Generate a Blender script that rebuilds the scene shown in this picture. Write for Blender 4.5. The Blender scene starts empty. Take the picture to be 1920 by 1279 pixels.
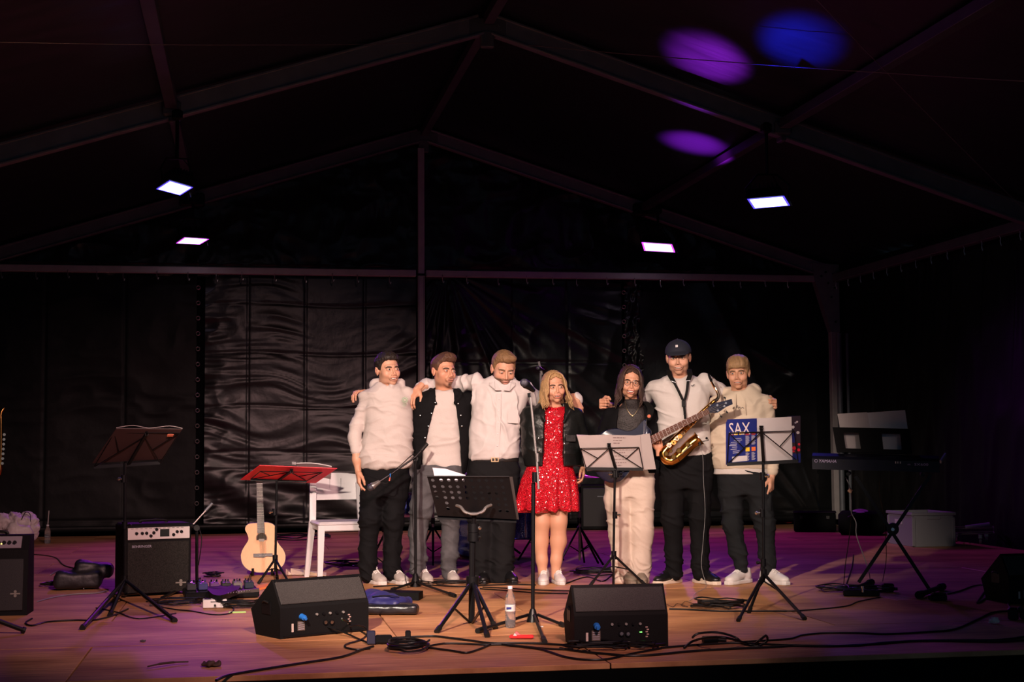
import bpy, math, random
import numpy as np
from mathutils import Matrix, Vector
random.seed(7)
SC = bpy.context.scene
COL = SC.collection
PI = math.pi
# ------------------------------------------------------------------ camera
FPX, YAW, PITCH, ROLL, CH = 2800.0, 0.1757, 0.0680, 0.0064, 1.05
W, H = 1920, 1279
_c, _s = math.cos(YAW), math.sin(YAW)
_r0 = np.array([_c, -_s, 0.]); _f0 = np.array([_s, _c, 0.]); _u0 = np.array([0., 0., 1.])
_cp, _sp = math.cos(PITCH), math.sin(PITCH)
FWD = _cp*_f0 + _sp*_u0; _up = -_sp*_f0 + _cp*_u0
_cr, _sr = math.cos(ROLL), math.sin(ROLL)
RIGHT = _cr*_r0 - _sr*_up; UP = _sr*_r0 + _cr*_up
CAM = np.array([0., 0., CH])
cam = bpy.data.cameras.new('camera'); co = bpy.data.objects.new('camera', cam); COL.objects.link(co)
cam.sensor_width = 36.0; cam.lens = FPX*36.0/W; cam.clip_end = 200
co.matrix_world = Matrix(((RIGHT[0], UP[0], -FWD[0], 0), (RIGHT[1], UP[1], -FWD[1], 0), (RIGHT[2], UP[2], -FWD[2], CH), (0, 0, 0, 1)))
SC.camera = co
def ray(px, py): return FWD*FPX + RIGHT*(px-W/2) - UP*(py-H/2)
def at(px, py, Y):
    d = ray(px, py); return CAM + d*(Y/d[1])
def flo(px, py, z=0.0):
    d = ray(px, py); return CAM + d*((z-CH)/d[2])
# ------------------------------------------------------------------ tent dimensions
XA, ZA, ZE, HW, YF, YB, PF = 2.13, 4.84, 3.19, 5.32, 13.2, 18.2, .525
YP = 8.2
# ------------------------------------------------------------------ world, lights, exposure
wd = bpy.data.worlds.new('night'); SC.world = wd; wd.use_nodes = True
wd.node_tree.nodes['Background'].inputs[0].default_value = (.35, .62, 1., 1)
wd.node_tree.nodes['Background'].inputs[1].default_value = .16
SC.view_settings.view_transform = 'Standard'; SC.view_settings.look = 'None'
SC.view_settings.exposure = 0.0; SC.view_settings.gamma = 1.0; SC.view_settings.use_curve_mapping = False
try:
    SC.cycles.max_bounces = 6; SC.cycles.sample_clamp_indirect = 3.0; SC.cycles.use_denoising = True
except Exception: pass
def aim(o, loc, tgt):
    o.location = loc
    d = Vector(tgt)-Vector(loc); o.rotation_euler = d.to_track_quat('-Z', 'Y').to_euler()
def spot(name, loc, tgt, power, col, ang, blend=.5, size=.1):
    l = bpy.data.lights.new(name, 'SPOT'); l.energy = power; l.color = col; l.spot_size = math.radians(ang); l.spot_blend = blend; l.shadow_soft_size = size
    o = bpy.data.objects.new(name, l); COL.objects.link(o); aim(o, loc, tgt); return o
WARM = (1., .79, .65)
# front-of-house spots in the audience, left and right of the camera
spot('front_spot_left', (-1.4, 2.6, 3.75), (1.85, 10.9, .60), 3900, WARM, 32, .55, .10)
spot('front_spot_right', (4.6, 2.6, 4.2), (2.1, 10.9, .60), 2000, (1., .72, .62), 32, .6, .10)
spot('front_wash', (1.6, 1.6, 4.4), (0.5, 11.3, 0.), 3000, (1., .56, .52), 42, 1., .25)
# coloured floods on the front truss, out of frame above
spot('front_flood_blue', (0.2, YP, 3.6), tuple(flo(560, 1275)), 30, (.22, .05, 1.), 50, .9, .1)
spot('front_flood_violet', (4.2, YP, 3.6), tuple(flo(1330, 1250)), 30, (.5, .05, 1.), 55, .9, .1)
# ------------------------------------------------------------------ materials
def mat(name, col, rough=.6, metal=0., spec=.5, bump=0., bscale=60., bstretch=(1, 1, 1), vary=0., vscale=8., attr=False, emit=None, estr=0., trans=0., objrand=0., coat=0., alpha=1.):
    m = bpy.data.materials.new(name); m.use_nodes = True; nt = m.node_tree; b = nt.nodes['Principled BSDF']
    b.inputs['Base Color'].default_value = (*col, 1); b.inputs['Roughness'].default_value = rough; b.inputs['Metallic'].default_value = metal
    b.inputs['Specular IOR Level'].default_value = spec
    b.inputs['Transmission Weight'].default_value = trans; b.inputs['Coat Weight'].default_value = coat; b.inputs['Alpha'].default_value = alpha
    if emit: b.inputs['Emission Color'].default_value = (*emit, 1); b.inputs['Emission Strength'].default_value = estr
    L = nt.links
    def coords():
        t = nt.nodes.new('ShaderNodeTexCoord'); mp = nt.nodes.new('ShaderNodeMapping'); mp.inputs['Scale'].default_value = bstretch
        L.new(t.outputs['Object'], mp.inputs['Vector']); return mp.outputs['Vector']
    src = None
    if attr:
        a = nt.nodes.new('ShaderNodeAttribute'); a.attribute_name = 'Col'; src = a.outputs['Color']
    if vary or objrand:
        hsv = nt.nodes.new('ShaderNodeHueSaturation')
        if src: L.new(src, hsv.inputs['Color'])
        else: hsv.inputs['Color'].default_value = (*col, 1)
        v = None
        if vary:
            n = nt.nodes.new('ShaderNodeTexNoise'); n.inputs['Scale'].default_value = vscale; n.inputs['Detail'].default_value = 5; L.new(coords(), n.inputs['Vector'])
            mr = nt.nodes.new('ShaderNodeMapRange'); mr.inputs['From Min'].default_value = .3; mr.inputs['From Max'].default_value = .7
            mr.inputs['To Min'].default_value = 1-vary; mr.inputs['To Max'].default_value = 1+vary; L.new(n.outputs['Fac'], mr.inputs['Value']); v = mr.outputs[0]
        if objrand:
            oi = nt.nodes.new('ShaderNodeObjectInfo'); mr = nt.nodes.new('ShaderNodeMapRange'); mr.inputs['To Min'].default_value = 1-objrand; mr.inputs['To Max'].default_value = 1+objrand
            L.new(oi.outputs['Random'], mr.inputs['Value'])
            if v is not None:
                mm = nt.nodes.new('ShaderNodeMath'); mm.operation = 'MULTIPLY'; L.new(v, mm.inputs[0]); L.new(mr.outputs[0], mm.inputs[1]); v = mm.outputs[0]
            else: v = mr.outputs[0]
        L.new(v, hsv.inputs['Value']); src = hsv.outputs['Color']
    if src: L.new(src, b.inputs['Base Color'])
    if bump:
        n = nt.nodes.new('ShaderNodeTexNoise'); n.inputs['Scale'].default_value = bscale; n.inputs['Detail'].default_value = 4; L.new(coords(), n.inputs['Vector'])
        bp = nt.nodes.new('ShaderNodeBump'); bp.inputs['Strength'].default_value = 1.; bp.inputs['Distance'].default_value = bump; L.new(n.outputs['Fac'], bp.inputs['Height']); L.new(bp.outputs['Normal'], b.inputs['Normal'])
    return m
M = {}
M['black_metal'] = mat('black_metal', (.005, .005, .006), .36, 0, .22)
M['black_plastic'] = mat('black_plastic', (.005, .005, .006), .45, spec=.12, bump=.0004, bscale=300)
M['black_rubber'] = mat('black_rubber', (.005, .005, .005), .55, spec=.3)
M['cable'] = mat('cable', (.005, .005, .006), .42, spec=.35)
M['cable_grey'] = mat('cable_grey', (.25, .25, .26), .5)
M['chrome'] = mat('chrome', (.75, .74, .72), .22, 1.)
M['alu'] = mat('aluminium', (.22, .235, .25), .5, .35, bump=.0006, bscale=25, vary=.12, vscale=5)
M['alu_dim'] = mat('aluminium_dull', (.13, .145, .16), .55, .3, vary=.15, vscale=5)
M['alu_post'] = mat('aluminium_post', (.42, .39, .38), .5, .2, vary=.08, vscale=9)
M['vinyl'] = mat('black_vinyl', (.009, .0092, .0096), .34, spec=.36, bump=.004, bscale=7, vary=.25, vscale=3)
M['vinyl_shaded'] = mat('shaded_black_vinyl', (.005, .0055, .006), .5, spec=.16, bump=.004, bscale=7)  # darker copy of the vinyl; shade of the side panels put into the colour
M['vinyl_roof'] = mat('roof_vinyl', (.007, .011, .015), .42, spec=.5, bump=.003, bscale=3, bstretch=(1, 4, 1))
M['eyelet'] = mat('eyelet_metal', (.5, .48, .46), .35, .9)
M['dark'] = mat('dark_ground', (.002, .0025, .003), .95, spec=.05)
M['skirt'] = mat('stage_skirt', (.003, .0035, .004), .95, spec=.1, bump=.01, bscale=4)
M['white_plastic'] = mat('white_plastic', (.60, .57, .585), .32, coat=.15)
M['paper'] = mat('paper', (.48, .42, .41), .8, vary=.04, vscale=10)
M['paper_white'] = mat('paper_white', (.56, .53, .53), .8, vary=.03, vscale=10)
M['ink'] = mat('ink', (.05, .045, .05), .8)
M['tolex'] = mat('speaker_paint', (.007, .007, .0075), .62, spec=.08, bump=.0012, bscale=220)
M['grille'] = mat('speaker_grille', (.042, .040, .039), .6, spec=.15, bump=.0015, bscale=420, vary=.35, vscale=260)
M['ampgrille'] = mat('amp_grille_cloth', (.018, .017, .015), .6, spec=.12, bump=.001, bscale=300, vary=.6, vscale=160)
M['led_green'] = mat('led_green', (.1, .8, .1), .4, emit=(.2, 1, .15), estr=3)
M['led_red'] = mat('led_red', (.8, .2, .4), .4, emit=(1, .25, .6), estr=2.5)
M['led_amber'] = mat('led_amber', (.8, .6, .1), .4, emit=(1, .8, .2), estr=2)
M['blue_plug'] = mat('blue_plug', (.02, .16, .55), .4)
M['red_tape'] = mat('red_tape', (.6, .04, .05), .5)
# plywood floor
def wood_floor():
    m = mat('stage_plywood', (.30, .155, .085), .55, spec=.35, objrand=.10); nt = m.node_tree; L = nt.links; b = nt.nodes['Principled BSDF']
    hsv = [n for n in nt.nodes if n.type == 'HUE_SAT'][0]
    t = nt.nodes.new('ShaderNodeTexCoord'); mp = nt.nodes.new('ShaderNodeMapping'); mp.inputs['Scale'].default_value = (1.1, 16, 1)
    L.new(t.outputs['Object'], mp.inputs['Vector'])
    n = nt.nodes.new('ShaderNodeTexNoise'); n.inputs['Scale'].default_value = 2.2; n.inputs['Detail'].default_value = 8; n.inputs['Roughness'].default_value = .65; L.new(mp.outputs[0], n.inputs['Vector'])
    cr = nt.nodes.new('ShaderNodeValToRGB'); cr.color_ramp.elements[0].position = .28; cr.color_ramp.elements[0].color = (.30, .115, .045, 1)
    cr.color_ramp.elements[1].position = .72; cr.color_ramp.elements[1].color = (.78, .42, .19, 1); L.new(n.outputs['Fac'], cr.inputs[0])
    mp2 = nt.nodes.new('ShaderNodeMapping'); mp2.inputs['Scale'].default_value = (1, 2.2, 1); L.new(t.outputs['Object'], mp2.inputs['Vector'])
    n2 = nt.nodes.new('ShaderNodeTexNoise'); n2.inputs['Scale'].default_value = 1.1; n2.inputs['Detail'].default_value = 6; L.new(mp2.outputs[0], n2.inputs['Vector'])
    mx = nt.nodes.new('ShaderNodeMix'); mx.data_type = 'RGBA'; mx.blend_type = 'MULTIPLY'; mx.inputs[0].default_value = .75
    cr2 = nt.nodes.new('ShaderNodeValToRGB'); cr2.color_ramp.elements[0].position = .35; cr2.color_ramp.elements[0].color = (.45, .33, .30, 1); cr2.color_ramp.elements[1].position = .6; cr2.color_ramp.elements[1].color = (1, 1, 1, 1); L.new(n2.outputs['Fac'], cr2.inputs[0])
    L.new(cr.outputs[0], mx.inputs[6]); L.new(cr2.outputs[0], mx.inputs[7]); L.new(mx.outputs[2], hsv.inputs['Color'])
    bp = nt.nodes.new('ShaderNodeBump'); bp.inputs['Distance'].default_value = .002; L.new(n.outputs['Fac'], bp.inputs['Height']); L.new(bp.outputs[0], b.inputs['Normal'])
    return m
M['floor'] = wood_floor()
# ------------------------------------------------------------------ numpy noise
def _h(i, j, k):
    n = (i*374761393 + j*668265263 + k*1274126177) & 0xffffffff
    n = ((n ^ (n >> 13))*1274126177) & 0xffffffff
    return ((n ^ (n >> 16)) & 0xffff)/65535.0
def vnoise(x, y, z=0.):
    x = np.asarray(x, float); y = np.asarray(y, float)+0*x; z = np.asarray(z, float)+0*x
    i, j, k = np.floor(x), np.floor(y), np.floor(z); fx, fy, fz = x-i, y-j, z-k
    i = i.astype(np.int64); j = j.astype(np.int64); k = k.astype(np.int64)
    fx = fx*fx*(3-2*fx); fy = fy*fy*(3-2*fy); fz = fz*fz*(3-2*fz)
    r = 0
    for a in (0, 1):
        for b in (0, 1):
            for c in (0, 1):
                r = r+_h(i+a, j+b, k+c)*(fx if a else 1-fx)*(fy if b else 1-fy)*(fz if c else 1-fz)
    return r*2-1
def ridge(x, y, z=0.): return 1-2*np.abs(vnoise(x, y, z))
# ------------------------------------------------------------------ object helpers
def tag(o, label=None, cat=None, group=None, kind=None):
    if label: o['label'] = label
    if cat: o['category'] = cat
    if group: o['group'] = group
    if kind: o['kind'] = kind
    return o
def mesh_obj(name, V, Fc, m=None, parent=None, smooth=True, cols=None):
    me = bpy.data.meshes.new(name)
    V = np.asarray(V, float)
    if isinstance(Fc, np.ndarray):
        n, k = Fc.shape; me.vertices.add(len(V)); me.vertices.foreach_set('co', V.ravel()); me.loops.add(n*k); me.loops.foreach_set('vertex_index', Fc.ravel().astype(np.int32))
        me.polygons.add(n); me.polygons.foreach_set('loop_start', np.arange(n, dtype=np.int32)*k)
        try: me.polygons.foreach_set('loop_total', np.full(n, k, dtype=np.int32))
        except Exception: pass
        me.update(calc_edges=True)
    else: me.from_pydata([tuple(v) for v in V], [], Fc); me.update()
    if smooth: me.polygons.foreach_set('use_smooth', [True]*len(me.polygons))
    if cols is not None:
        a = me.color_attributes.new('Col', 'FLOAT_COLOR', 'POINT'); a.data.foreach_set('color', np.concatenate([cols, np.ones((len(cols), 1))], 1).ravel())
    if m is not None:
        for q in (m if isinstance(m, (list, tuple)) else [m]): me.materials.append(q)
    o = bpy.data.objects.new(name, me); COL.objects.link(o)
    if parent is not None: o.parent = parent
    return o
def empty(name, loc, rz=0., label=None, cat=None, group=None):
    o = bpy.data.objects.new(name, None); o.empty_display_size = .1; COL.objects.link(o); o.location = tuple(float(v) for v in loc); o.rotation_euler = (0, 0, rz)
    return tag(o, label, cat, group)
def rotz(a): c, s = math.cos(a), math.sin(a); return np.array([[c, -s, 0], [s, c, 0], [0, 0, 1.]])
def rotx(a): c, s = math.cos(a), math.sin(a); return np.array([[1, 0, 0], [0, c, -s], [0, s, c.real]])
def roty(a): c, s = math.cos(a), math.sin(a); return np.array([[c, 0, s], [0, 1, 0], [-s, 0, c]])
def frame_to(a, b):
    a = np.asarray(a, float); b = np.asarray(b, float); z = b-a; L = np.linalg.norm(z)+1e-12; z = z/L
    t = np.array([0, 0, 1.]) if abs(z[2]) < .95 else np.array([0, 1., 0]); x = np.cross(t, z); x /= np.linalg.norm(x); y = np.cross(z, x); return np.stack([x, y, z], 1), L
def catmull(P, n=6, closed=False):
    P = [np.asarray(p, float) for p in P]; out = []
    m = len(P)
    for i in range(m if closed else m-1):
        if closed: p0, p1, p2, p3 = P[i-1], P[i], P[(i+1) % m], P[(i+2) % m]
        else: p0, p1, p2, p3 = P[max(i-1, 0)], P[i], P[i+1], P[min(i+2, m-1)]
        for k in range(n):
            t = k/n; out.append(.5*((2*p1)+(-p0+p2)*t+(2*p0-5*p1+4*p2-p3)*t*t+(-p0+3*p1-3*p2+p3)*t**3))
    if not closed: out.append(P[-1])
    return out
class MB:
    def __init__(s): s.v = []; s.f = []
    def add(s, V, Fc):
        n = len(s.v); s.v.extend([tuple(float(c) for c in q) for q in V]); s.f.extend([tuple(n+i for i in q) for q in Fc]); return s
    def box(s, c, size, R=None, bev=0.):
        c = np.asarray(c, float); h = np.asarray(size, float)/2
        if bev:
            b = min(bev, *(h*.95)); V = []; 
            for sz in (-1, 1):
                for ins, zz in (((b, h[2]),) if sz < 0 else ((0, h[2]-b),)) : pass
            rings = [(-h[2], b), (-h[2]+b, 0), (h[2]-b, 0), (h[2], b)]
            for z, ins in rings:
                hx, hy = h[0]-ins, h[1]-ins; k = b*.6
                V += [(-hx+k, -hy, z), (hx-k, -hy, z), (hx, -hy+k, z), (hx, hy-k, z), (hx-k, hy, z), (-hx+k, hy, z), (-hx, hy-k, z), (-hx, -hy+k, z)]
            Fc = [tuple(range(7, -1, -1)), tuple(range(24, 32))]
            for r in range(3):
                for i in range(8): Fc.append((r*8+i, r*8+(i+1) % 8, r*8+8+(i+1) % 8, r*8+8+i))
            V = np.array(V)
        else:
            V = np.array([(x, y, z) for z in (-1, 1) for y in (-1, 1) for x in (-1, 1)])*h
            Fc = [(0, 2, 3, 1), (4, 5, 7, 6), (0, 1, 5, 4), (2, 6, 7, 3), (0, 4, 6, 2), (1, 3, 7, 5)]
        if R is not None: V = V@np.asarray(R).T
        return s.add(V+c, Fc)
    def bar(s, a, b, w, d=None):
        R, L = frame_to(a, b); return s.box((np.asarray(a, float)+np.asarray(b, float))/2, (w, d or w, L), R)
    def cyl(s, a, b, r, r2=None, n=12):
        r2 = r if r2 is None else r2; R, L = frame_to(a, b); V = []
        for q, rr in ((0, r), (L, r2)):
            for i in range(n): t = 2*PI*i/n; V.append((rr*math.cos(t), rr*math.sin(t), q))
        Fc = [tuple(range(n-1, -1, -1)), tuple(range(n, 2*n))]+[(i, (i+1) % n, n+(i+1) % n, n+i) for i in range(n)]
        return s.add(np.array(V)@R.T+np.asarray(a, float), Fc)
    def lathe(s, prof, o=(0, 0, 0), axis=(0, 0, 1), n=20):
        o = np.asarray(o, float); R, _ = frame_to(o, o+np.asarray(axis, float)); V = []
        for r, z in prof:
            for i in range(n): t = 2*PI*i/n; V.append((r*math.cos(t), r*math.sin(t), z))
        Fc = [(k*n+i, k*n+(i+1) % n, (k+1)*n+(i+1) % n, (k+1)*n+i) for k in range(len(prof)-1) for i in range(n)]
        Fc += [tuple(range(n-1, -1, -1)), tuple(range((len(prof)-1)*n, len(prof)*n))]
        return s.add(np.array(V)@R.T+o, Fc)
    def tube(s, P, r, n=8, closed=False):
        P = [np.asarray(p, float) for p in P]; m = len(P); rr = r if hasattr(r, '__len__') else [r]*m; V = []; x = None
        for i in range(m):
            if closed: t = P[(i+1) % m]-P[i-1]
            else: t = P[min(i+1, m-1)]-P[max(i-1, 0)]
            t = t/(np.linalg.norm(t)+1e-12)
            if x is None:
                q = np.array([0, 0, 1.]) if abs(t[2]) < .9 else np.array([1., 0, 0]); x = np.cross(q, t)
            x = x-t*(x@t); x /= np.linalg.norm(x)+1e-12; y = np.cross(t, x)
            for k in range(n): a = 2*PI*k/n; V.append(P[i]+rr[i]*(math.cos(a)*x+math.sin(a)*y))
        Fc = []
        for i in range(m if closed else m-1):
            j = (i+1) % m
            for k in range(n): Fc.append((i*n+k, i*n+(k+1) % n, j*n+(k+1) % n, j*n+k))
        if not closed: Fc += [tuple(range(n-1, -1, -1)), tuple(range((m-1)*n, m*n))]
        return s.add(V, Fc)
    def sphere(s, c, r, n=12, R=None):
        r = np.asarray(r if hasattr(r, '__len__') else [r]*3, float); V = []; m = n//2
        V.append((0, 0, -1))
        for j in range(1, m):
            p = -PI/2+PI*j/m
            for i in range(n): t = 2*PI*i/n; V.append((math.cos(p)*math.cos(t), math.cos(p)*math.sin(t), math.sin(p)))
        V.append((0, 0, 1)); V = np.array(V)*r
        if R is not None: V = V@np.asarray(R).T
        Fc = [(0, 1+(i+1) % n, 1+i) for i in range(n)]; top = len(V)-1
        for j in range(m-2):
            for i in range(n): Fc.append((1+j*n+i, 1+j*n+(i+1) % n, 1+(j+1)*n+(i+1) % n, 1+(j+1)*n+i))
        Fc += [(top, 1+(m-2)*n+i, 1+(m-2)*n+(i+1) % n) for i in range(n)]
        return s.add(V+np.asarray(c, float), Fc)
    def prism(s, poly, O, U, Vv, N, th):
        # poly in (u,v) on plane O+uU+vV, extruded th along N
        O, U, Vv, N = [np.asarray(q, float) for q in (O, U, Vv, N)]; n = len(poly)
        A = [O+U*u+Vv*v for u, v in poly]; B = [a+N*th for a in A]
        return s.add(A+B, [tuple(range(n-1, -1, -1)), tuple(range(n, 2*n))]+[(i, (i+1) % n, n+(i+1) % n, n+i) for i in range(n)])
    def quad(s, a, b, c, d): return s.add([a, b, c, d], [(0, 1, 2, 3)])
    def sheet(s, fn, nu, nv, th=None):
        V = [fn(i/nu, j/nv) for j in range(nv+1) for i in range(nu+1)]
        Fc = [(j*(nu+1)+i, j*(nu+1)+i+1, (j+1)*(nu+1)+i+1, (j+1)*(nu+1)+i) for j in range(nv) for i in range(nu)]
        if th is not None:
            th = np.asarray(th, float); n = len(V); V2 = [np.asarray(v, float)+th for v in V]; F2 = [tuple(n+i for i in reversed(f)) for f in Fc]
            rim = [i for i in range(nu+1)]+[j*(nu+1)+nu for j in range(1, nv+1)]+[nv*(nu+1)+i for i in range(nu-1, -1, -1)]+[j*(nu+1) for j in range(nv-1, 0, -1)]
            F3 = [(rim[k], n+rim[k], n+rim[(k+1) % len(rim)], rim[(k+1) % len(rim)]) for k in range(len(rim))]
            V = list(V)+V2; Fc = Fc+F2+F3
        return s.add(V, Fc)
    def build(s, name, m, parent=None, smooth=False, ang=35):
        o = mesh_obj(name, s.v, s.f, m, parent, False)
        if smooth:
            me = o.data; me.polygons.foreach_set('use_smooth', [True]*len(me.polygons))
            try: me.set_sharp_from_angle(angle=math.radians(ang))
            except Exception: pass
        return o
class Fr:
    """a thing's frame: origin on the stage floor, local -y towards the audience side it was seen from"""
    def __init__(s, px=None, py=None, o=None, turn=0.):
        s.o = np.asarray(o, float) if o is not None else flo(px, py)
        d = s.o-CAM; s.a = math.atan2(d[1], d[0])-PI/2+turn; s.R = rotz(s.a)
    def loc(s, px, py, dy=0.):
        d = s.R.T@ray(px, py); c = s.R.T@(CAM-s.o); return c+d*((dy-c[1])/d[1])
    def fl(s, px, py, z=0.):
        return s.R.T@(flo(px, py, z)-s.o)
    def w(s, p): return s.o+s.R@np.asarray(p, float)
    def empty(s, name, label, cat, group=None): return empty(name, s.o, s.a, label, cat, group)
# ------------------------------------------------------------------ setting
def XZ(p, s=1): return XA+s*HW*p, ZA-(ZA-ZE)*p
fl_e = empty('floor', (0, 0, 0)); fl_e['kind'] = 'structure'
XR = flo(1880, 1026)[0]; XL = XA-HW-.1
ys = [7.0+1.15*k for k in range(10)]; ys.append(18.05)
ys = [y for y in ys if y < 17.6]+[18.05]
pb = {}
for r in range(len(ys)-1):
    x = XL-(.9 if r % 2 else 0.)
    while x < XR:
        x0, x1 = max(x, XL), min(x+2.5, XR); x += 2.5
        if x1-x0 < .1: continue
        wdt, dep = x1-x0, ys[r+1]-ys[r]; key = (round(wdt, 3), round(dep, 3))
        if key not in pb:
            mb = MB().box((0, 0, -.0135), (wdt-.007, dep-.007, .027), bev=.0025); o = mb.build('floor_panel', M['floor'], fl_e); pb[key] = o.data
        else:
            o = bpy.data.objects.new('floor_panel', pb[key]); COL.objects.link(o); o.parent = fl_e
        o.location = ((x0+x1)/2, (ys[r]+ys[r+1])/2, -.0005*((r*7+int(x*3)) % 3))
MB().box(((XL+XR)/2, 12.5, -.08), (XR-XL-.02, 11.0, .10)).build('subfloor', M['dark'], fl_e)
def skirt(u, v):
    x = XL+(XR-XL)*u; return (x, 7.03+.02*math.sin(x*9)+.012*math.sin(x*23+v), -.03-1.0*v)
tag(MB().sheet(skirt, 240, 6, (0, .012, 0)).build('wall_front', M['skirt'], None, True), kind='structure')
tag(MB().box((2, 8, -1.06), (60, 60, .04)).build('ground', M['dark']), kind='structure')
# tarpaulin walls
def grid_panel(name, parent, nx, nz, posfn, dispfn, m):
    u, v = np.meshgrid(np.linspace(0, 1, nx+1), np.linspace(0, 1, nz+1)); P, N = posfn(u, v); D = dispfn(u, v, P); V = (P+N*D[..., None]).reshape(-1, 3)
    i = np.arange(nz)[:, None]*(nx+1)+np.arange(nx)[None, :]; Fq = np.stack([i, i+1, i+nx+2, i+nx+1], -1).reshape(-1, 4)
    return mesh_obj(name, V, Fq, m, parent, True)
wall = empty('wall_back', (0, YB+.2, 0)); wall['kind'] = 'structure'
YW = YB+.16
def xw(px, py=700): return at(px, py, YW)[0]
def zw(px, py): return at(px, py, YW)[2]
BZ = ZE-.08
def back_panel(pxa, pxb, seed, mode, top=None, bottom=.03, amp=1.):
    xa, xb = xw(pxa), xw(pxb); wdt = xb-xa
    def pos(u, v):
        X = xa+wdt*u; ztop = (BZ+.05) if top is None else top(X); Z = bottom+(ztop-bottom)*v
        P = np.stack([X, np.full_like(X, YW), Z], -1)-np.array([0, YB+.2, 0]); N = np.zeros_like(P); N[..., 1] = -1; return P, N
    def disp(u, v, P):
        X = P[..., 0]; Z = P[..., 2]; d = .03*vnoise(X*.9+seed, Z*.9, seed)
        wx = X+.12*vnoise(X*2.1+seed, Z*2.3, 3.); wz = Z+.16*vnoise(X*1.3+seed, Z*1.7, 9.)
        if mode == 'crease':
            m = np.clip(vnoise(X*1.1+seed, Z*.8, 5.)*.8+.6, .1, 1)
            d = d+.020*amp*m*ridge(wx*.9+seed, wz*7.5, seed)+.010*amp*m*ridge(wx*2.2, wz*16, seed+2)
            d = d+.012*amp*ridge((X+Z*.6)*4, (Z-X*.5)*6+seed, 1.)*np.clip(1-np.minimum(u, 1-u)*5, 0, 1)
            for k in (.2, .47, .75): d = d-.008*np.exp(-((u-k)*wdt/.012)**2)
            for zc in (2.15, 1.5, .95, 2.75): d = d-.010*np.exp(-((Z-zc-.02*np.sin(X*3+seed))/.014)**2)
            # sagging swags towards the bottom
            sw = np.clip(1-(Z-.1)/.9, 0, 1); d = d+.035*amp*sw*np.sin((Z+(X-xa-wdt*.1)*.55)*11+seed)
        elif mode == 'radial':
            x0, z0 = xa+wdt*.10, BZ+.1; ang = np.arctan2(X-x0, z0-Z); r = np.hypot(X-x0, z0-Z)
            d = d+.05*amp*ridge(ang*5.5+seed, r*.35, seed)*np.clip(r/1., 0, 1)*np.clip(1.5-ang, .25, 1)+.014*amp*ridge(ang*13, r*.9, 2.)
            for k in (.44, .72): d = d-.01*np.exp(-((u-k)*wdt/.014)**2)
            d = d-.012*np.exp(-((Z-2.05)/.02)**2)
            d = d+.012*ridge(wx*3, wz*5, seed)
        elif mode == 'gable':
            d = d+.026*amp*ridge(wx*1.6+wz*1.2, wz*2.8-wx*1.0, seed)+.012*amp*ridge(wx*4, wz*4+seed, 2.)+.004*ridge(wx*9, wz*9, 2.)
        elif mode == 'flat':
            d = d+.010*amp*ridge(wx*1.3+seed, wz*3, seed)+.006*ridge(wx*3, wz*6, seed)
            for k in (.33, .68): d = d-.01*np.exp(-((u-k)*wdt/.014)**2)
        elif mode == 'crumple':
            d = d+.035*ridge(X*14+seed, Z*9, seed)+.02*ridge(X*25, Z*17, 1.)
        elif mode == 'sweep':
            x0, z0 = xb+.1, .3; ang = np.arctan2(z0-Z-.5, x0-X); d = d+.03*amp*ridge(ang*6+seed, (x0-X)*.5, seed)+.010*ridge(wx*3, wz*4, seed)
            d = d+.05*np.exp(-(((Z-2.3)+(X-xb+1.0)*.55)/.05)**2)*np.exp(-((X-xb+.55)/.28)**2)
            d = d+.05*np.exp(-(((Z-1.0)-(X-xb+1.5)*.75)/.09)**2)*np.clip((X-xb+1.6)/.6, 0, 1)
        hem = np.exp(-((Z-(bottom+.13))/.015)**2); return d-.012*hem
    nx = max(8, int(wdt/.016)); nz = int(3.1/.018) if top is None else int(1.9/.02)
    return grid_panel('tarp_panel', wall, nx, nz, pos, disp, M['vinyl_shaded'] if mode == 'flat' else M['vinyl'])
back_panel(-60, 368, 1.3, 'flat')
back_panel(384, 781, 7.7, 'crease')
back_panel(799, 1166, 3.1, 'radial')
back_panel(1172, 1206, 5.5, 'crumple')
back_panel(1200, 1530, 9.2, 'sweep')
back_panel(1528, 1640, 4.2, 'flat')
def gtop(X): return ZA-(ZA-ZE)*np.abs(X-XA)/HW+.17
for a, b, sd in ((-60, 372, 2.), (372, 783, 11.), (796, 1180, 17.), (1180, 1620, 23.)): back_panel(a, b, sd, 'gable', gtop, BZ-.03)
# dark backing strip behind the lacing gaps and its eyelets
mb = MB()
for a, b in ((360, 392), (775, 805), (1155, 1215)): mb.box(((xw(a)+xw(b))/2, .06, 1.55), (xw(b)-xw(a), .01, 3.1))
mb.build('backing_strip', M['skirt'], wall)
MB().prism([(XA-HW-.6, -1.), (XA+HW+.3, -1.), (XA+HW+.3, ZE+.2), (XA, ZA+.3), (XA-HW-.6, ZE+.2)], (0, .16, 0), (1, 0, 0), (0, 0, 1), (0, 1, 0), .02).build('light_leak_blocker', M['skirt'], wall)  # unseen panel added behind the wall to block world light in the gaps
ey = None
def ring(mb, c, r, t, nrm=(0, -1, 0), n=12):
    c = np.asarray(c, float); R, _ = frame_to(c, c+np.asarray(nrm, float)); return mb.tube([c+R@np.array([r*math.cos(2*PI*i/n), r*math.sin(2*PI*i/n), 0]) for i in range(n)], t, 5, True)
eye_mesh = None
for k in range(15):
    for px in (371, 1169):
        z = .35+k*.185
        if eye_mesh is None: o = ring(MB(), (0, 0, 0), .022, .006).build('eyelet', M['eyelet'], wall, True); eye_mesh = o.data
        else: o = bpy.data.objects.new('eyelet', eye_mesh); COL.objects.link(o); o.parent = wall
        o.location = (xw(px), -.10, z)
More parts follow.
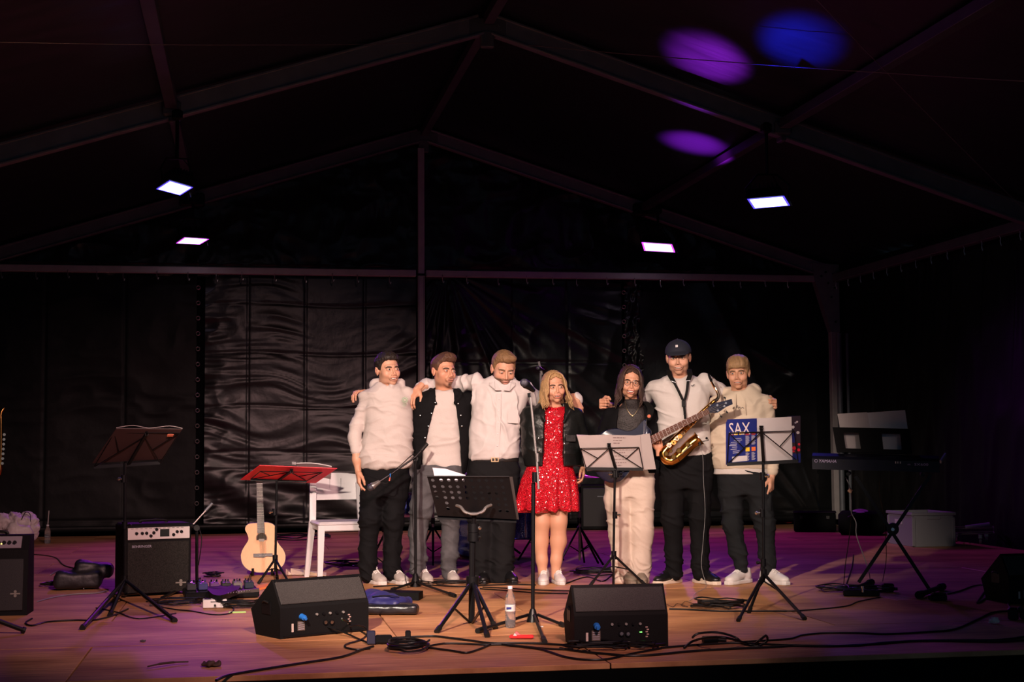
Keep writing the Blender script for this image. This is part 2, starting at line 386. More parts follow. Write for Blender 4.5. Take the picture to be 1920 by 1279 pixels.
# hem bar along the bottom of the back wall
tag(MB().cyl((XL, YW-.10, .07), (XA+HW, YW-.10, .07), .035, n=10).build('trim_1', M['vinyl'], None, True), kind='structure')
# side walls
def side_wall(name, X, sgn, sd):
    e = empty(name, (X, 0, 0)); e['kind'] = 'structure'
    for k, (ya, yb) in enumerate(((3.2, 8.2), (8.2, 13.2), (13.2, 18.3))):
        def pos(u, v): 
            Yv = ya+(yb-ya)*u; P = np.stack([np.zeros_like(u), Yv, -1.+(ZE+1.1)*v], -1); N = np.zeros_like(P); N[..., 0] = sgn; return P, N
        def disp(u, v, P): return .03*vnoise(P[..., 1]*1.2, P[..., 2]*.5, sd+k)+.02*ridge(P[..., 1]*6+P[..., 2]*.7, P[..., 2]*1.2, sd)
        grid_panel('tarp_panel', e, 160, 80, pos, disp, M['vinyl_shaded'])
side_wall('wall_right', XA+HW+.12, -1, 3.)
side_wall('wall_left', XA-HW-.30, 1, 8.)
# roof
roof = empty('ceiling', (0, 0, 0)); roof['kind'] = 'structure'
for s in (-1, 1):
    for (ya, yb) in ((1.0, 3.2), (3.2, 8.2), (8.2, 13.2), (13.2, 18.5)):
        def pos(u, v):
            p = 1.03*v; X = XA+s*HW*p; Z = ZA+.14-(ZA-ZE)*p; P = np.stack([X, ya+(yb-ya)*u, Z], -1); N = np.zeros_like(P); N[..., 2] = -1; return P, N
        def disp(u, v, P): return .05*np.sin(PI*u)*np.sin(PI*v)+.012*vnoise(P[..., 0]*.8, P[..., 1]*.8, s*3.)+.0035*ridge(P[..., 0]*2, P[..., 1]*5, 2.)
        grid_panel('roof_panel', roof, 90, 90, pos, disp, M['vinyl_roof'])
# ------------------------------------------------------------------ tent frame
def rafter(Y, s, label, m, h=.19, w=.10, p1=1.0):
    a = np.array([XA+s*.06, Y, ZA]); x, z = XZ(p1, s); b = np.array([x, Y, z]); e = empty('roof_rafter', (XA, Y, ZA), 0, label, 'beam', 'sloping rafters of the tent roof'); o = np.array([XA, Y, ZA])
    d = (b-a)/np.linalg.norm(b-a); n = np.cross(d, (0, 1., 0)); n = n if n[2] > 0 else -n; R = np.stack([d, np.array([0, 1., 0]), np.cross(d, (0, 1., 0))], 1); c = (a+b)/2-o; L = np.linalg.norm(b-a)
    MB().box(c, (L, w*.6, h-.03), R).build('web', m, e)
    for k in (-1, 1): MB().box(c+n*k*(h/2-.012), (L, w, .022), R, bev=.004).build('flange', m, e)
    return e
rafter(YF, -1, 'near left sloping roof rafter above the left blue lamp', M['alu'])
rafter(YF, 1, 'near right sloping roof rafter above the right blue lamp', M['alu'])
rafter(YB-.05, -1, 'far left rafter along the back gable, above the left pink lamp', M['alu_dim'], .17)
rafter(YB-.05, 1, 'far right rafter along the back gable, above the right pink lamp', M['alu'], .17)
for Y in (YF, YB-.05):
    e = MB().box((0, 0, -.02), (.34, .07, .17), bev=.01).box((0, -.01, -.13), (.12, .06, .16), bev=.01)
    for q in (-.11, .11): e.cyl((q, -.05, 0), (q, -.03, 0), .014, n=8)
    o = e.build('ridge_connector', M['alu_dim']); o.location = (XA, Y, ZA); tag(o, 'bolted ridge plate joining the %s rafters at the apex' % ('near' if Y == YF else 'far'), 'bracket')
def beam(name, a, b, w, d, m, label, grp=None, extras=None):
    a = np.asarray(a, float); b = np.asarray(b, float); o0 = (a+b)/2; R, L = frame_to(a, b); mb = MB().box((0, 0, 0), (w, d, L), R, bev=.006); o = mb.build(name, m); o.location = tuple(o0); tag(o, label, 'beam', grp); return o
PM = mat('purlin_paint', (.085, .09, .12), .5, .3, vary=.2, vscale=3)
zr = ZA+.03
beam('ridge_purlin', (XA, YF+.1, zr), (XA, YB-.12, zr), .09, .09, PM, 'ridge purlin running from the near apex to the far apex')
beam('ridge_purlin', (XA, 3.2, zr), (XA, YF-.1, zr), .09, .09, PM, 'ridge purlin leaving the near apex towards the top of the frame')
for s in (-1, 1):
    x, z = XZ(PF, s); nm = 'left' if s < 0 else 'right'
    beam('roof_purlin', (x, YF+.1, z+.03), (x, YB-.12, z+.03), .09, .09, PM, '%s roof purlin behind the near rafter' % nm)
    beam('roof_purlin', (x, 3.2, z+.03), (x, YF-.1, z+.03), .10, .09, PM, '%s roof purlin in front of the near rafter' % nm)
    o = MB().box((0, 0, 0), (.16, .14, .14), bev=.02).cyl((-.05, -.09, .02), (-.05, -.06, .02), .015, n=8).cyl((.05, -.09, .02), (.05, -.06, .02), .015, n=8).box((0, 0, -.1), (.05, .14, .05), bev=.01).build('purlin_clamp', M['alu_dim']); o.location = (x, YF, z); tag(o, 'bolted purlin clamp on the near %s rafter' % nm, 'bracket')
    o = MB().box((0, 0, 0), (.3, .12, .16), bev=.02).build('purlin_clamp', M['black_metal']); o.location = (x, YB-.08, z); tag(o, 'dark purlin clamp on the far %s rafter' % nm, 'bracket')
X1 = XA+HW
# eave beam right with curtain hooks
e = empty('eave_beam', (X1, 0, ZE-.05), 0, 'dim eave beam with curtain hooks along the right wall', 'beam')
MB().box((0, 10.8, 0), (.1, 14.8, .11), bev=.01).build('rail', M['alu_dim'], e)
hk = None
def hook_pts(r=.02, L=.10): return catmull([(0, 0, 0), (0, -.02, -.02), (0, -.012, -L*.6), (r*.6, -.01, -L), (r, -.01, -L*.75)], 4)
for k in range(30):
    if hk is None: o = MB().tube(hook_pts(), .005, 5).build('hook', M['eyelet'], e, True); hk = o.data
    else: o = bpy.data.objects.new('hook', hk); COL.objects.link(o); o.parent = e
    o.location = (-.06, 6.8+k*.385, -.06)
# back cross beam, halves
bz = at(400, 500, YB-.05)[2]
for (pa, pb_, lb) in ((-80, 780, 'left half of the horizontal back beam, left of the centre post'), (798, 1530, 'right half of the horizontal back beam, right of the centre post')):
    xa, xb = at(pa, 500, YB-.05)[0], at(pb_, 500, YB-.05)[0]; e = empty('cross_beam', ((xa+xb)/2, YB-.05, BZ+.02), 0, lb, 'beam', 'horizontal back beam halves')
    MB().box((0, 0, 0), (xb-xa, .08, .085), bev=.008).build('rail', M['alu_post'], e)
    k = 0; x = xa+.2
    while x < xb-.1:
        o = bpy.data.objects.new('hook', hk); COL.objects.link(o); o.parent = e; o.location = (x-(xa+xb)/2, -.055, -.02-.01*(k % 3)); x += .30+.03*((k*7) % 4); k += 1
# centre post, right corner post
xc = at(789, 500, YB-.05)[0]
e = empty('tent_post', (xc, YB-.09, 0), 0, 'slim centre post rising from the stage back to the gable apex', 'post')
MB().box((0, 0, 1.56), (.085, .05, 3.08), bev=.006).build('lower_post', M['alu_post'], e)
MB().box((0, 0, 3.12+(ZA-.16-3.12)/2), (.08, .05, ZA-.16-3.12), bev=.006).build('upper_post', M['alu_post'], e)
MB().box((-.03, -.027, 1.56), (.006, .004, 3.05)).box((.03, -.027, 1.56), (.006, .004, 3.05)).build('groove', M['alu_dim'], e)
MB().box((0, -.02, 3.1), (.12, .06, .012)).build('joint_plate', M['black_metal'], e)
e = empty('corner_post', (X1-.02, YB-.05, 0), 0, 'right rear corner post with gusset plate under the rafter end', 'post')
MB().box((0, 0, 1.3), (.115, .1, 2.5), bev=.008).build('post', M['alu_post'], e)
MB().prism([(.06, ZE+.12), (.06, ZE-.75), (-.06, ZE-.75), (-.26, ZE-.10), (-.30, ZE+.14)], (0, -.06, 0), (1, 0, 0), (0, 0, 1), (0, 1, 0), .12).build('gusset', M['alu'], e)
for (x, z) in ((-.12, ZE+.02), (-.02, ZE), (-.09, ZE-.12), (0, ZE-.18), (-.05, ZE-.3), (0, ZE-.62), (.02, ZE-.1), (-.18, ZE-.03)): MB().cyl((x, -.075, z), (x, -.05, z), .013, n=8).build('bolt', M['black_metal'], e)

tag(MB().cyl((0, 0, 0), (0, 0, 2.4), .035, n=12).cyl((.13, .05, 0), (.13, .05, 2.4), .02, n=10).build('tent_pole', M['alu_dim'], None, True), 'dark thin pole pair just right of the rear corner post', 'post').location = (X1-.14, YB-.5, 0)
for Y in (YF, YP):
    e = empty('tent_post', (X1+.0, Y, -1), 0, 'side wall post under the %s right rafter' % ('near' if Y == YF else 'foremost'), 'post')
    MB().box((0, 0, (ZE+1)/2), (.12, .1, ZE+1), bev=.008).build('post', M['alu_dim'], e)
# bracing cables under the roof
def cable3(name, a, b, r, m, label, sag=.0, cat='cable'):
    a = np.asarray(a, float); b = np.asarray(b, float); P = [(b-a)*t-np.array([0, 0, sag*4*t*(1-t)]) for t in np.linspace(0, 1, 20)]; o = MB().tube(P, r, 5).build(name, m, None, True); o.location = tuple(a); return tag(o, label, cat)
M['wire'] = mat('steel_wire', (.35, .32, .30), .4, .6)
cable3('bracing_cable', (XA+.35, YF-.2, ZA-.22), (X1, YP, ZE), .004, M['wire'], 'bracing cable from the near apex down to the right', .05)
cable3('bracing_cable', (X1, YF, ZE), (XA, YP, ZA-.02), .004, M['wire'], 'bracing cable crossing the right purlin towards the top', .05)
cable3('bracing_cable', (XA-.35, YF-.2, ZA-.22), (XA-HW, YP, ZE), .003, M['wire'], 'faint bracing cable across the upper left roof', .05)
# ------------------------------------------------------------------ floods
def glow(colr, s):
    return mat('lamp_glow', (.8, .8, .8), .5, emit=colr, estr=s)
def make_flood(px4, Y, colr, white, label, power, tgt, ang):
    c = np.mean([at(x, y, Y) for x, y in px4], 0); e = empty('flood_light', c, 0, label, 'stage light', 'coloured wash lights hung from the rafters')
    tl, tr = [at(x, y, Y-.12)-c for x, y in px4[:2]]; br, bl = [at(x, y, Y+.13)-c for x, y in px4[2:]]
    q = np.array([tl, tr, br, bl]); m0 = q.mean(0); n = np.cross(q[1]-q[0], q[3]-q[0]); n /= np.linalg.norm(n)
    if n[2] > 0: n = -n
    inner = m0+(q-m0)*.89
    a = q; b = inner; MB().quad(*[p+n*.004 for p in b]).build('lamp_window', glow(white, 3.2), e)
    mb = MB()
    for i in range(4): j = (i+1) % 4; mb.quad(a[i]+n*.003, a[j]+n*.003, b[j]+n*.004, b[i]+n*.004)
    mb.build('window_rim', glow(colr, 2.6), e)
    big = m0+(q-m0)*1.10; back = big-n*.10; back = back.mean(0)+(back-back.mean(0))*.8
    mb = MB(); mb.add(list(big)+list(back), [(0, 1, 2, 3), (7, 6, 5, 4)]+[(i, (i+1) % 4, 4+(i+1) % 4, 4+i) for i in range(4)]); mb.build('housing', M['black_metal'], e)
    mb = MB()
    for k in range(7):
        t = .1+.8*k/6; p0 = back[0]*(1-t)+back[1]*t; p1 = back[3]*(1-t)+back[2]*t; mb.bar(p0-n*.02, p1-n*.02, .008, .05)
    mb.build('cooling_fin', M['black_metal'], e)
    top = m0-n*.06+np.array([0, 0, .20]); sL = (big[0]+big[3])/2-n*.04; sR = (big[1]+big[2])/2-n*.04
    MB().tube([sL, sL+np.array([-.02, 0, .10]), top+np.array([-.09, 0, 0]), top+np.array([.09, 0, 0]), sR+np.array([.02, 0, .10]), sR], .010, 6).build('yoke', M['black_metal'], e, True)
    # clamp up to the rafter
    x = c[0]; zr_ = ZA-(ZA-ZE)*abs(x-XA)/HW-c[2]-.10; MB().cyl(top, (top[0], top[1], max(zr_, top[2]+.05)), .016, n=8).box((top[0], top[1], max(zr_, top[2]+.05)), (.09, .09, .10), bev=.02).build('clamp', M['black_metal'], e)
    MB().tube(catmull([top+np.array([.05, 0, .0]), top+np.array([.13, .02, -.12]), (big[1]+big[2])/2+np.array([.03, 0, -.05]), (big[1]+big[2])/2-n*.05], 5), .005, 5).build('power_lead', M['cable'], e, True)
    lp = c+m0+n*.06
    spot('flood_beam', tuple(lp), tgt, power, colr, ang, .6, .12)
    return e
BLUE = (.06, .04, 1.); MAG = (.62, .04, 1.)
make_flood([(318, 338), (362, 351), (338, 366), (293, 354)], YF-.2, BLUE, (.80, .9, 1.), 'blue wash light hung under the near left rafter', 42, (1.1, 11.2, 0), 95)
make_flood([(1470, 367), (1401, 373), (1413, 391), (1481, 385)][1::-1]+[(1481, 385), (1413, 391)], YF-.2, BLUE, (.80, .9, 1.), 'blue wash light hung under the near right rafter', 42, (3.4, 11.4, 0), 95)
make_flood([(346, 445), (392, 448), (375, 458), (330, 456)], YB-.7, MAG, (1., .85, 1.), 'pink-violet wash light at the back left, near the gable', 170, (1.0, 14.2, 0), 110)
make_flood([(1203, 454), (1260, 458), (1266, 473), (1208, 470)], YB-.7, MAG, (1., .85, 1.), 'pink-violet wash light at the back right, near the gable', 170, (4.2, 14.2, 0), 110)
# added spots without fixtures; they stand in for lamp reflections on the roof
spot('reflection_standin_violet', (4.35, 11.9, .15), tuple(at(1290, 205, 15.2)), 26000, (.55, .02, .9), 8.5, 1., .05)
spot('reflection_standin_purple', (4.3, 17.2, .3), tuple(at(1325, 105, 12.4)), 1100, (.35, .02, .9), 8, 1., .05)
spot('reflection_standin_blue', (4.3, 17.0, .3), tuple(at(1530, 5, 10.9)), 450, (.01, .02, 1.), 6.5, 1., .05)
# ------------------------------------------------------------------ signed-distance modelling
class Pt:
    __slots__ = ('x', 'y', 'z')
    def __init__(s, x, y, z): s.x, s.y, s.z = x, y, z
def smin(a, b, k):
    h = np.maximum(k-np.abs(a-b), 0)/k; return np.minimum(a, b)-h*h*k*.25
def smax(a, b, k): return -smin(-a, -b, k)
def rc(p, a, b, r1, r2, fy=1.):
    ax, ay, az = a; bx, by, bz = b[0]-ax, b[1]-ay, b[2]-az; L = bx*bx+by*by+bz*bz+1e-12
    qx, qy, qz = p.x-ax, p.y-ay, p.z-az; t = np.clip((qx*bx+qy*by+qz*bz)/L, 0, 1)
    return np.sqrt((qx-t*bx)**2+((qy-t*by)*fy)**2+(qz-t*bz)**2)-(r1+(r2-r1)*t)
def ell(p, c, r, R=None):
    x, y, z = p.x-c[0], p.y-c[1], p.z-c[2]
    if R is not None: x, y, z = R[0, 0]*x+R[1, 0]*y+R[2, 0]*z, R[0, 1]*x+R[1, 1]*y+R[2, 1]*z, R[0, 2]*x+R[1, 2]*y+R[2, 2]*z
    k = np.sqrt((x/r[0])**2+(y/r[1])**2+(z/r[2])**2); k2 = np.sqrt((x/r[0]**2)**2+(y/r[1]**2)**2+(z/r[2]**2)**2)+1e-9
    return k*(k-1)/k2
def bx(p, c, h, r=0., R=None):
    x, y, z = p.x-c[0], p.y-c[1], p.z-c[2]
    if R is not None: x, y, z = R[0, 0]*x+R[1, 0]*y+R[2, 0]*z, R[0, 1]*x+R[1, 1]*y+R[2, 1]*z, R[0, 2]*x+R[1, 2]*y+R[2, 2]*z
    x = np.abs(x)-h[0]+r; y = np.abs(y)-h[1]+r; z = np.abs(z)-h[2]+r
    return np.sqrt(np.maximum(x, 0)**2+np.maximum(y, 0)**2+np.maximum(z, 0)**2)+np.minimum(np.maximum(x, np.maximum(y, z)), 0)-r
def chain(p, pts, k=.03, fy=1.):
    d = None
    for (a, ra), (b, rb) in zip(pts[:-1], pts[1:]):
        q = rc(p, a, b, ra, rb, fy); d = q if d is None else smin(d, q, k)
    return d
def loft(p, st, e=2.4):
    # st rows: z, cx, cy, a, b
    st = sorted(st); st = np.array(st, float); z = p.z; o = np.ones_like(z)
    def ip(k):
        return np.interp(z, st[:, 0], st[:, k])
    cx, cy, a, b = ip(1), ip(2), ip(3), ip(4)
    r = (np.abs((p.x-cx)/a)**e+np.abs((p.y-cy)/b)**e)**(1./e)
    d = (r-1)*np.minimum(a, b)
    return np.maximum(d, np.maximum(z-st[-1, 0], st[0, 0]-z))
def nets(lo, hi, h, fn):
    lo = np.asarray(lo, float); hi = np.asarray(hi, float); n = np.maximum(((hi-lo)/h).astype(int)+2, 4)
    xs = [lo[i]+h*np.arange(n[i]) for i in range(3)]
    X, Y, Z = np.meshgrid(*xs, indexing='ij'); v = fn(Pt(X, Y, Z)).astype(np.float32)
    v[0] = v[-1] = 1; v[:, 0] = v[:, -1] = 1; v[:, :, 0] = v[:, :, -1] = 1
    s = v < 0; cnt = np.zeros(tuple(n-1), np.int8)
    sl = lambda d, a: slice(a, d-1+a)
    for a in (0, 1):
        for b in (0, 1):
            for c in (0, 1): cnt += s[sl(n[0], a), sl(n[1], b), sl(n[2], c)]
    act = (cnt > 0) & (cnt < 8); idx = np.argwhere(act); ids = -np.ones(act.shape, np.int64); ids[act] = np.arange(len(idx))
    acc = np.zeros((len(idx), 3)); num = np.zeros(len(idx)); I, J, K = idx.T
    cs = [(0, 0, 0), (1, 0, 0), (0, 1, 0), (1, 1, 0), (0, 0, 1), (1, 0, 1), (0, 1, 1), (1, 1, 1)]
    cv = [v[I+a, J+b, K+c] for a, b, c in cs]
    for i in range(8):
        for ax in range(3):
            j = i ^ (1 << ax)
            if j < i: continue
            m = (cv[i] < 0) != (cv[j] < 0); t = cv[i]/(cv[i]-cv[j]+1e-20); t = np.where(m, t, 0)
            pnt = np.array([cs[i]]*len(idx), float); pnt[:, ax] += t; acc += pnt*m[:, None]; num += m
    V = lo+h*(idx+acc/np.maximum(num, 1)[:, None]); Fs = []
    for ax in range(3):
        o = [0, 0, 0]; o[ax] = 1; b1, b2 = [(1, 2), (2, 0), (0, 1)][ax]
        A = s[tuple(slice(1-o[q], n[q]-1) for q in range(3))]
        B = s[tuple(slice(1, n[q]) if o[q] else slice(1, n[q]-1) for q in range(3))]
        e = np.argwhere(A != B); 
        if not len(e): continue
        flip = A[tuple(e.T)]; e = e+1-np.array(o)
        def cell(d1, d2):
            q = e.copy(); q[:, b1] -= d1; q[:, b2] -= d2; return ids[tuple(q.T)]
        Q = np.stack([cell(0, 0), cell(1, 0), cell(1, 1), cell(0, 1)], 1); Q[~flip] = Q[~flip][:, ::-1]; Fs.append(Q)
    Fq = np.concatenate(Fs); Fq = Fq[(Fq >= 0).all(1)]
    us = np.unique(Fq); mp = np.zeros(len(V), np.int64); mp[us] = np.arange(len(us)); V = V[us]; Fq = mp[Fq]
    return V, Fq
def vnormals(V, Fq):
    a = V[Fq[:, 2]]-V[Fq[:, 0]]; b = V[Fq[:, 3]]-V[Fq[:, 1]]; n = np.cross(a, b); N = np.zeros_like(V)
    for k in range(4): np.add.at(N, Fq[:, k], n)
    return N/(np.linalg.norm(N, axis=1)[:, None]+1e-12)
def relax(V, Fq, it=1, lam=.5):
    for _ in range(it):
        S = np.zeros_like(V); c = np.zeros(len(V))
        for k in range(4):
            for q in (1, 3): np.add.at(S, Fq[:, k], V[Fq[:, (k+q) % 4]]); np.add.at(c, Fq[:, k], 1)
        V = V*(1-lam)+lam*S/c[:, None]
    return V
def rot_ypr(yaw, pitch, roll):
    # yaw>0 turns the face to picture right, pitch>0 looks down, roll>0 leans the crown to picture right
    y, p_, r = map(math.radians, (yaw, pitch, roll)); return roty(r)@rotz(y)@rotx(p_)
# ------------------------------------------------------------------ hands (template: wrist at origin, fingers +z, thumb +x, palm towards -y)
HANDS = {}
def hand_mesh(kind):
    if kind in HANDS: return HANDS[kind]
    curl = {'relaxed': (22, 28, 18), 'drape': (38, 30, 20), 'grip': (62, 70, 45)}[kind]; sp = {'relaxed': 3, 'drape': 7, 'grip': 2}[kind]
    fing = [(.030, .090, (.043, .026, .021), .0092), (.010, .094, (.048, .030, .022), .0095), (-.010, .090, (.044, .028, .021), .0090), (-.028, .081, (.034, .021, .018), .0080)]
    segs = []
    for i, (x, z, ln, r) in enumerate(fing):
        p_ = np.array([x, 0, z]); a = 0; side = math.radians((1.5-i)*sp)
        for k in range(3):
            a += math.radians(curl[k]*(1+.08*i)); d = np.array([math.sin(side)*math.cos(a), -math.sin(a), math.cos(side)*math.cos(a)]); q = p_+d*ln[k]; segs.append((i, p_, q, r*(1-.08*k), r*(1-.08*(k+1)))); p_ = q
    if kind == 'grip': th = [np.array([.030, -.008, .025]), np.array([.052, -.030, .050]), np.array([.048, -.055, .068]), np.array([.034, -.070, .078])]
    elif kind == 'drape': th = [np.array([.028, -.006, .022]), np.array([.056, -.022, .048]), np.array([.066, -.040, .076]), np.array([.064, -.054, .096])]
    else: th = [np.array([.026, -.006, .022]), np.array([.050, -.022, .052]), np.array([.050, -.032, .084]), np.array([.046, -.036, .106])]
    def fn(p):
        d = bx(p, (0, .001, .052), (.039, .0145, .042), .0135)
        d = smin(d, rc(p, (0, .002, -.05), (0, .001, .012), .029, .026, 1.25), .022)
        d = smin(d, ell(p, (.026, -.010, .034), (.018, .014, .028)), .014)
        d = smin(d, ell(p, (-.026, -.008, .036), (.014, .012, .030)), .012)
        f = None
        for i in range(4):
            c = None
            for s in segs:
                if s[0] == i:
                    q = rc(p, s[1], s[2], s[3], s[4]); q = smin(q, ell(p, s[1], (s[3]*1.12,)*3), .004); c = q if c is None else smin(c, q, .003)
            d = smin(d, c, .006 if f is None else .006); f = c
        t = smin(rc(p, th[0], th[1], .015, .0125), rc(p, th[1], th[2], .0122, .0108), .005); t = smin(t, rc(p, th[2], th[3], .0108, .0088), .004)
        return smin(d, t, .009)
    V, Fq = nets((-.06, -.10, -.06), (.085, .035, .205), .0034, fn); V = relax(V, Fq, 1, .4)
    col = np.ones(len(V)); kn = np.zeros(len(V))
    for s in segs: kn = np.maximum(kn, np.exp(-(((V-s[1])**2).sum(1))/(.008**2)))
    HANDS[kind] = (V, Fq, kn); return HANDS[kind]
def place_hand(kind, wrist, fdir, palm, right, scale=1.):
    """right: mirror so the thumb sits correctly for the person's right hand"""
    V, Fq, kn = hand_mesh(kind); f = np.asarray(fdir, float); f /= np.linalg.norm(f); pn = np.asarray(palm, float); pn = pn-f*(pn@f); pn /= np.linalg.norm(pn)
    y = -pn; x = np.cross(y, f); V = V.copy()
    # template basis: x thumb, y back of the hand, z fingers (right-handed) -> a right hand
    if not right: V[:, 0] *= -1; Fq = Fq[:, ::-1]
    return (V*scale)@np.stack([x, y, f], 0)+np.asarray(wrist, float), Fq, kn
# ------------------------------------------------------------------ people: shared builders
SKIN = np.array([.53, .29, .19])
M['skin'] = mat('skin', tuple(SKIN), .48, spec=.4, attr=True)
M['eye_white'] = mat('eye_white', (.42, .37, .35), .3); M['iris'] = mat('iris', (.04, .028, .02), .2); M['teeth'] = mat('teeth', (.82, .76, .70), .3)
def hairmat(n, c, st=(60, 60, 8)): return mat('hair_'+n, c, .46, spec=.25, vary=.45, vscale=6, bstretch=st, bump=.0015, bscale=14)
def catm(V, Fq, items):
    off = len(V)
    for v, f in items: Fq = np.concatenate([Fq, f+off]); V = np.concatenate([V, v]); off += len(v)
    return V, Fq
def qtube(P, R, n=6):
    mb = MB(); mb.tube(P, R, n); V = np.array(mb.v); F_ = np.array([f for f in mb.f if len(f) == 4]); return V, F_
def head_build(hs, nb):
    """hs: head spec, nb: neck base in head-local axes. returns local verts, quads, colours"""
    fem = hs.get('fem', 0); jw = hs.get('jaw', 1.)*(0.90 if fem else 1.); sm = hs.get('smile', 0.); ld = hs.get('lid', 0.)
    nr = .043 if fem else .054
    def fn(p):
        ax = Pt(np.abs(p.x), p.y, p.z)
        d = ell(p, (0, .016, .036), (.0755, .094, .083))
        d = smin(d, ell(p, (0, -.018, -.030), (.060*jw, .068, .078)), .03)
        d = smin(d, ell(ax, (.040*jw, -.012, -.066), (.020, .030, .026)), .03)
        d = smin(d, ell(p, (0, -.066, -.096), (.024*jw, .019, .018)), .026)
        d = smin(d, ell(ax, (.042, -.050, -.028), (.025, .027, .026)), .024)
        d = smin(d, rc(ax, (.008, -.079, .021), (.042, -.066, .020), .010 if fem else .0125, .009), .012)
        d = smax(d, -ell(ax, (.031, -.103, .0), (.020, .017, .0125)), .010)
        d = smin(d, ell(ax, (.031, -.0775, -.001), (.0175, .0125, .0125)), .004)
        d = smax(d, -ell(ax, (.031, -.094, -.001-.003*ld), (.0135, .012, .0032*(1-.6*ld))), .002)
        nz = .92 if fem else 1.
        d = smin(d, rc(p, (0, -.084, .010), (0, -.1085*nz, -.036), .0065, .0095), .009)
        d = smin(d, ell(ax, (.0115, -.096*nz, -.041), (.0085, .010, .0075)), .006)
        d = smax(d, -ell(ax, (.006, -.101, -.049), (.004, .005, .004)), .003)
        mw = .023+.006*sm
        d = smin(d, ell(p, (0, -.083, -.064), (.032, .016, .020)), .014)
        d = smin(d, ell(p, (0, -.0945, -.0625+.002*sm), (mw, .0075, .0050)), .005)
        d = smin(d, ell(p, (0, -.0925, -.0755-.004*sm), (mw*.82, .0075, .0060)), .005)
        zc = -.0685-.001*sm+sm*(ax.x/.030)**2*.009
        cut = ell(Pt(p.x, p.y, p.z-zc), (0, -.100, 0), (mw*1.05, .018, .0016+.0062*sm))
        d = smax(d, -cut, .002)
        if sm > 0: d = smin(d, ell(ax, (.039, -.062, -.040), (.014, .015, .012)), .016)
        # ears
        d = smin(d, ell(ax, (.0775, .012, -.006), (.0085, .017, .030)), .007)
        d = smin(d, ell(ax, (.083, .020, .004), (.0055, .014, .024)), .006)
        d = smax(d, -ell(ax, (.0885, .009, -.002), (.006, .009, .015)), .003)
        a = np.array([0, .022, -.055]); b = np.array(nb, float)
        d = smin(d, rc(p, tuple(a), tuple(b), nr, nr*1.12, 1.), .022)
        if not fem: d = smin(d, ell(p, tuple(a*.45+b*.55+np.array([0, -nr*.9, 0])), (.012, .010, .013)), .014)
        return d
    lo = [min(-.10, nb[0]-.07), min(-.132, nb[1]-.07), min(-.2, nb[2]-.03)]; hi = [max(.10, nb[0]+.07), max(.125, nb[1]+.07), .135]
    V, Fq = nets(lo, hi, .0030, fn); V = relax(V, Fq, 1, .25)
    x, y, z = V.T; axx = np.abs(x); C = np.tile(SKIN*np.array(hs.get('tone', (1, 1, 1))), (len(V), 1))
    def blend(m, c): nonlocal C; m = np.clip(m, 0, 1)[:, None]; C = C*(1-m)+np.array(c)*m
    g = lambda cx, cy, cz, rx, ry, rz_: np.exp(-(((axx-cx)/rx)**2+((y-cy)/ry)**2+((z-cz)/rz_)**2))
    blend(.35*g(.040, -.065, -.030, .022, .03, .018), (.68, .27, .20)); blend(.3*g(0, -.108, -.038, .012, .02, .012), (.66, .26, .18)); blend(.35*g(.082, .015, -.005, .012, .02, .03), (.66, .25, .18))
    blend(.30*g(.031, -.09, .0, .020, .02, .012), (.35, .17, .12))
    bd = hs.get('beard'); n = vnoise(x*260, y*260, z*260)
    if bd == 'full':
        mk = np.clip((-.040-z)/.012, 0, 1)*np.clip((y*-1+.03)/.02, 0, 1)*np.clip((z+.13)/.012, 0, 1)*np.clip(1-g(0, -.10, -.069, .020, .03, .0075)*1.3, 0, 1)*np.clip((axx*1.2+np.clip(-z-.05, 0, 1)*1.4)/.035, 0, 1)
        must = g(0, -.10, -.055, .024, .03, .0045); blend(np.clip(np.maximum(mk*.95, must*.9)*(1+.3*n), 0, 1), hs['bcol'])
    if bd == 'goatee':
        blend(np.clip(g(0, -.10, -.0545, .020, .03, .0042)*1.15*(1+.2*n), 0, 1), hs['bcol']); blend(np.clip(g(0, -.085, -.098, .013, .03, .013)*1.2*(1+.2*n), 0, 1), hs['bcol'])
        blend(.25*np.clip((-.055-z)/.02, 0, 1)*np.clip((z+.12)/.015, 0, 1)*(y < .02), hs['bcol'])
    if bd == 'shadow': blend(.10*np.clip((-.045-z)/.02, 0, 1)*np.clip((z+.12)/.015, 0, 1)*(y < .02), (.2, .13, .1))
    lips = np.maximum(g(0, -.1, -.0615+.002*sm, .019+.004*sm, .02, .0042), g(0, -.1, -.0765-.004*sm, .017+.004*sm, .02, .0052)); blend(np.clip(lips*(1.1 if fem else .75), 0, 1), (.55, .16, .14) if fem else (.50, .20, .16))
    blend(np.clip(1.4*np.exp(-(((z+.0685-sm*(axx/.030)**2*.009)/(.0022+.004*sm))**2))*(axx < .022+.007*sm)*(y < -.074)*(y > -.0945 if sm else y > -.2), 0, 1), (.14, .03, .03))
    return V, Fq, C
ZL = ([-.12, -.062, -.040, -.020, .012, .035, .055, .1], [.072, .066, .046, -.005, .018, -.02, -.070, -.088])
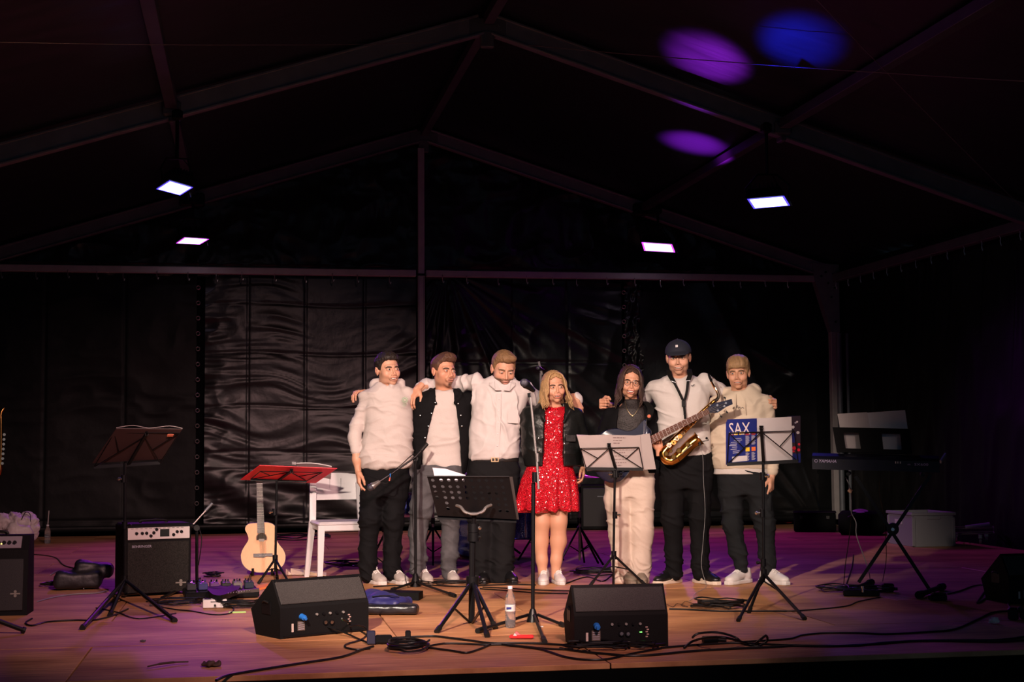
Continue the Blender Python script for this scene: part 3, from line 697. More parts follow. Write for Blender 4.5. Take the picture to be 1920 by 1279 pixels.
def hair_sdf(hs):
    st = hs['hair']; thick = {'short': .008, 'quiff': .0065, 'swept': .007, 'fringe': .010, 'capped': .005, 'long': .011}[st]; off = hs.get('hoff', 0.)
    def fn(p):
        zl = np.interp(p.y, ZL[0], ZL[1]) 
        if st == 'fringe': zl = np.interp(p.y, [-.12, -.062, -.040, -.020, .012, .035, .055, .1], [.036, .036, .020, -.018, -.010, -.030, -.075, -.088])
        if st == 'long': zl = np.interp(p.y, [-.12, -.062, -.040, -.005, .1], [.066, .062, .030, -.06, -.10])+.020*np.clip(1-np.abs(p.x)/.03, 0, 1)*(p.y < -.03)
        d = ell(p, (0, .018, .038), (.0755+thick, .096+thick, .085+thick))
        if st == 'short': d = smin(d, ell(p, (.0, -.012, .082), (.068, .080, .050)), .02)
        if st == 'quiff': d = smin(d, ell(p, (.0, -.030, .093), (.058, .066, .047)), .02); d = smin(d, ell(p, (.012, -.066, .098), (.046, .030, .030)), .02)
        if st == 'swept': d = smin(d, ell(p, (-.006, -.020, .090), (.062, .076, .047)), .02); d = smin(d, ell(p, (.016, -.060, .096), (.050, .034, .026)), .018)
        if st == 'fringe': d = smin(d, ell(p, (0, -.052, .060), (.068, .048, .050)), .02); d = smin(d, ell(p, (0, .02, .075), (.078, .090, .058)), .02)
        a = np.arctan2(p.x, p.z-.0); r = np.hypot(p.x, p.z)
        if st in ('fringe',): nn = ridge(p.x*75+.6*vnoise(p.y*20, p.z*18), p.y*12, p.z*12)*.0042
        elif st == 'long': nn = ridge(a*16+off, p.y*14, r*16)*.003
        elif st == 'short': nn = ridge(p.x*70, p.y*55, p.z*50)*.0042+vnoise(p.x*34, p.y*34, p.z*34)*.003
        elif st == 'quiff': nn = ridge(p.x*85+p.y*15, p.y*22, p.z*26)*.0040+vnoise(p.x*40, p.y*40, p.z*40)*.002
        elif st == 'swept': nn = ridge((p.z+p.x*.5)*58, p.y*60-p.x*28, p.x*10)*.0036
        else: nn = ridge(p.x*60, p.y*40, p.z*40)*.0015
        nn = nn*(np.clip((p.z-.03)/.03, .35, 1))
        d = d-nn
        return smax(d, zl+.004*vnoise(p.x*120, p.y*60, 1.)-p.z, .006)
    V, Fq = nets((-.105, -.125, -.10), (.105, .135, .155), .0034, fn); return V, Fq
def locks(hs):
    """long hair falling beside the face"""
    out = []; rnd = random.Random(hs.get('seed', 3)); L = hs['hl']; wv = hs.get('wave', .012); spread = hs.get('spread', .05); drp = hs.get('drop', (0, 0, -1))
    for s in (-1, 1):
        for k in range(hs.get('nl', 46)):
            u = k/(hs.get('nl', 46)-1); ang = -1.05+u*2.55  # from front of the temple round to the nape
            yb = .015+.10*math.sin(ang-.25); xb = (.082)*math.cos((ang-.15)*.62)+.004
            z1 = .0+rnd.uniform(-.01, .01); ph = rnd.uniform(0, 6.28); ln = L*rnd.uniform(.86, 1.03)*(1. if u > .12 else .93)
            P = [np.array([s*.006, -.058+.10*u, .118-.015*abs(u-.5)]), np.array([s*.045, -.074+.13*u, .092-.01*u]), np.array([s*(xb*.97), yb*.9-.006, .045]), np.array([s*xb*1.03, yb-.004, z1])]
            for q in range(1, 6):
                t = q/5; w = wv*math.sin(ph*.3+q*1.9+k*.25)*(.4+t); f = hs.get('fwd', .02)*t*(1-u)
                P.append(np.array([s*(xb+spread*t*(1-.3*u))+w+rnd.uniform(-.004, .004), yb-f+w*.5, z1-ln*t]))
            P = catmull(P, 3); m = len(P); r0 = rnd.uniform(.0055, .0095); R = [r0*(.75 if i < 3 else 1.)*(1-.75*max(0, (i/(m-1)-.75)/.25)) for i in range(m)]
            out.append(qtube(P, R, 5))
    return out
# shoes --------------------------------------------------------------
SHOE = {}
def shoe_geo():
    if SHOE: return SHOE
    def up(p):
        d = ell(p, (0, -.150, .036), (.044, .064, .033)); d = smin(d, rc(p, (0, -.115, .046), (0, -.015, .072), .036, .038), .03); d = smin(d, ell(p, (0, .030, .048), (.037, .046, .052)), .03)
        d = smin(d, rc(p, (0, .018, .06), (0, .024, .098), .039, .037), .02); d = smax(d, -rc(p, (0, .022, .085), (0, .024, .14), .029, .029), .004)
        d = smin(d, rc(p, (0, -.075, .083), (0, -.018, .118), .020, .018, 1.6), .008)
        return smax(smax(d, p.z-.122+.25*np.clip(p.y, -.03, 1), .006), .012-p.z, .004)
    SHOE['up'] = nets((-.06, -.225, 0), (.06, .09, .15), .005, up)
    def so(p):
        w = np.interp(p.y, [-.22, -.19, -.13, -.05, .03, .085], [.018, .036, .047, .041, .039, .026]); d = np.maximum(np.abs(p.x)-w, np.abs(p.y+.068)-.148); d = smax(d, np.abs(p.z-.014)-.0145, .006); return d
    SHOE['so'] = nets((-.06, -.23, -.008), (.06, .10, .04), .005, so)
    mb = MB()
    for i, y in enumerate((-.105, -.085, -.065, -.047, -.030)):
        z = .088+(.105+y)*.42
        mb.tube(catmull([(-.024, y-.006, z-.012), (-.010, y, z+.001), (.010, y+.004, z+.001), (.024, y-.004, z-.012)], 3), .0032, 5)
    for s in (-1, 1): mb.tube(catmull([(0, -.028, .121), (s*.018, -.034, .128), (s*.026, -.044, .112), (s*.010, -.034, .118), (s*.03, -.05, .098)], 3), .0028, 5)
    SHOE['la'] = mb; return SHOE
def make_shoe(root, x, y, yaw, mu, ms, ml, name='shoe', scale=1., stripe=None, pitch=0.):
    g = shoe_geo(); o = mesh_obj(name, *g['up'], mu, root); s = mesh_obj('sole', *g['so'], ms, o); l = g['la'].build('laces', ml, o, True)
    o.location = (x, y, 0.0); o.rotation_euler = (0, 0, math.radians(yaw)); o.scale = (scale,)*3
    if stripe:
        mb = MB()
        for sx in (-1, 1):
            mb.tube([(sx*.041, .045, .052), (sx*.045, -.02, .040), (sx*.046, -.08, .030), (sx*.042, -.045, .052), (sx*.040, -.010, .062)], .0045, 5)
        mb.build('side_stripe', stripe, o, True)
    return o
def cloth_disp(V, N, amp=.006, kind='shirt', seed=0.):
    x, y, z = V.T; wx = .05*vnoise(x*5+seed, y*5, z*5)+.015*vnoise(x*16, y*14+seed, z*16); wz = .06*vnoise(x*4, y*4+seed, z*4)+.02*vnoise(x*13+seed, y*12, z*13)
    x2, z2 = x+wx, z+wz
    def cr(u, v, w=0., sh=2.2): return np.clip(1-np.abs(vnoise(u, v, w))*sh, 0, 1)**2   # thin crease ridges
    msk = lambda f, s_: np.clip(.45+1.1*vnoise(x*f+s_, y*f, z*f+seed), 0, 1.3)
    wl = .5+.5*np.tanh(x*22)
    def lr(f): return wl*f(1.)+(1-wl)*f(-1.)
    if kind == 'shirt': d = amp*lr(lambda g: 1.5*cr(x2*12+g*z2*4+g, y*3, z2*2.2+seed)*msk(4, 1.)+.9*cr(x2*6-g*z2*8, y*4, z2*7+seed)*msk(3.5, 5.)+.3*vnoise(x2*30, y*22, z2*26))
    elif kind == 'tee': d = amp*lr(lambda g: 1.1*cr(x2*5+g*z2*7+seed, y*3, z2*6)*msk(3, 2.)+.9*cr(x2*4, y*4, z2*13+seed)*msk(4, 7.)+.2*vnoise(x2*26, y*20, z2*26))
    elif kind == 'hoodie': d = amp*lr(lambda g: 1.5*cr(x2*4+g*z2*4, y*4, z2*11+seed)*msk(3.5, 1.)+1.2*cr(x2*7+z2*7, y*5, z2*6-x2*4+seed)*msk(3., 6.)+.9*cr(x2*5, y*5, z2*24+seed)*(np.exp(-((z-.93)/.05)**2)+.35)+.15*vnoise(x2*24, y*20, z2*24))
    elif kind == 'jeans': d = amp*((1.3*cr(x2*6+seed, y*6, z2*20+x2*10)+.5*ridge(x2*5, y*5, z2*13+seed))*(.25+1.1*np.exp(-((z-.50)/.09)**2)+1.2*np.exp(-((z-.12)/.12)**2)+.8*np.exp(-((z-.84)/.07)**2))+.5*cr(x2*11, y*6, z2*3+seed)*msk(4, 3.)+.12*vnoise(x2*30, y*22, z2*40))
    elif kind == 'leather': d = amp*(1.1*cr(x2*8+seed, y*7, z2*9)*msk(4, 2.)+.7*cr(x2*5, y*6, z2*20+seed)*msk(5, 4.)+.25*vnoise(x2*30, y*26, z2*30))
    else: d = amp*vnoise(x*9, y*9, z*9)
    return V+N*d[:, None]
class Person:
    def __init__(s, px, py, label, seed=0.):
        s.f = Fr(px, py); s.seed = seed; s.root = s.f.empty('person', label, 'person', 'musicians standing in a row with arms around each other'); s.sk = []
    def J(s, px, py, dy=0.): return s.f.loc(px, py, dy)
    def rows(s, rr, inset=0., dz=0.):
        out = []
        for r in rr:
            py, l, R_, b = r[:4]; dy = r[4] if len(r) > 4 else 0.
            a = s.J(l, py, dy); c = s.J(R_, py, dy); out.append(((a[2]+c[2])/2+dz, (a[0]+c[0])/2, dy, (c[0]-a[0])/2-inset, b-inset))
        return out
    def ch(s, pts, dr=0.): return [(tuple(s.J(p[0], p[1], p[3] if len(p) > 3 else 0.)), p[2]+dr) for p in pts]
    def bounds(s, *ls, pad=.03):
        A = np.array([q for l in ls for q in l]); return A.min(0)-pad, A.max(0)+pad
    def cloth(s, name, m, rows=None, chains=(), extra=None, cut=None, h=.0075, disp=('shirt', .006), e=2.25, k=.022, zmin=None, label=None, relax_it=1):
        L_ = s.rows(rows) if rows else None; ch = [s.ch(c) for c in chains]; pts = []
        if L_: pts += [(q[1]-q[3], q[2]-q[4], q[0]) for q in L_]+[(q[1]+q[3], q[2]+q[4], q[0]) for q in L_]
        for c in ch:
            for a, r in c: pts += [tuple(np.array(a)-r), tuple(np.array(a)+r)]
        lo = np.array(pts).min(0)-.035; hi = np.array(pts).max(0)+.035
        if extra and len(extra) > 1: lo = np.minimum(lo, extra[1]); hi = np.maximum(hi, extra[2])
        def fn(p):
            d = None
            if L_: d = loft(p, L_, e)
            for c in ch:
                q = chain(p, c, .03); d = q if d is None else smin(d, q, k)
            if extra: d = extra[0](p, d)
            if cut: d = cut(p, d)
            return d
        V, Fq = nets(lo, hi, h, fn)
        if relax_it: V = relax(V, Fq, relax_it, .5)
        if disp: V = cloth_disp(V, vnormals(V, Fq), disp[1], disp[0], s.seed)
        o = mesh_obj(name, V, Fq, m, s.root)
        if label: o['label'] = label
        return o
    def skin_chain(s, pts, h=.006, fy=1.):
        c = s.ch(pts); P = [np.array(a) for a, r in c]; r = max(r for a, r in c); lo = np.min(P, 0)-r-.02; hi = np.max(P, 0)+r+.02
        V, Fq = nets(lo, hi, h, lambda p: chain(p, c, .03, fy)); s.sk.append((V, Fq, np.tile(SKIN*s.tone, (len(V), 1))))
    def skin_core(s, rows, legs, extra=()):
        L_ = s.rows(rows, .014); ch = [s.ch(c, -.014) for c in legs]+[s.ch(c, -.012) for c in extra]; pts = [(q[1]-q[3], q[2]-q[4], q[0]) for q in L_]+[(q[1]+q[3], q[2]+q[4], q[0]) for q in L_]
        for c in ch:
            for a, r in c: pts += [tuple(np.array(a)-r), tuple(np.array(a)+r)]
        def fn(p):
            d = loft(p, L_)
            for c in ch: d = smin(d, chain(p, c, .02), .03)
            return d
        V, Fq = nets(np.array(pts).min(0)-.03, np.array(pts).max(0)+.03, .012, fn); s.sk.append((V, Fq, np.tile(SKIN*s.tone, (len(V), 1))))
    def hand(s, kind, w, f, palm, right, sc=.95):
        V, Fq, kn = place_hand(kind, s.J(*w), f, palm, right, sc); C = np.tile(SKIN*s.tone*np.array([1.0, .93, .9]), (len(V), 1)); C = C*(1-.18*kn[:, None])+np.array([.62, .22, .16])*.18*kn[:, None]; s.sk.append((V, Fq, C))
    def head(s, hs):
        c = s.J(hs['c'][0], hs['c'][1], hs.get('dy', -.02)); R = rot_ypr(*hs.get('ypr', (0, 0, 0))); k = hs.get('s', 1.); nbw = s.J(*hs['nb'])
        nb = R.T@(nbw-c)/k; V, Fq, C = head_build(hs, nb); T = lambda v: (np.asarray(v)*k)@R.T+c; s.hT, s.hc, s.hR, s.hk = T, c, R, k
        s.sk.append((T(V), Fq, C))
        hm = hs['hm']
        if hs.get('hair'):
            V, Fq = hair_sdf(hs)
            if hs['hair'] == 'long': V, Fq = catm(V, Fq, locks(hs))
            mesh_obj('hair', T(V), Fq, hm, s.root)
        for sx in (-1, 1):
            g = hs.get('gaze', (0, 0)); ec = np.array([sx*.031, -.0785, -.001]); e = MB().sphere(ec, .0118, 12); e.v = [tuple(q) for q in T(e.v)]; eo = e.build('eye', M['eye_white'], s.root, True, 180)
            d = np.array([g[0], -1., g[1]]); d /= np.linalg.norm(d); ir = MB().sphere(ec+d*.0066, .0068, 10); ir.v = [tuple(q) for q in T(ir.v)]; ir.build('iris', M['iris'], eo, True, 180)
            if not hs.get('nobrow'):
                br = .0042 if hs.get('fem') else .0055; bz = hs.get('browz', 0.); P = catmull([(sx*.013, -.0925, .0135+bz), (sx*.026, -.0895, .0170+bz), (sx*.040, -.078, .0165+bz), (sx*.048, -.066, .0110+bz)], 4); V, Fq = qtube(T(P), [br*k*(.55+.45*math.sin(PI*(i+1.5)/(len(P)+1.5))) for i in range(len(P))], 6); mesh_obj('eyebrow', V, Fq, hs.get('bm', hm), s.root)
        sm = hs.get('smile', 0.)
        if sm > .25:
            V = []; w = .017+.006*sm
            n = 10; hh = .0022+.0042*sm; P = []
            mb = MB()
            for i in range(n):
                x0 = -w+2*w*i/n; x1 = -w+2*w*(i+1)/n-.0004; f0 = lambda x: -.0935+(x/.03)**2*.016; zt = lambda x: -.0665+sm*(x/.030)**2*.009+hh*.35
                mb.add([(x0, f0(x0), zt(x0)-hh), (x1, f0(x1), zt(x1)-hh), (x1, f0(x1), zt(x1)+.001), (x0, f0(x0), zt(x0)+.001), (x0, f0(x0)+.006, zt(x0)-hh), (x1, f0(x1)+.006, zt(x1)-hh), (x1, f0(x1)+.006, zt(x1)+.001), (x0, f0(x0)+.006, zt(x0)+.001)], [(0, 1, 2, 3), (4, 7, 6, 5), (0, 4, 5, 1), (3, 2, 6, 7)])
            mb.v = [tuple(q) for q in T(mb.v)]; mb.build('teeth', M['teeth'], s.root)
    tone = np.array([1., 1, 1])
    def finish(s):
        V, Fq = s.sk[0][0], s.sk[0][1]; V, Fq = catm(V, Fq, [(a, b) for a, b, c in s.sk[1:]]); C = np.concatenate([c for a, b, c in s.sk]); mesh_obj('body', V, Fq, M['skin'], s.root, True, C)
    def shoes(s, lst, mu, ms, ml, **kw):
        for px, yaw in lst: x = s.J(px, 1080, 0.)[0]; make_shoe(s.root, x, .03, yaw, mu, ms, ml, **kw)
def edge_cut(s, left, right, yfront=-.02):
    """open front: remove what lies between two edge lines given as (py, px) lists"""
    A = np.array([(s.J(px, py)[2], s.J(px, py)[0]) for py, px in left]); B = np.array([(s.J(px, py)[2], s.J(px, py)[0]) for py, px in right]); A = A[A[:, 0].argsort()]; B = B[B[:, 0].argsort()]
    def cut(p, d):
        l = np.interp(p.z, A[:, 0], A[:, 1]); r = np.interp(p.z, B[:, 0], B[:, 1]); return smax(d, -np.maximum(np.maximum(l-p.x, p.x-r), p.y-yfront), .006)
    return cut
# ------------------------------------------------------------------ the seven musicians
cl = lambda n, c, r=.85, b=.0012, bs=90, **k: mat(n, c, r, spec=.25 if c[0] > .2 else .07, bump=b, bscale=bs, **k)
WHT = cl('white_jersey', (.50, .455, .43)); HOOD1 = cl('white_fleece', (.49, .44, .415)); SHIRT = cl('white_cotton_shirt', (.54, .50, .49), .75, .0006, 160); CREAMH = cl('cream_fleece', (.54, .45, .35)); TEE = cl('grey_white_tee', (.52, .485, .465))
BLKD = cl('black_denim', (.0065, .0065, .0075), .8); JEANG = cl('grey_denim', (.075, .074, .08), .85, .002, 70, vary=.35, vscale=9); BLKT = cl('black_trousers', (.009, .009, .010), .8); LEA = mat('black_leather', (.006, .007, .007), .36, spec=.3, bump=.002, bscale=45); CRM = cl('cream_twill', (.56, .46, .385), .8); CARGO = cl('charcoal_cargo', (.013, .014, .016), .8); BLKJ = cl('black_jacket', (.005, .005, .006), .8)
SH_W = mat('white_shoe_leather', (.58, .55, .54), .45); SH_S = mat('white_sole', (.62, .58, .55), .5); SH_G = mat('grey_suede', (.42, .38, .35), .8, vary=.2, vscale=20); LACE = mat('pale_laces', (.72, .68, .64), .7); SH_B = mat('black_shoe', (.006, .006, .007), .35); SH_T = mat('taupe_shoe', (.20, .16, .12), .7); SOLE_C = mat('cream_sole', (.62, .52, .42), .55)
H_DK = hairmat('near_black', (.018, .013, .011)); H_BR = hairmat('brown', (.085, .042, .026)); H_DB = hairmat('dark_blond', (.20, .115, .055)); H_BL = hairmat('blond', (.38, .235, .11), (70, 70, 5)); H_LB = hairmat('light_brown_blond', (.30, .18, .09)); H_DKB = hairmat('dark_brown', (.045, .024, .018), (70, 70, 5))
BROW = mat('brow_brown', (.05, .03, .02), .7); BROWL = mat('brow_blond', (.16, .095, .05), .7)
# 1 ---- white hoodie, black trousers
p = Person(716, 1094, 'young man with short dark hair, white hoodie and black trousers, leftmost of the seven', 1.)
R1 = [(874, 681, 767, .118), (868, 677, 770, .126), (858, 675, 772, .132), (830, 679, 773, .13), (800, 684, 774, .125), (765, 683, 772, .12), (745, 682, 770, .112), (732, 694, 758, .092), (723, 706, 747, .075), (716, 711, 741, .06)]
legsL = [(700, 905, .082, 0), (697, 935, .082, 0), (694, 976, .077, -.01), (690, 1030, .064, .01), (690, 1078, .058, .0)]; legsR = [(742, 905, .082, 0), (740, 935, .081, 0), (738, 976, .074, -.01), (736, 1030, .063, .01), (735, 1076, .056, 0)]
p.skin_core(R1, [legsL, legsR])
rarm = [(691, 749, .057, 0), (669, 798, .049, .02), (664, 820, .044, .01), (667, 842, .038, -.02)]
def hood(p_, d, c, w=.095, z=.0):
    # soft hood bundled behind and around the neck
    q = rc(p_, (c[0]-w, .03, c[2]+.01+z), (c[0]+w, .03, c[2]+.01+z), .040, .040); q = smin(q, rc(p_, (c[0]-w, .02, c[2]+z), (c[0]-.030, -.080, c[2]-.022), .028, .007), .014); q = smin(q, rc(p_, (c[0]+w, .02, c[2]+z), (c[0]+.030, -.080, c[2]-.022), .028, .007), .014)
    d = smin(d, q, .022); return smax(d, -rc(p_, (c[0], -.012, c[2]-.02), (c[0], -.03, c[2]+.12), .060, .078), .012)
c1 = p.J(727, 722)
p.cloth('hoodie', HOOD1, R1, [rarm, [(762, 738, .055, 0), (788, 748, .052, .13), (826, 752, .048, .17)]], extra=(lambda P_, d: hood(P_, d, c1), c1-.2, c1+.2), disp=('hoodie', .015), h=.007)
p.cloth('cuff', HOOD1, None, [[(667, 839, .037, -.02), (667, 847, .035, -.022)]], disp=None)
o = p.cloth('hem_band', HOOD1, [(877, 684, 764, .112), (869, 682, 768, .118)], disp=('tee', .002))
p.cloth('trousers', BLKD, [(866, 684, 765, .105), (900, 677, 767, .122), (930, 684, 760, .10)], [legsL, legsR], disp=('jeans', .009), k=.05)
p.skin_chain([(667, 838, .033, -.02), (669, 862, .030, -.03), (672, 886, .024, -.035)])
p.hand('relaxed', (672, 884, -.035), (.06, -.08, -1), (1, .15, 0), True, .98)
p.hand('relaxed', (828, 752, .17), (1, 0, -.2), (0, -1, 0), False, .9)
p.head(dict(c=(727, 694), dy=-.02, ypr=(26, 0, -4), s=1.06, nb=(724, 727, .02), smile=.75, hair='short', hm=H_DK, bm=BROW, beard='shadow', gaze=(.15, 0)))
p.finish(); p.shoes([(697, 26), (739, 24)], SH_G, SH_S, LACE)
LG = mat('green_print', (.30, .42, .28), .8); LG2 = mat('grey_print', (.42, .45, .40), .8)
mb = MB(); q = p.J(759, 750, -.172); 
rg = []
c = q
for r_, t_ in ((.022, .0022), (.012, .004)): mb.tube([c+np.array([r_*math.cos(a), .0, r_*math.sin(a)]) for a in np.linspace(0, 2*PI, 16, False)], t_, 5, True)
for k_ in range(2): mb.bar(c+np.array([-.016, 0, -.032-.012*k_]), c+np.array([.016-.008*k_, 0, -.032-.012*k_]), .005, .003)
PRINT1 = (mb, p)
# 2 ---- open black denim jacket, white tee, grey jeans
p = Person(822, 1092, 'man with moustache and goatee, open black denim jacket, white tee, grey jeans', 2.)
R2 = [(877, 793, 866, .105), (868, 791, 868, .112), (840, 792, 868, .112), (800, 788, 870, .115), (765, 786, 872, .115), (748, 790, 870, .105), (738, 802, 862, .088), (731, 815, 851, .066)]
legsL = [(800, 900, .088, 0), (790, 950, .082, -.01), (783, 1000, .066, .0), (784, 1040, .058, .01), (784, 1070, .056, 0)]; legsR = [(848, 905, .084, 0), (846, 960, .074, -.01), (844, 1010, .062, .01), (843, 1040, .057, 0), (843, 1078, .054, 0)]
p.skin_core(R2, [legsL, legsR]); cN = p.J(833, 733)
def neckhole(c, r=.062, dz=0.): return lambda p_, d: smax(d, -rc(p_, (c[0], -.02, c[2]+dz), (c[0], -.045, c[2]+.12), r, r*1.15), .008)
p.cloth('tee_shirt', WHT, R2, cut=neckhole(cN, .056, .02), disp=('tee', .016))
RJ = [(888, 782, 874, .120), (868, 777, 878, .128), (830, 774, 882, .132), (790, 773, 884, .135), (762, 775, 884, .132), (747, 781, 880, .12), (737, 794, 869, .10), (730, 808, 857, .078)]
ct = edge_cut(p, [(724, 816), (755, 817), (776, 811), (807, 803), (826, 799), (850, 791), (890, 788)], [(724, 850), (751, 853), (807, 861), (890, 866)])
def jack(p_, d):
    d = ct(p_, d); q = rc(p_, tuple(A_[0]), tuple(A_[1]), .017, .011); q = smin(q, rc(p_, tuple(A_[1]), tuple(A_[2]), .011, .009), .01)
    q2 = rc(p_, tuple(A_[3]), tuple(A_[4]), .017, .011); q2 = smin(q2, rc(p_, tuple(A_[4]), tuple(A_[5]), .011, .009), .01); q3 = rc(p_, tuple(A_[0]), tuple(A_[3]), .017, .017)
    d = smax(d, -rc(p_, (cN[0], -.0, cN[2]), (cN[0], -.02, cN[2]+.12), .062, .07), .008)
    return smin(smin(smin(d, q, .012), q2, .012), q3, .012)
A_ = [p.J(808, 729, .05), p.J(806, 740, -.08), p.J(818, 757, -.128), p.J(860, 729, .05), p.J(864, 740, -.08), p.J(853, 756, -.128)]
p.cloth('denim_jacket', BLKD, RJ, [[(786, 752, .066, 0), (768, 775, .060, .10), (735, 768, .054, .16), (692, 745, .044, .15)], [(876, 752, .066, 0), (895, 765, .058, .12), (930, 752, .052, .17), (958, 735, .044, .15)]], cut=jack, disp=('leather', .006), h=.007)
mb = MB()
for (x, y) in ((788, 779), (816, 755), (809, 775), (803, 799), (797, 821), (859, 757), (864, 779), (866, 799)): mb = MB().sphere(p.J(x, y, -.142), (.0055, .004, .0055), 8); mb.build('button', M['chrome'], p.root, True)
p.cloth('jeans', JEANG, [(872, 786, 868, .105), (895, 776, 870, .12), (922, 782, 864, .10)], [legsL, legsR], disp=('jeans', .009), k=.05)
p.skin_chain([(700, 748, .034, .16), (683, 736, .026, .12)]); p.skin_chain([(950, 740, .034, .16), (964, 722, .026, .08)]); p.hand('drape', (683, 736, .12), (-.7, -.7, .0), (0, -.2, -1), True, .95); p.hand('drape', (964, 722, .08), (.5, -.85, -.1), (-.3, -.2, -1), False, .95)
p.head(dict(c=(832, 697), dy=-.02, ypr=(32, -3, 3), s=1.05, nb=(833, 733, .02), hair='quiff', hm=H_BR, bm=BROW, beard='goatee', bcol=(.05, .028, .02), smile=.0, jaw=.94, tone=(1.0, .92, .88), gaze=(.1, 0)))
p.finish(); p.shoes([(790, 18), (844, 10)], SH_G, SOLE_C, LACE)
# 3 ---- white shirt, beard, black trousers, belt
p = Person(922, 1092, 'bearded man looking down, white button-up shirt, black belted trousers', 3.)
R3 = [(860, 881, 972, .118), (850, 879, 974, .130), (830, 879, 975, .130), (807, 880, 975, .125), (775, 884, 982, .125), (745, 885, 990, .12), (725, 890, 986, .105), (713, 905, 970, .082), (706, 918, 958, .062)]
legsL = [(898, 910, .095, 0), (900, 1000, .080, 0), (901, 1040, .074, 0), (902, 1086, .070, 0)]; legsR = [(946, 910, .097, 0), (944, 1000, .084, 0), (942, 1040, .084, 0), (940, 1084, .086, 0)]
p.skin_core(R3, [legsL, legsR]); cN = p.J(941, 716)
Ar = [(893, 718, .060, 0), (868, 720, .055, .09), (838, 724, .050, .145), (800, 722, .044, .10), (788, 726, .038, .04)]; Al = [(984, 728, .060, 0), (1000, 745, .055, .10), (1040, 762, .050, .17), (1072, 750, .042, .12), (1082, 748, .038, .06)]
p.cloth('button_shirt', SHIRT, R3, [Ar, Al], cut=lambda p_, d: smax(neckhole(cN, .058, .0)(p_, d), -rc(p_, (cN[0], -.10, cN[2]+.02), (cN[0], -.15, cN[2]-.055), .034, .004), .008), disp=('shirt', .014), h=.007)
def wing(s, pts, th=.006):
    mb = MB(); n = len(pts); P = [s.J(*q) for q in pts]; Q = [q+np.array([0, th, -.002]) for q in P]; mb.add(P+Q, [tuple(range(n)), tuple(range(2*n-1, n-1, -1))]+[(i, n+i, n+(i+1) % n, (i+1) % n) for i in range(n)]); return mb
wing(p, [(923, 703, -.015), (928, 715, -.095), (940, 732, -.148), (929, 732, -.148), (917, 722, -.118), (917, 708, -.02)]).build('collar', SHIRT, p.root); wing(p, [(964, 706, -.015), (958, 717, -.095), (944, 732, -.148), (956, 733, -.148), (966, 723, -.115), (968, 711, -.02)]).build('collar', SHIRT, p.root)
yf = lambda py: -.130-.006*math.sin((py-720)/30.)
mb = MB(); P = [p.J(936-(y-735)*.035, y, -.128-.008*math.sin(PI*(y-720)/140)) for y in range(738, 860, 10)]
for a, b in zip(P[:-1], P[1:]): mb.bar(a, b, .034, .012)
mb.build('placket', SHIRT, p.root)
for y in range(748, 858, 22): MB().sphere(p.J(936-(y-735)*.035, y, -.146), (.005, .003, .005), 8).build('button', M['white_plastic'], p.root, True)
a, b, c_, d_ = p.J(952, 768, -.135), p.J(972, 770, -.120), p.J(972, 794, -.118), p.J(952, 793, -.135); MB().add([a, b, c_, d_]+[q+np.array([0, .012, 0]) for q in (a, b, c_, d_)], [(0, 3, 2, 1), (4, 5, 6, 7), (0, 1, 5, 4), (1, 2, 6, 5), (2, 3, 7, 6), (3, 0, 4, 7)]).build('breast_pocket', SHIRT, p.root)
p.cloth('trousers', BLKT, [(858, 881, 972, .108), (890, 876, 974, .125), (922, 884, 966, .10)], [legsL, legsR], disp=('jeans', .008), k=.05)
p.cloth('belt', mat('black_belt', (.015, .013, .012), .35), [(866, 880, 973, .116), (858, 880, 973, .118)], disp=None, h=.006)
q = p.J(928, 862, -.128); MB().box(q+np.array([0, 0, .014]), (.056, .008, .006)).box(q-np.array([0, 0, .014]), (.056, .008, .006)).box(q-np.array([.025, 0, 0]), (.006, .008, .03)).box(q+np.array([.025, 0, 0]), (.006, .008, .03)).box(q, (.006, .008, .03)).build('buckle', mat('brass_buckle', (.6, .42, .25), .3, 1.), p.root)
p.skin_chain([(797, 724, .034, .06), (787, 728, .030, .03), (781, 731, .027, .0)]); p.hand('drape', (784, 730, .0), (-.55, -.45, -.72), (.45, .75, -.5), True, .98)
p.skin_chain([(1074, 750, .034, .09), (1082, 753, .028, .03)]); p.hand('drape', (1078, 751, .03), (.35, -.50, -.75), (-.4, .75, -.55), False, .98)
p.head(dict(c=(944, 693), dy=-.035, ypr=(14, 16, 3), s=1.10, nb=(941, 722, .03), smile=.0, hair='swept', hm=H_DB, bm=BROWL, beard='full', bcol=(.085, .045, .025), lid=.8, jaw=1.04, gaze=(0, -.5)))
p.finish(); p.shoes([(906, 0), (948, 18)], SH_B, SH_B, SH_B)
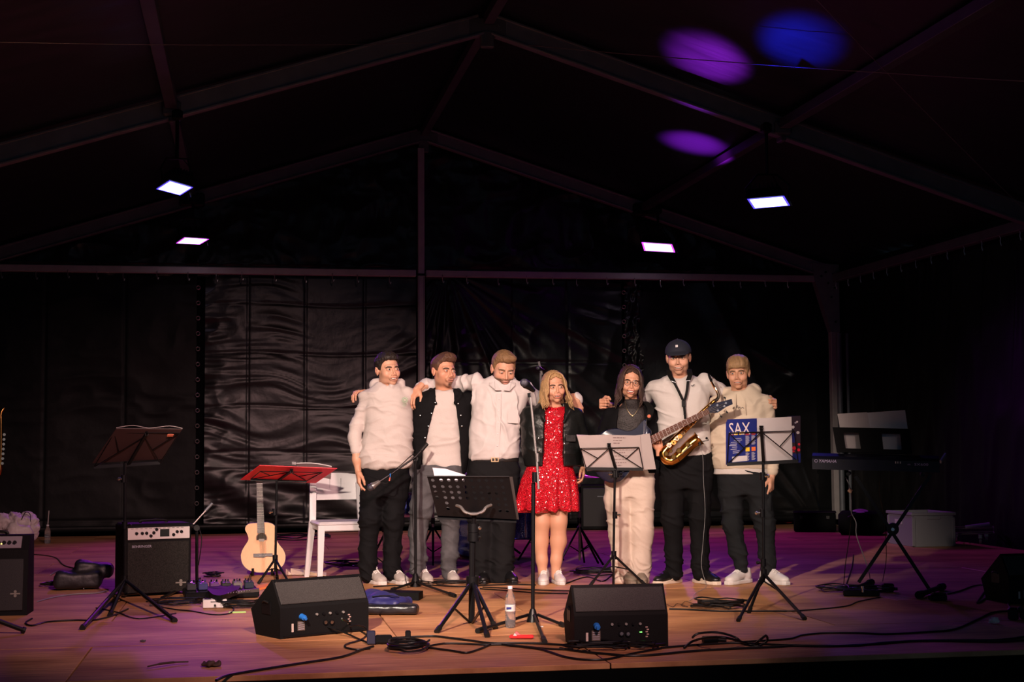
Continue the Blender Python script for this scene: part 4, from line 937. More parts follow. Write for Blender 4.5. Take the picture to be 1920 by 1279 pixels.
# 4 ---- red sequin dress, leather jacket
p = Person(1034, 1094, 'woman with long wavy blond hair in a red sequin dress and black leather jacket', 4.); p.tone = np.array([1.02, .98, .95])
def red_sequin():
    m = mat('red_sequin', (.62, .008, .022), .45, spec=.2); nt = m.node_tree; L = nt.links; b = nt.nodes['Principled BSDF']; t = nt.nodes.new('ShaderNodeTexCoord')
    v = nt.nodes.new('ShaderNodeTexVoronoi'); v.inputs['Scale'].default_value = 30; L.new(t.outputs['Object'], v.inputs['Vector']); w = nt.nodes.new('ShaderNodeMath'); w.operation = 'SINE'; mu = nt.nodes.new('ShaderNodeMath'); mu.operation = 'MULTIPLY'; mu.inputs[1].default_value = 26.; L.new(v.outputs['Distance'], mu.inputs[0]); L.new(mu.outputs[0], w.inputs[0])
    v2 = nt.nodes.new('ShaderNodeTexVoronoi'); v2.inputs['Scale'].default_value = 130; L.new(t.outputs['Object'], v2.inputs['Vector'])
    cr = nt.nodes.new('ShaderNodeValToRGB'); cr.color_ramp.elements[0].position = .0; cr.color_ramp.elements[0].color = (.22, .0, .006, 1); cr.color_ramp.elements[1].position = .55; cr.color_ramp.elements[1].color = (.80, .010, .028, 1); mr = nt.nodes.new('ShaderNodeMapRange'); mr.inputs['From Min'].default_value = -1; L.new(w.outputs[0], mr.inputs['Value']); L.new(mr.outputs[0], cr.inputs[0]); L.new(cr.outputs[0], b.inputs['Base Color'])
    mx = nt.nodes.new('ShaderNodeVectorMath'); mx.operation = 'SUBTRACT'; mx.inputs[1].default_value = (.5, .5, .5); L.new(v2.outputs['Color'], mx.inputs[0]); sc = nt.nodes.new('ShaderNodeVectorMath'); sc.operation = 'SCALE'; sc.inputs['Scale'].default_value = .9; L.new(mx.outputs[0], sc.inputs[0])
    g = nt.nodes.new('ShaderNodeNewGeometry'); ad = nt.nodes.new('ShaderNodeVectorMath'); ad.operation = 'ADD'; L.new(g.outputs['Normal'], ad.inputs[0]); L.new(sc.outputs[0], ad.inputs[1]); nn = nt.nodes.new('ShaderNodeVectorMath'); nn.operation = 'NORMALIZE'; L.new(ad.outputs[0], nn.inputs[0])
    L.new(nn.outputs[0], b.inputs['Coat Normal']); b.inputs['Coat Weight'].default_value = .45; b.inputs['Coat Roughness'].default_value = .16; b.inputs['Coat IOR'].default_value = 1.8
    bp = nt.nodes.new('ShaderNodeBump'); bp.inputs['Distance'].default_value = .006; L.new(mr.outputs[0], bp.inputs['Height']); L.new(bp.outputs[0], b.inputs['Normal'])
    return m
RED = red_sequin()
R4 = [(900, 984, 1078, .11), (872, 1000, 1068, .095), (850, 1010, 1064, .086), (820, 1012, 1062, .088), (790, 1010, 1066, .10), (772, 1008, 1068, .09), (764, 1016, 1060, .07), (758, 1024, 1054, .05)]
fl, frr = [(1017, 930, .080, 0), (1016, 978, .062, -.01), (1013, 1015, .058, .015), (1016, 1050, .040, .01), (1018, 1080, .034, .01)], [(1050, 930, .080, 0), (1047, 978, .062, -.01), (1047, 1015, .058, .015), (1043, 1050, .040, .01), (1042, 1080, .034, .01)]
p.skin_core(R4, []); cN = p.J(1041, 760)
for ch_ in (fl, frr): p.skin_chain(ch_, .005)
RD = [(957, 972, 1084, .150), (930, 974, 1084, .146), (900, 979, 1081, .135), (875, 988, 1074, .110), (855, 1003, 1066, .094), (835, 1010, 1062, .090), (800, 1010, 1064, .102), (785, 1009, 1067, .104), (770, 1010, 1066, .090), (763, 1018, 1060, .070)]
def dress(p_, d):
    a = np.arctan2(p_.y, p_.x-cN[0]); fl_ = np.clip((p.J(1034, 870)[2]-p_.z)/.3, 0, 1); return smax(d+.012*fl_*np.sin(a*9+1.)+.006*fl_*np.sin(a*17), -rc(p_, (cN[0], -.03, cN[2]+.01), (cN[0], -.05, cN[2]+.12), .050, .06), .008)
p.cloth('sequin_dress', RED, RD, cut=dress, disp=('tee', .002), h=.007)
RL = [(874, 984, 1089, .125), (850, 978, 1090, .128), (800, 978, 1089, .128), (778, 983, 1087, .118), (766, 997, 1078, .098), (757, 1010, 1066, .072)]
ct4 = edge_cut(p, [(750, 1024), (764, 1023), (800, 1020), (880, 1017)], [(750, 1058), (764, 1059), (800, 1056), (880, 1056)])
A4 = [p.J(1012, 758, .03), p.J(1012, 770, -.08), p.J(1022, 790, -.128), p.J(1068, 758, .03), p.J(1068, 770, -.08), p.J(1057, 792, -.128)]
def ljack(p_, d):
    d = ct4(p_, d); q = smin(rc(p_, tuple(A4[0]), tuple(A4[1]), .016, .013), rc(p_, tuple(A4[1]), tuple(A4[2]), .013, .008), .01); q2 = smin(rc(p_, tuple(A4[3]), tuple(A4[4]), .016, .013), rc(p_, tuple(A4[4]), tuple(A4[5]), .013, .008), .01)
    return smin(smin(smax(d, -rc(p_, (cN[0], -.01, cN[2]), (cN[0], -.03, cN[2]+.12), .052, .06), .008), q, .010), q2, .010)
p.cloth('leather_jacket', LEA, RL, [[(992, 776, .055, 0), (975, 800, .050, .12), (950, 790, .045, .17)], [(1080, 778, .056, 0), (1093, 825, .048, .03), (1094, 868, .042, .02)]], cut=ljack, disp=('leather', .005), h=.0065)
for (x, y) in ((1058, 803), (1058, 832), (1010, 822), (1011, 845)): MB().sphere(p.J(x, y, -.137), (.008, .004, .008), 10).build('button', M['chrome'] if y > 820 else M['black_plastic'], p.root, True)
a = p.J(1070, 822, -.126); MB().box(a, (.075, .008, .05), rotz(.12), bev=.002).build('pocket_flap', LEA, p.root)
p.hand('relaxed', (1093, 872, .02), (.05, -.1, -1), (-1, 0, 0), False, .86); p.hand('relaxed', (950, 790, .17), (-1, 0, .1), (0, -1, 0), True, .86)
p.head(dict(c=(1039, 727), dy=-.02, ypr=(14, 0, -3), s=1.0, nb=(1040, 762, .01), fem=1, smile=.35, hair='long', hm=H_BL, bm=BROW, hl=.17, spread=.035, wave=.012, fwd=.05, seed=4, tone=(1.04, .99, .96), gaze=(.2, 0)))
p.finish(); p.shoes([(1020, -2), (1044, 12)], SH_W, SH_W, LACE, scale=.9)
# 5 ---- bass player
p = Person(1184, 1093, 'laughing woman with glasses, long dark hair, black top and cream trousers, holding a bass', 5.)
R5 = [(892, 1138, 1227, .11), (865, 1142, 1222, .104), (840, 1142, 1220, .100), (810, 1138, 1224, .110), (785, 1136, 1226, .108), (768, 1144, 1220, .092), (758, 1160, 1207, .070), (750, 1170, 1198, .05)]
legsL = [(1164, 908, .09, 0), (1159, 935, .094, 0), (1161, 1000, .077, 0), (1165, 1050, .068, 0), (1167, 1086, .068, 0)]; legsR = [(1200, 908, .09, 0), (1203, 935, .092, 0), (1204, 1000, .080, 0), (1202, 1050, .072, 0), (1200, 1084, .070, 0)]
p.skin_core(R5, [legsL, legsR]); cN = p.J(1184, 752)
LACEB = mat('black_lace', (.014, .010, .010), .6, bump=.004, bscale=110, vary=.8, vscale=90)
p.cloth('lace_top', LACEB, [(890, 1142, 1224, .104), (840, 1146, 1218, .098), (785, 1142, 1222, .106), (768, 1150, 1215, .09), (757, 1166, 1202, .062), (749, 1169, 1198, .048)], disp=('tee', .003))
ct5 = edge_cut(p, [(745, 1166), (760, 1162), (800, 1156), (860, 1150), (900, 1146)], [(745, 1203), (760, 1206), (800, 1211), (860, 1214), (900, 1216)])
p.cloth('black_jacket', BLKJ, [(886, 1137, 1228, .120), (850, 1137, 1228, .118), (800, 1133, 1230, .122), (780, 1136, 1229, .114), (765, 1150, 1218, .095), (756, 1163, 1206, .072)], [[(1144, 778, .056, 0), (1126, 830, .048, .02), (1146, 866, .040, -.13)], [(1222, 780, .056, 0), (1242, 850, .050, .0), (1236, 849, .036, -.15)]], cut=ct5, disp=('leather', .007), h=.007)
p.cloth('trousers', CRM, [(880, 1138, 1226, .105), (905, 1134, 1227, .12), (930, 1142, 1221, .10)], [legsL, legsR], disp=('jeans', .008), k=.04)
p.skin_chain([(1236, 850, .027, -.13), (1235, 843, .024, -.20)]); p.hand('grip', (1235, 843, -.215), (-.12, -.05, 1), (.1, -1, .1), False, .84)
p.skin_chain([(1146, 866, .027, -.12), (1158, 862, .024, -.17)]); p.hand('relaxed', (1158, 862, -.175), (.8, -.1, -.5), (-.1, 1, -.1), True, .84)
p.head(dict(c=(1182, 717), dy=-.02, ypr=(6, 2, 6), s=1.02, nb=(1184, 752, .02), fem=1, smile=1.0, hair='long', hm=H_DKB, bm=BROW, hl=.19, spread=.012, wave=.008, fwd=.01, seed=9, nl=38, tone=(1.03, .97, .93)))
GL = MB()
T = p.hT
for sx in (-1, 1): GL.tube(T([(sx*.0335+.0235*math.cos(a), -.104+.012*abs(math.cos(a)*sx*1.+.0)*(1 if math.cos(a)*sx > 0 else .2), -.002+.0205*math.sin(a)) for a in np.linspace(0, 2*PI, 20, False)]), .0019, 5, True)
GL.tube(T([(-.011, -.105, .002), (0, -.108, .005), (.011, -.105, .002)]), .0019, 5)
for sx in (-1, 1): GL.tube(T([(sx*.056, -.094, .004), (sx*.074, -.06, .006), (sx*.080, .005, .004)]), .0017, 5)
GL.build('glasses', mat('tortoise_frame', (.05, .022, .02), .3), p.root, True)
for sx in (-1, 1): MB().sphere(T([(sx*.0795, -.002, -.040)])[0], .0065, 10).build('earring', M['chrome'], p.root, True)
NK = catmull([p.J(1172, 752, -.075), p.J(1176, 768, -.112), p.J(1186, 779, -.122), p.J(1196, 768, -.112), p.J(1201, 754, -.075)], 6); MB().tube(NK, .0014, 5).sphere(p.J(1186, 780, -.124), (.006, .003, .008), 8).build('necklace', mat('gold', (.8, .62, .35), .3, 1.), p.root, True)
p.finish(); p.shoes([(1172, 18), (1200, 6)], SH_T, SH_T, SH_T, scale=.95)
P5 = p
# 6 ---- cap and saxophone
p = Person(1290, 1094, 'tall man in dark cap and pale tee shirt wearing a saxophone', 6.)
R6 = [(855, 1240, 1334, .120), (840, 1238, 1334, .124), (800, 1237, 1329, .124), (760, 1230, 1328, .126), (738, 1218, 1332, .118), (720, 1218, 1328, .105), (711, 1234, 1312, .086), (704, 1252, 1296, .064)]
legsL = [(1262, 905, .095, 0), (1261, 976, .072, -.01), (1263, 1030, .062, .01), (1264, 1076, .056, 0)]; legsR = [(1311, 905, .095, 0), (1312, 976, .072, -.01), (1312, 1030, .062, .01), (1313, 1076, .056, 0)]
p.skin_core(R6, [legsL, legsR]); cN = p.J(1273, 708)
p.cloth('tee_shirt', TEE, R6, [[(1228, 727, .058, .02), (1212, 744, .052, .11), (1200, 754, .048, .16)], [(1322, 716, .062, 0), (1345, 732, .056, .07), (1358, 742, .052, .10)]], cut=neckhole(cN, .060, .004), disp=('tee', .017), h=.007)
p.cloth('trousers', BLKD, [(848, 1240, 1334, .108), (880, 1236, 1338, .122), (915, 1244, 1330, .10)], [legsL, legsR], disp=('jeans', .008), k=.05)
p.skin_chain([(1204, 752, .040, .15), (1180, 768, .036, .17), (1145, 764, .030, .15), (1134, 758, .027, .09)]); p.hand('grip', (1131, 758, .06), (-.15, -1, .0), (1, -.1, 0), True, 1.0)
p.skin_chain([(1352, 735, .042, .10), (1385, 765, .038, .19), (1430, 764, .030, .17), (1446, 757, .027, .10)]); p.hand('grip', (1449, 757, .07), (.15, -1, -.05), (-1, -.1, 0), False, 1.0)
p.head(dict(c=(1272, 671), dy=-.02, ypr=(-3, 4, -2), s=1.08, nb=(1273, 706, .02), smile=.6, hair='capped', hm=H_BR, bm=BROW, beard='shadow', jaw=1.02))
def capf(q):
    d = ell(q, (0, .012, .042), (.091, .112, .086)); d = smax(d, -ell(q, (0, .012, .034), (.084, .104, .080)), .003); d = smax(d, .030-q.z-.10*np.clip(-q.y-.05, 0, 1), .004)
    zb = .044-2.6*q.x**2+.35*(q.y+.09); b = np.abs(q.z-zb)-.0035; b = smax(b, ((q.x/.078)**2+((q.y+.075)/.085)**2-1)*.03, .004); b = np.maximum(b, q.y+.07)
    return smin(d, b, .006)
V, Fq = nets((-.11, -.18, -.03), (.11, .14, .15), .0038, capf); CAPM = mat('navy_cap', (.007, .009, .020), .85, bump=.0012, bscale=120); cpo = mesh_obj('cap', p.hT(V), Fq, CAPM, p.root)
mb = MB().box((0, -.099, .083), (.014, .004, .015), rotx(-.5), bev=.004).sphere((0, .012, .130), .007, 8); mb2 = MB().box((-.002, -.1005, .082), (.017, .003, .018), rotx(-.45), bev=.005); mb2.v = [tuple(q) for q in p.hT(mb2.v)]; mb2.build('emblem', M['white_plastic'], cpo)
mb = MB().sphere((0, .012, .129), .007, 8); mb.v = [tuple(q) for q in p.hT(mb.v)]; mb.build('cap_button', CAPM, cpo, True)
q = p.J(1299, 723, -.125); MB().tube([q+np.array(t) for t in ((-.012, 0, .003), (-.004, 0, -.003), (.004, 0, .002), (.012, 0, .008))], .0028, 5).build('chest_emblem', CAPM, p.root)
p.finish(); p.shoes([(1262, -38), (1315, 36)], SH_B, SOLE_C, SH_B, stripe=SOLE_C)
P6 = p
# 7 ---- cream hoodie
p = Person(1396, 1094, 'young man with blond fringe, cream hoodie and dark cargo trousers, rightmost of the seven', 7.)
R7 = [(878, 1339, 1440, .122), (870, 1336, 1443, .130), (850, 1335, 1443, .134), (820, 1332, 1441, .13), (780, 1332, 1441, .125), (757, 1336, 1440, .115), (744, 1350, 1430, .098), (735, 1366, 1420, .075), (728, 1372, 1410, .06)]
legsL = [(1374, 906, .082, 0), (1371, 930, .086, 0), (1374, 985, .068, -.015), (1384, 1035, .054, .0), (1391, 1066, .042, 0)]; legsR = [(1418, 906, .084, 0), (1424, 930, .088, 0), (1434, 985, .070, -.015), (1438, 1035, .056, 0), (1440, 1066, .044, 0)]
p.skin_core(R7, [legsL, legsR]); c7 = p.J(1388, 735)
p.cloth('hoodie', CREAMH, R7, [[(1344, 757, .060, 0), (1325, 775, .055, .12), (1290, 778, .050, .18)], [(1433, 757, .062, 0), (1446, 820, .052, .02), (1449, 862, .046, .0), (1448, 884, .038, -.02)]], extra=(lambda P_, d: hood(P_, d, c7, .100, -.01), c7-.2, c7+.2), disp=('hoodie', .014), h=.007)
for (x, y0, y1, dx) in ((1380, 739, 780, -2), (1397, 741, 777, 1)): MB().tube([p.J(x+dx*t, y0+(y1-y0)*t, -.105-.05*min(1, t*2.2)) for t in np.linspace(0, 1, 8)], .0035, 6).build('drawstring', CREAMH, p.root, True)
SCR = catmull([p.J(x, y, -.140) for x, y in ((1374, 766), (1377, 763), (1379, 766), (1383, 760), (1384, 766), (1387, 763), (1389, 766), (1392, 764), (1395, 766))], 3); MB().tube(SCR, .0018, 4).build('chest_script', M['ink'], p.root)
p.cloth('under_tee', WHT, [(889, 1338, 1442, .128), (874, 1340, 1440, .120)], disp=('tee', .004))
p.cloth('cargo_trousers', CARGO, [(880, 1342, 1438, .108), (905, 1346, 1443, .12), (926, 1354, 1440, .10)], [legsL, legsR], disp=('jeans', .010), k=.05)
for (x, y, dy) in ((1361, 945, -.03), (1440, 942, -.03)): MB().box(p.J(x, y, dy), (.05, .10, .15), bev=.018).build('cargo_pocket', CARGO, p.root, True, 60)
p.skin_chain([(1448, 884, .030, -.02), (1446, 898, .025, -.03)]); p.hand('relaxed', (1446, 896, -.03), (-.05, -.25, -1), (-.9, .35, 0), False, .96)
p.hand('relaxed', (1290, 778, .18), (-1, 0, -.2), (0, -1, 0), True, .9)
p.head(dict(c=(1384, 700), dy=-.02, ypr=(-6, 2, -3), s=1.02, nb=(1386, 735, .02), smile=.45, hair='fringe', hm=H_LB, bm=BROWL, jaw=.95, tone=(1.0, .95, .9)))
p.finish(); p.shoes([(1394, -34), (1440, 40)], SH_W, SH_W, LACE, scale=1.02)
PRINT1[0].build('chest_print', LG, PRINT1[1].root, True)
# ------------------------------------------------------------------ props
def text(s, P, U, Vv, size, m, parent, name='lettering', ext=.0006, align='LEFT', sx=1., shear=0.):
    c = bpy.data.curves.new(name, 'FONT'); c.body = s; c.size = size; c.extrude = ext; c.align_x = align; c.shear = shear; c.resolution_u = 2
    t_ = bpy.data.objects.new(name, c); me = bpy.data.meshes.new_from_object(t_); bpy.data.objects.remove(t_); me.materials.clear(); me.materials.append(m)
    o = bpy.data.objects.new(name, me); COL.objects.link(o); o.parent = parent
    U = np.asarray(U, float); U = U/np.linalg.norm(U); Vv = np.asarray(Vv, float); Vv = Vv-U*(Vv@U); Vv = Vv/np.linalg.norm(Vv); N = np.cross(U, Vv)
    o.matrix_local = Matrix(((U[0]*sx, Vv[0], N[0], P[0]), (U[1]*sx, Vv[1], N[1], P[1]), (U[2]*sx, Vv[2], N[2], P[2]), (0, 0, 0, 1))); return o
def quadmap(TL, TR, BR, BL):
    TL, TR, BR, BL = [np.asarray(q, float) for q in (TL, TR, BR, BL)]
    return lambda u, v, n=0.: (TL*(1-u)+TR*u)*(1-v)+(BL*(1-u)+BR*u)*v+n*_nrm(TL, TR, BL)
def _nrm(a, b, c):
    n = np.cross(np.asarray(b)-a, np.asarray(c)-a); return n/np.linalg.norm(n)   # away from the viewer side is +, depends on order
BM = M['black_metal']
def slab(mb, q, u0, v0, u1, v1, n0, n1):
    a = [q(u0, v0, n0), q(u1, v0, n0), q(u1, v1, n0), q(u0, v1, n0)]; b = [q(u0, v0, n1), q(u1, v0, n1), q(u1, v1, n1), q(u0, v1, n1)]
    return mb.add(a+b, [(0, 1, 2, 3), (7, 6, 5, 4), (0, 4, 5, 1), (1, 5, 6, 2), (2, 6, 7, 3), (3, 7, 4, 0)])
def tripod(e, f, top, low, hub, feet, r=.010, thick=.011, collars=(), m=None, knob=True, strut=.5, low_hub=None, foot_z=.012):
    m = m or BM; a = f.loc(*top); b = f.loc(*low); MB().tube([b, a], r, 10).build('pole', m, e, True)
    for c in collars: q = f.loc(c[0], c[1]); MB().cyl(q-np.array([0, 0, .025]), q+np.array([0, 0, .025]), r*1.9, n=12).build('collar', m, e, True); MB().cyl(q, q+np.array([.030*c[2], -.012, 0]), .007, n=8).sphere(q+np.array([.034*c[2], -.013, 0]), .012, 8).build('knob', M['chrome'] if len(c) > 3 else m, e, True)
    h = f.loc(*hub); lh = f.loc(*low_hub) if low_hub else None
    for k, ft in enumerate(feet):
        g = f.fl(ft[0], ft[1], foot_z); d = g-h; dd = d/np.linalg.norm(d); lg = MB().tube([h, g], thick, 8).build('leg', m, e, True); MB().tube([g-dd*.035, g+dd*.012], thick*1.35, 8).build('rubber_foot', M['black_rubber'], lg, True)
        if lh is not None: MB().tube([lh, h+d*strut], thick*.55, 6).build('brace', m, e, True)
    MB().cyl(h-np.array([0, 0, .03]), h+np.array([0, 0, .03]), r*2.0, n=12).build('hub', m, e, True)
def wire_desk(e, f, TL, TR, BR, BL, hubuv, m=None, lip=True, half=None):
    q = quadmap(TL, TR, BR, BL); m = m or BM; t = .0035
    d = MB(); d.tube([q(0, 0), q(1, 0)], t, 6).tube([q(1, 0), q(1, 1)], t, 6).tube([q(0, 0), q(0, 1)], t, 6)
    hu, hv = hubuv; d.tube([q(hu, hv), q(0, 1)], t, 6).tube([q(hu, hv), q(1, 1)], t, 6)
    mid = (np.array(q(hu, hv))+np.array(q(1, 1)))/2; d.tube([q(1, 0), mid], t, 6); mid2 = (np.array(q(hu, hv))+np.array(q(0, 1)))/2; d.tube([q(0, 0), mid2], t, 6)
    d.build('desk_wires', m, e, True)
    l = MB(); U = np.array(q(1, 1))-q(0, 1); l.bar(q(0, 1), q(1, 1), .014, .022); l.build('lip', m, e)
    s = MB(); s.bar(q(hu, hv-.10), q(hu+.02, 1.04), .020, .012); s.build('spine', m, e); c = q(hu, hv-.12); MB().cyl(c, np.array(c)+np.array([0, 0, .016]), .012, .014, 8).tube([np.array(c)+np.array([-.012, 0, .0]), np.array(c)+np.array([-.006, 0, -.02])], .003, 5).tube([np.array(c)+np.array([.012, 0, .0]), np.array(c)+np.array([.006, 0, -.02])], .003, 5).build('clip', M['chrome'] if False else m, e, True)
    return q
def thin(name, pts, th, m, parent=None, nrm=None):
    """a sheet with a real thickness from an outline"""
    P = [np.asarray(q, float) for q in pts]; n = _nrm(P[0], P[1], P[-1]) if nrm is None else np.asarray(nrm, float); mb = MB(); k = len(P)
    mb.add(P+[q+n*th for q in P], [tuple(range(k)), tuple(range(2*k-1, k-1, -1))]+[(i, k+i, k+(i+1) % k, (i+1) % k) for i in range(k)]); return mb.build(name, m, parent)
# --- stand at the far left, dark folder
f = Fr(234, 1128); e = f.empty('music_stand', 'black folding music stand at far left, in front of the combo amplifier', 'music stand', 'wire music stands')
q = wire_desk(e, f, f.loc(214, 812, -.10), f.loc(336, 812, -.12), f.loc(300, 868, .10), f.loc(176, 876, .12), (.5, .12))
tripod(e, f, (234, 868), (234, 1095), (234, 1088), [(155, 1177), (327, 1163), (207, 1152)], .010, .013, [(232, 898, -1, 1), (234, 985, 1)], low_hub=(234, 1115), strut=.35)
f0 = f; n_ = _nrm(f.loc(218, 804, -.13), f.loc(340, 805, -.13), f.loc(175, 868, .11)); FOLD = mat('dark_folder', (.045, .022, .022), .5)
eo = f.empty('music_folder', 'open dark folder lying on the far left music stand', 'folder'); sg = 1 if n_[2] > 0 else -1
a, b, c, d = f.loc(218, 804, -.14), f.loc(342, 805, -.14), f.loc(303, 861, .10), f.loc(173, 869, .12); mu_, md_ = (a+b)/2, (c+d)/2
thin('cover', [a, mu_, md_, d], .004, FOLD, eo, (0, 0, 1.)); thin('cover', [mu_, b, c, md_], .004, FOLD, eo, (0, 0, 1.))
up = np.array([0, 0, .006]); a2, b2 = a+up, b+up; MB().tube(catmull([a2, a2*.5+mu_*.5+np.array([0, 0, .02]), mu_+up, mu_*.4+b2*.6+np.array([0, 0, .018]), b2], 5), .0022, 5).build('page_edge', M['paper'], eo, True)
thin('label_sticker', [f.loc(314, 814, -.118), f.loc(326, 814, -.118), f.loc(324, 818, -.105), f.loc(313, 818, -.105)], -.003, mat('orange_sticker', (.5, .12, .06), .6), eo, (0, .3, 1.))
# --- stand with the red folder
f = Fr(517, 1092); e = f.empty('music_stand', 'black folding music stand behind the acoustic guitar top, carrying a red folder', 'music stand', 'wire music stands')
wire_desk(e, f, f.loc(488, 884, -.12), f.loc(604, 886, -.10), f.loc(575, 902, .10), f.loc(470, 899, .10), (.48, .0))
tripod(e, f, (519, 902), (516, 1072), (516, 1048), [(486, 1092), (545, 1098), (520, 1084)], .010, .009, [(515, 960, -1, 1)], low_hub=(516, 1066), strut=.5)
eo = f.empty('music_folder', 'bright red folder lying open on the music stand beside the white chair', 'folder'); RF = mat('red_folder', (.85, .015, .035), .45, bump=.001, bscale=20)
a, b, c, d = f.loc(487, 873, -.15), f.loc(632, 879, -.15), f.loc(592, 906, .13), f.loc(451, 900, .13); thin('cover', [a, (a*.52+b*.48), (d*.52+c*.48), d], .004, RF, eo, (0, 0, 1.)); thin('cover', [(a*.52+b*.48), b, c, (d*.52+c*.48)], .004, RF, eo, (0, 0, 1.))
a3, b3 = f.loc(556, 871, -.10)+np.array([0, 0, .0]), f.loc(622, 877, -.10); mb = MB(); mb.sheet(lambda u, v: a3*(1-u)+b3*u+np.array([0, .22*v, .012*math.sin(PI*u)+.006-.10*v]), 8, 3, (0, 0, .006)); mb.build('loose_pages', M['paper_white'], eo, True)
for k in range(4): q = a3+(b3-a3)*(-.12+.03*k)+np.array([0, -.004, .006]); ring(MB(), q, .011, .0022, (1, 0, 0)).build('binder_ring', M['paper_white'], eo, True)
# --- perforated orchestra stand
f = Fr(884, 1168); e = f.empty('orchestra_stand', 'black perforated-plate music stand in front of the men in the middle', 'music stand')
q = quadmap(f.loc(801, 894, -.05), f.loc(955, 894, -.05), f.loc(969, 974, .07), f.loc(820, 967, .07)); mb = MB(); NU, NV = 11, 6; u0, du = .02, .0925; v0, dv = .045, .138; th = .003
def cellmesh(mb, q, ua, va, ub, vb, hole):
    if not hole: slab(mb, q, ua, va, ub, vb, 0, th); return
    cu, cv = (ua+ub)/2, (va+vb)/2; sq = []; 
    for k in range(12):
        t = 2*PI*k/12+PI/12; x, y = math.cos(t), math.sin(t); s_ = 1/max(abs(x), abs(y)); sq.append((cu+x*s_*(ub-ua)/2, cv+y*s_*(vb-va)/2))
    ci = [(cu+.0225*math.cos(2*PI*k/12+PI/12), cv+.040*math.sin(2*PI*k/12+PI/12)) for k in range(12)]
    for n0 in (0, th):
        base = len(mb.v); mb.v.extend([tuple(q(u, v, n0)) for u, v in sq+ci])
        for k in range(12): j = (k+1) % 12; fc = (base+k, base+j, base+12+j, base+12+k); mb.f.append(fc if n0 == 0 else fc[::-1])
    b0 = len(mb.v)-24
    for k in range(12): j = (k+1) % 12; mb.f.append((b0-24+12+k+0, b0-24+12+j, b0+12+j-0, b0+12+k)) if False else None
for i in range(NU):
    for j in range(NV):
        hole = (1 <= i <= 9 or i == 0) and (j < 4 or i in (1, 8, 9)) and not (i == 10)
        cellmesh(mb, q, u0+i*du-(.02 if i == 0 else 0), v0+j*dv-(.045 if j == 0 else 0), u0+(i+1)*du if i < NU-1 else 1., v0+(j+1)*dv, hole and i < 10)
slab(mb, q, 0, v0+NV*dv, 1, 1, 0, th); mb.build('perforated_desk', M['black_metal'], e)
mb = MB(); mb.tube([q(0, 0), q(1, 0)], .006, 8); mb.build('top_edge', BM, e, True)
a, b = q(1, 0), q(1, 1); thin('side_flange', [a, a+np.array([.018, -.03, .0]), b+np.array([.012, -.03, 0]), b], .004, mat('lighter_black', (.10, .08, .08), .4), e, (0, 1, 0)); mb = MB(); mb.bar(q(0, 1, .03), q(1, 1, .03), .008, .07); mb.build('lip', BM, e)  # side flange in a lighter black than the desk
SM = mat('satin_steel', (.35, .33, .32), .35, .8); P = catmull([f.loc(856, 948, -.02), f.loc(864, 951, -.05), f.loc(872, 960, -.07), f.loc(888, 964, -.075), f.loc(904, 960, -.07), f.loc(912, 951, -.05), f.loc(921, 947, -.02)], 5); MB().tube(P, .009, 8).build('bracket', SM, e, True)
MB().cyl(f.loc(876, 963, -.07), f.loc(901, 963, -.07), .012, n=10).build('tilt_joint', BM, e, True); a, b = f.loc(889, 964, -.03), f.loc(886, 1020, 0); MB().tube([a, b], .014, 12).build('upper_tube', BM, e, True)
tripod(e, f, (886, 1000), (884, 1172), (886, 1090), [(820, 1183), (913, 1191), (928, 1176)], .019, .012, [(888, 990, 1, 1), (888, 1007, 1)], low_hub=(884, 1170), strut=.55)
MB().cyl(f.loc(868, 1089, 0), f.loc(868, 1089, 0)+np.array([-.10, 0, 0]), .006, n=6).build('release_lever', BM, e, True)
o = thin('sheet_music', [f.loc(811, 877, .02), f.loc(835, 879, .05), f.loc(873, 891, .03), f.loc(868, 900, .03), f.loc(816, 900, .03)], .002, mat('violet_white_paper', (.62, .55, .62), .8)); o.location = tuple(f.o); o.rotation_euler = (0, 0, f.a); tag(o, 'curled white sheet sticking up behind the perforated stand', 'paper')
# --- wire stand with lyric sheets
f = Fr(1150, 1100); e = f.empty('music_stand', 'black folding music stand in front of the woman with the bass, holding lyric sheets', 'music stand', 'wire music stands')
wire_desk(e, f, f.loc(1088, 841, -.06), f.loc(1198, 839, -.06), f.loc(1206, 880, .03), f.loc(1099, 879, .03), (.50, .0))
tripod(e, f, (1153, 881), (1150, 1063), (1151, 1041), [(1208, 1095), (1108, 1096), (1150, 1108)], .0095, .009, [(1153, 966, 1, 1), (1152, 889, -1, 1), (1156, 889, 1)], low_hub=(1149, 1062), strut=.5)
eo = f.empty('lyric_sheets', 'spread lyric sheets on the wire stand in front of the bass player', 'paper'); dd = .012
a, b, c, d = f.loc(1082, 817, -.09), f.loc(1147, 815, -.09), f.loc(1150, 880, .045), f.loc(1097, 878, .045); thin('sheet', [a, b, c, d], .0015, M['paper'], eo)
a2, b2, c2, d2 = f.loc(1142, 816, -.10), f.loc(1200, 817, -.10), f.loc(1206, 878, .04), f.loc(1147, 880, .04); thin('sheet', [a2, b2, c2, d2], .0015, M['paper'], eo)
a3, b3, c3, d3 = f.loc(1190, 817, -.088), f.loc(1218, 813, -.088), f.loc(1230, 880, .05), f.loc(1200, 881, .05); thin('sheet', [a3, b3, c3, d3], .0015, mat('grey_paper', (.46, .41, .40), .8), eo)
thin('sheet', [f.loc(1081, 815, -.07), f.loc(1140, 818, -.07), f.loc(1144, 877, .055), f.loc(1101, 884, .055)], .0015, mat('violet_paper', (.50, .36, .50), .8), eo)
LN = ['Bonus Bei', 'Friends', 'Girls like', 'Chandelier', 'Hallelujah', 'Perfect', 'Shallow', 'Fields of']
U = b2-a2; Vd = a2-d2; qq = quadmap(a2, b2, c2, d2)
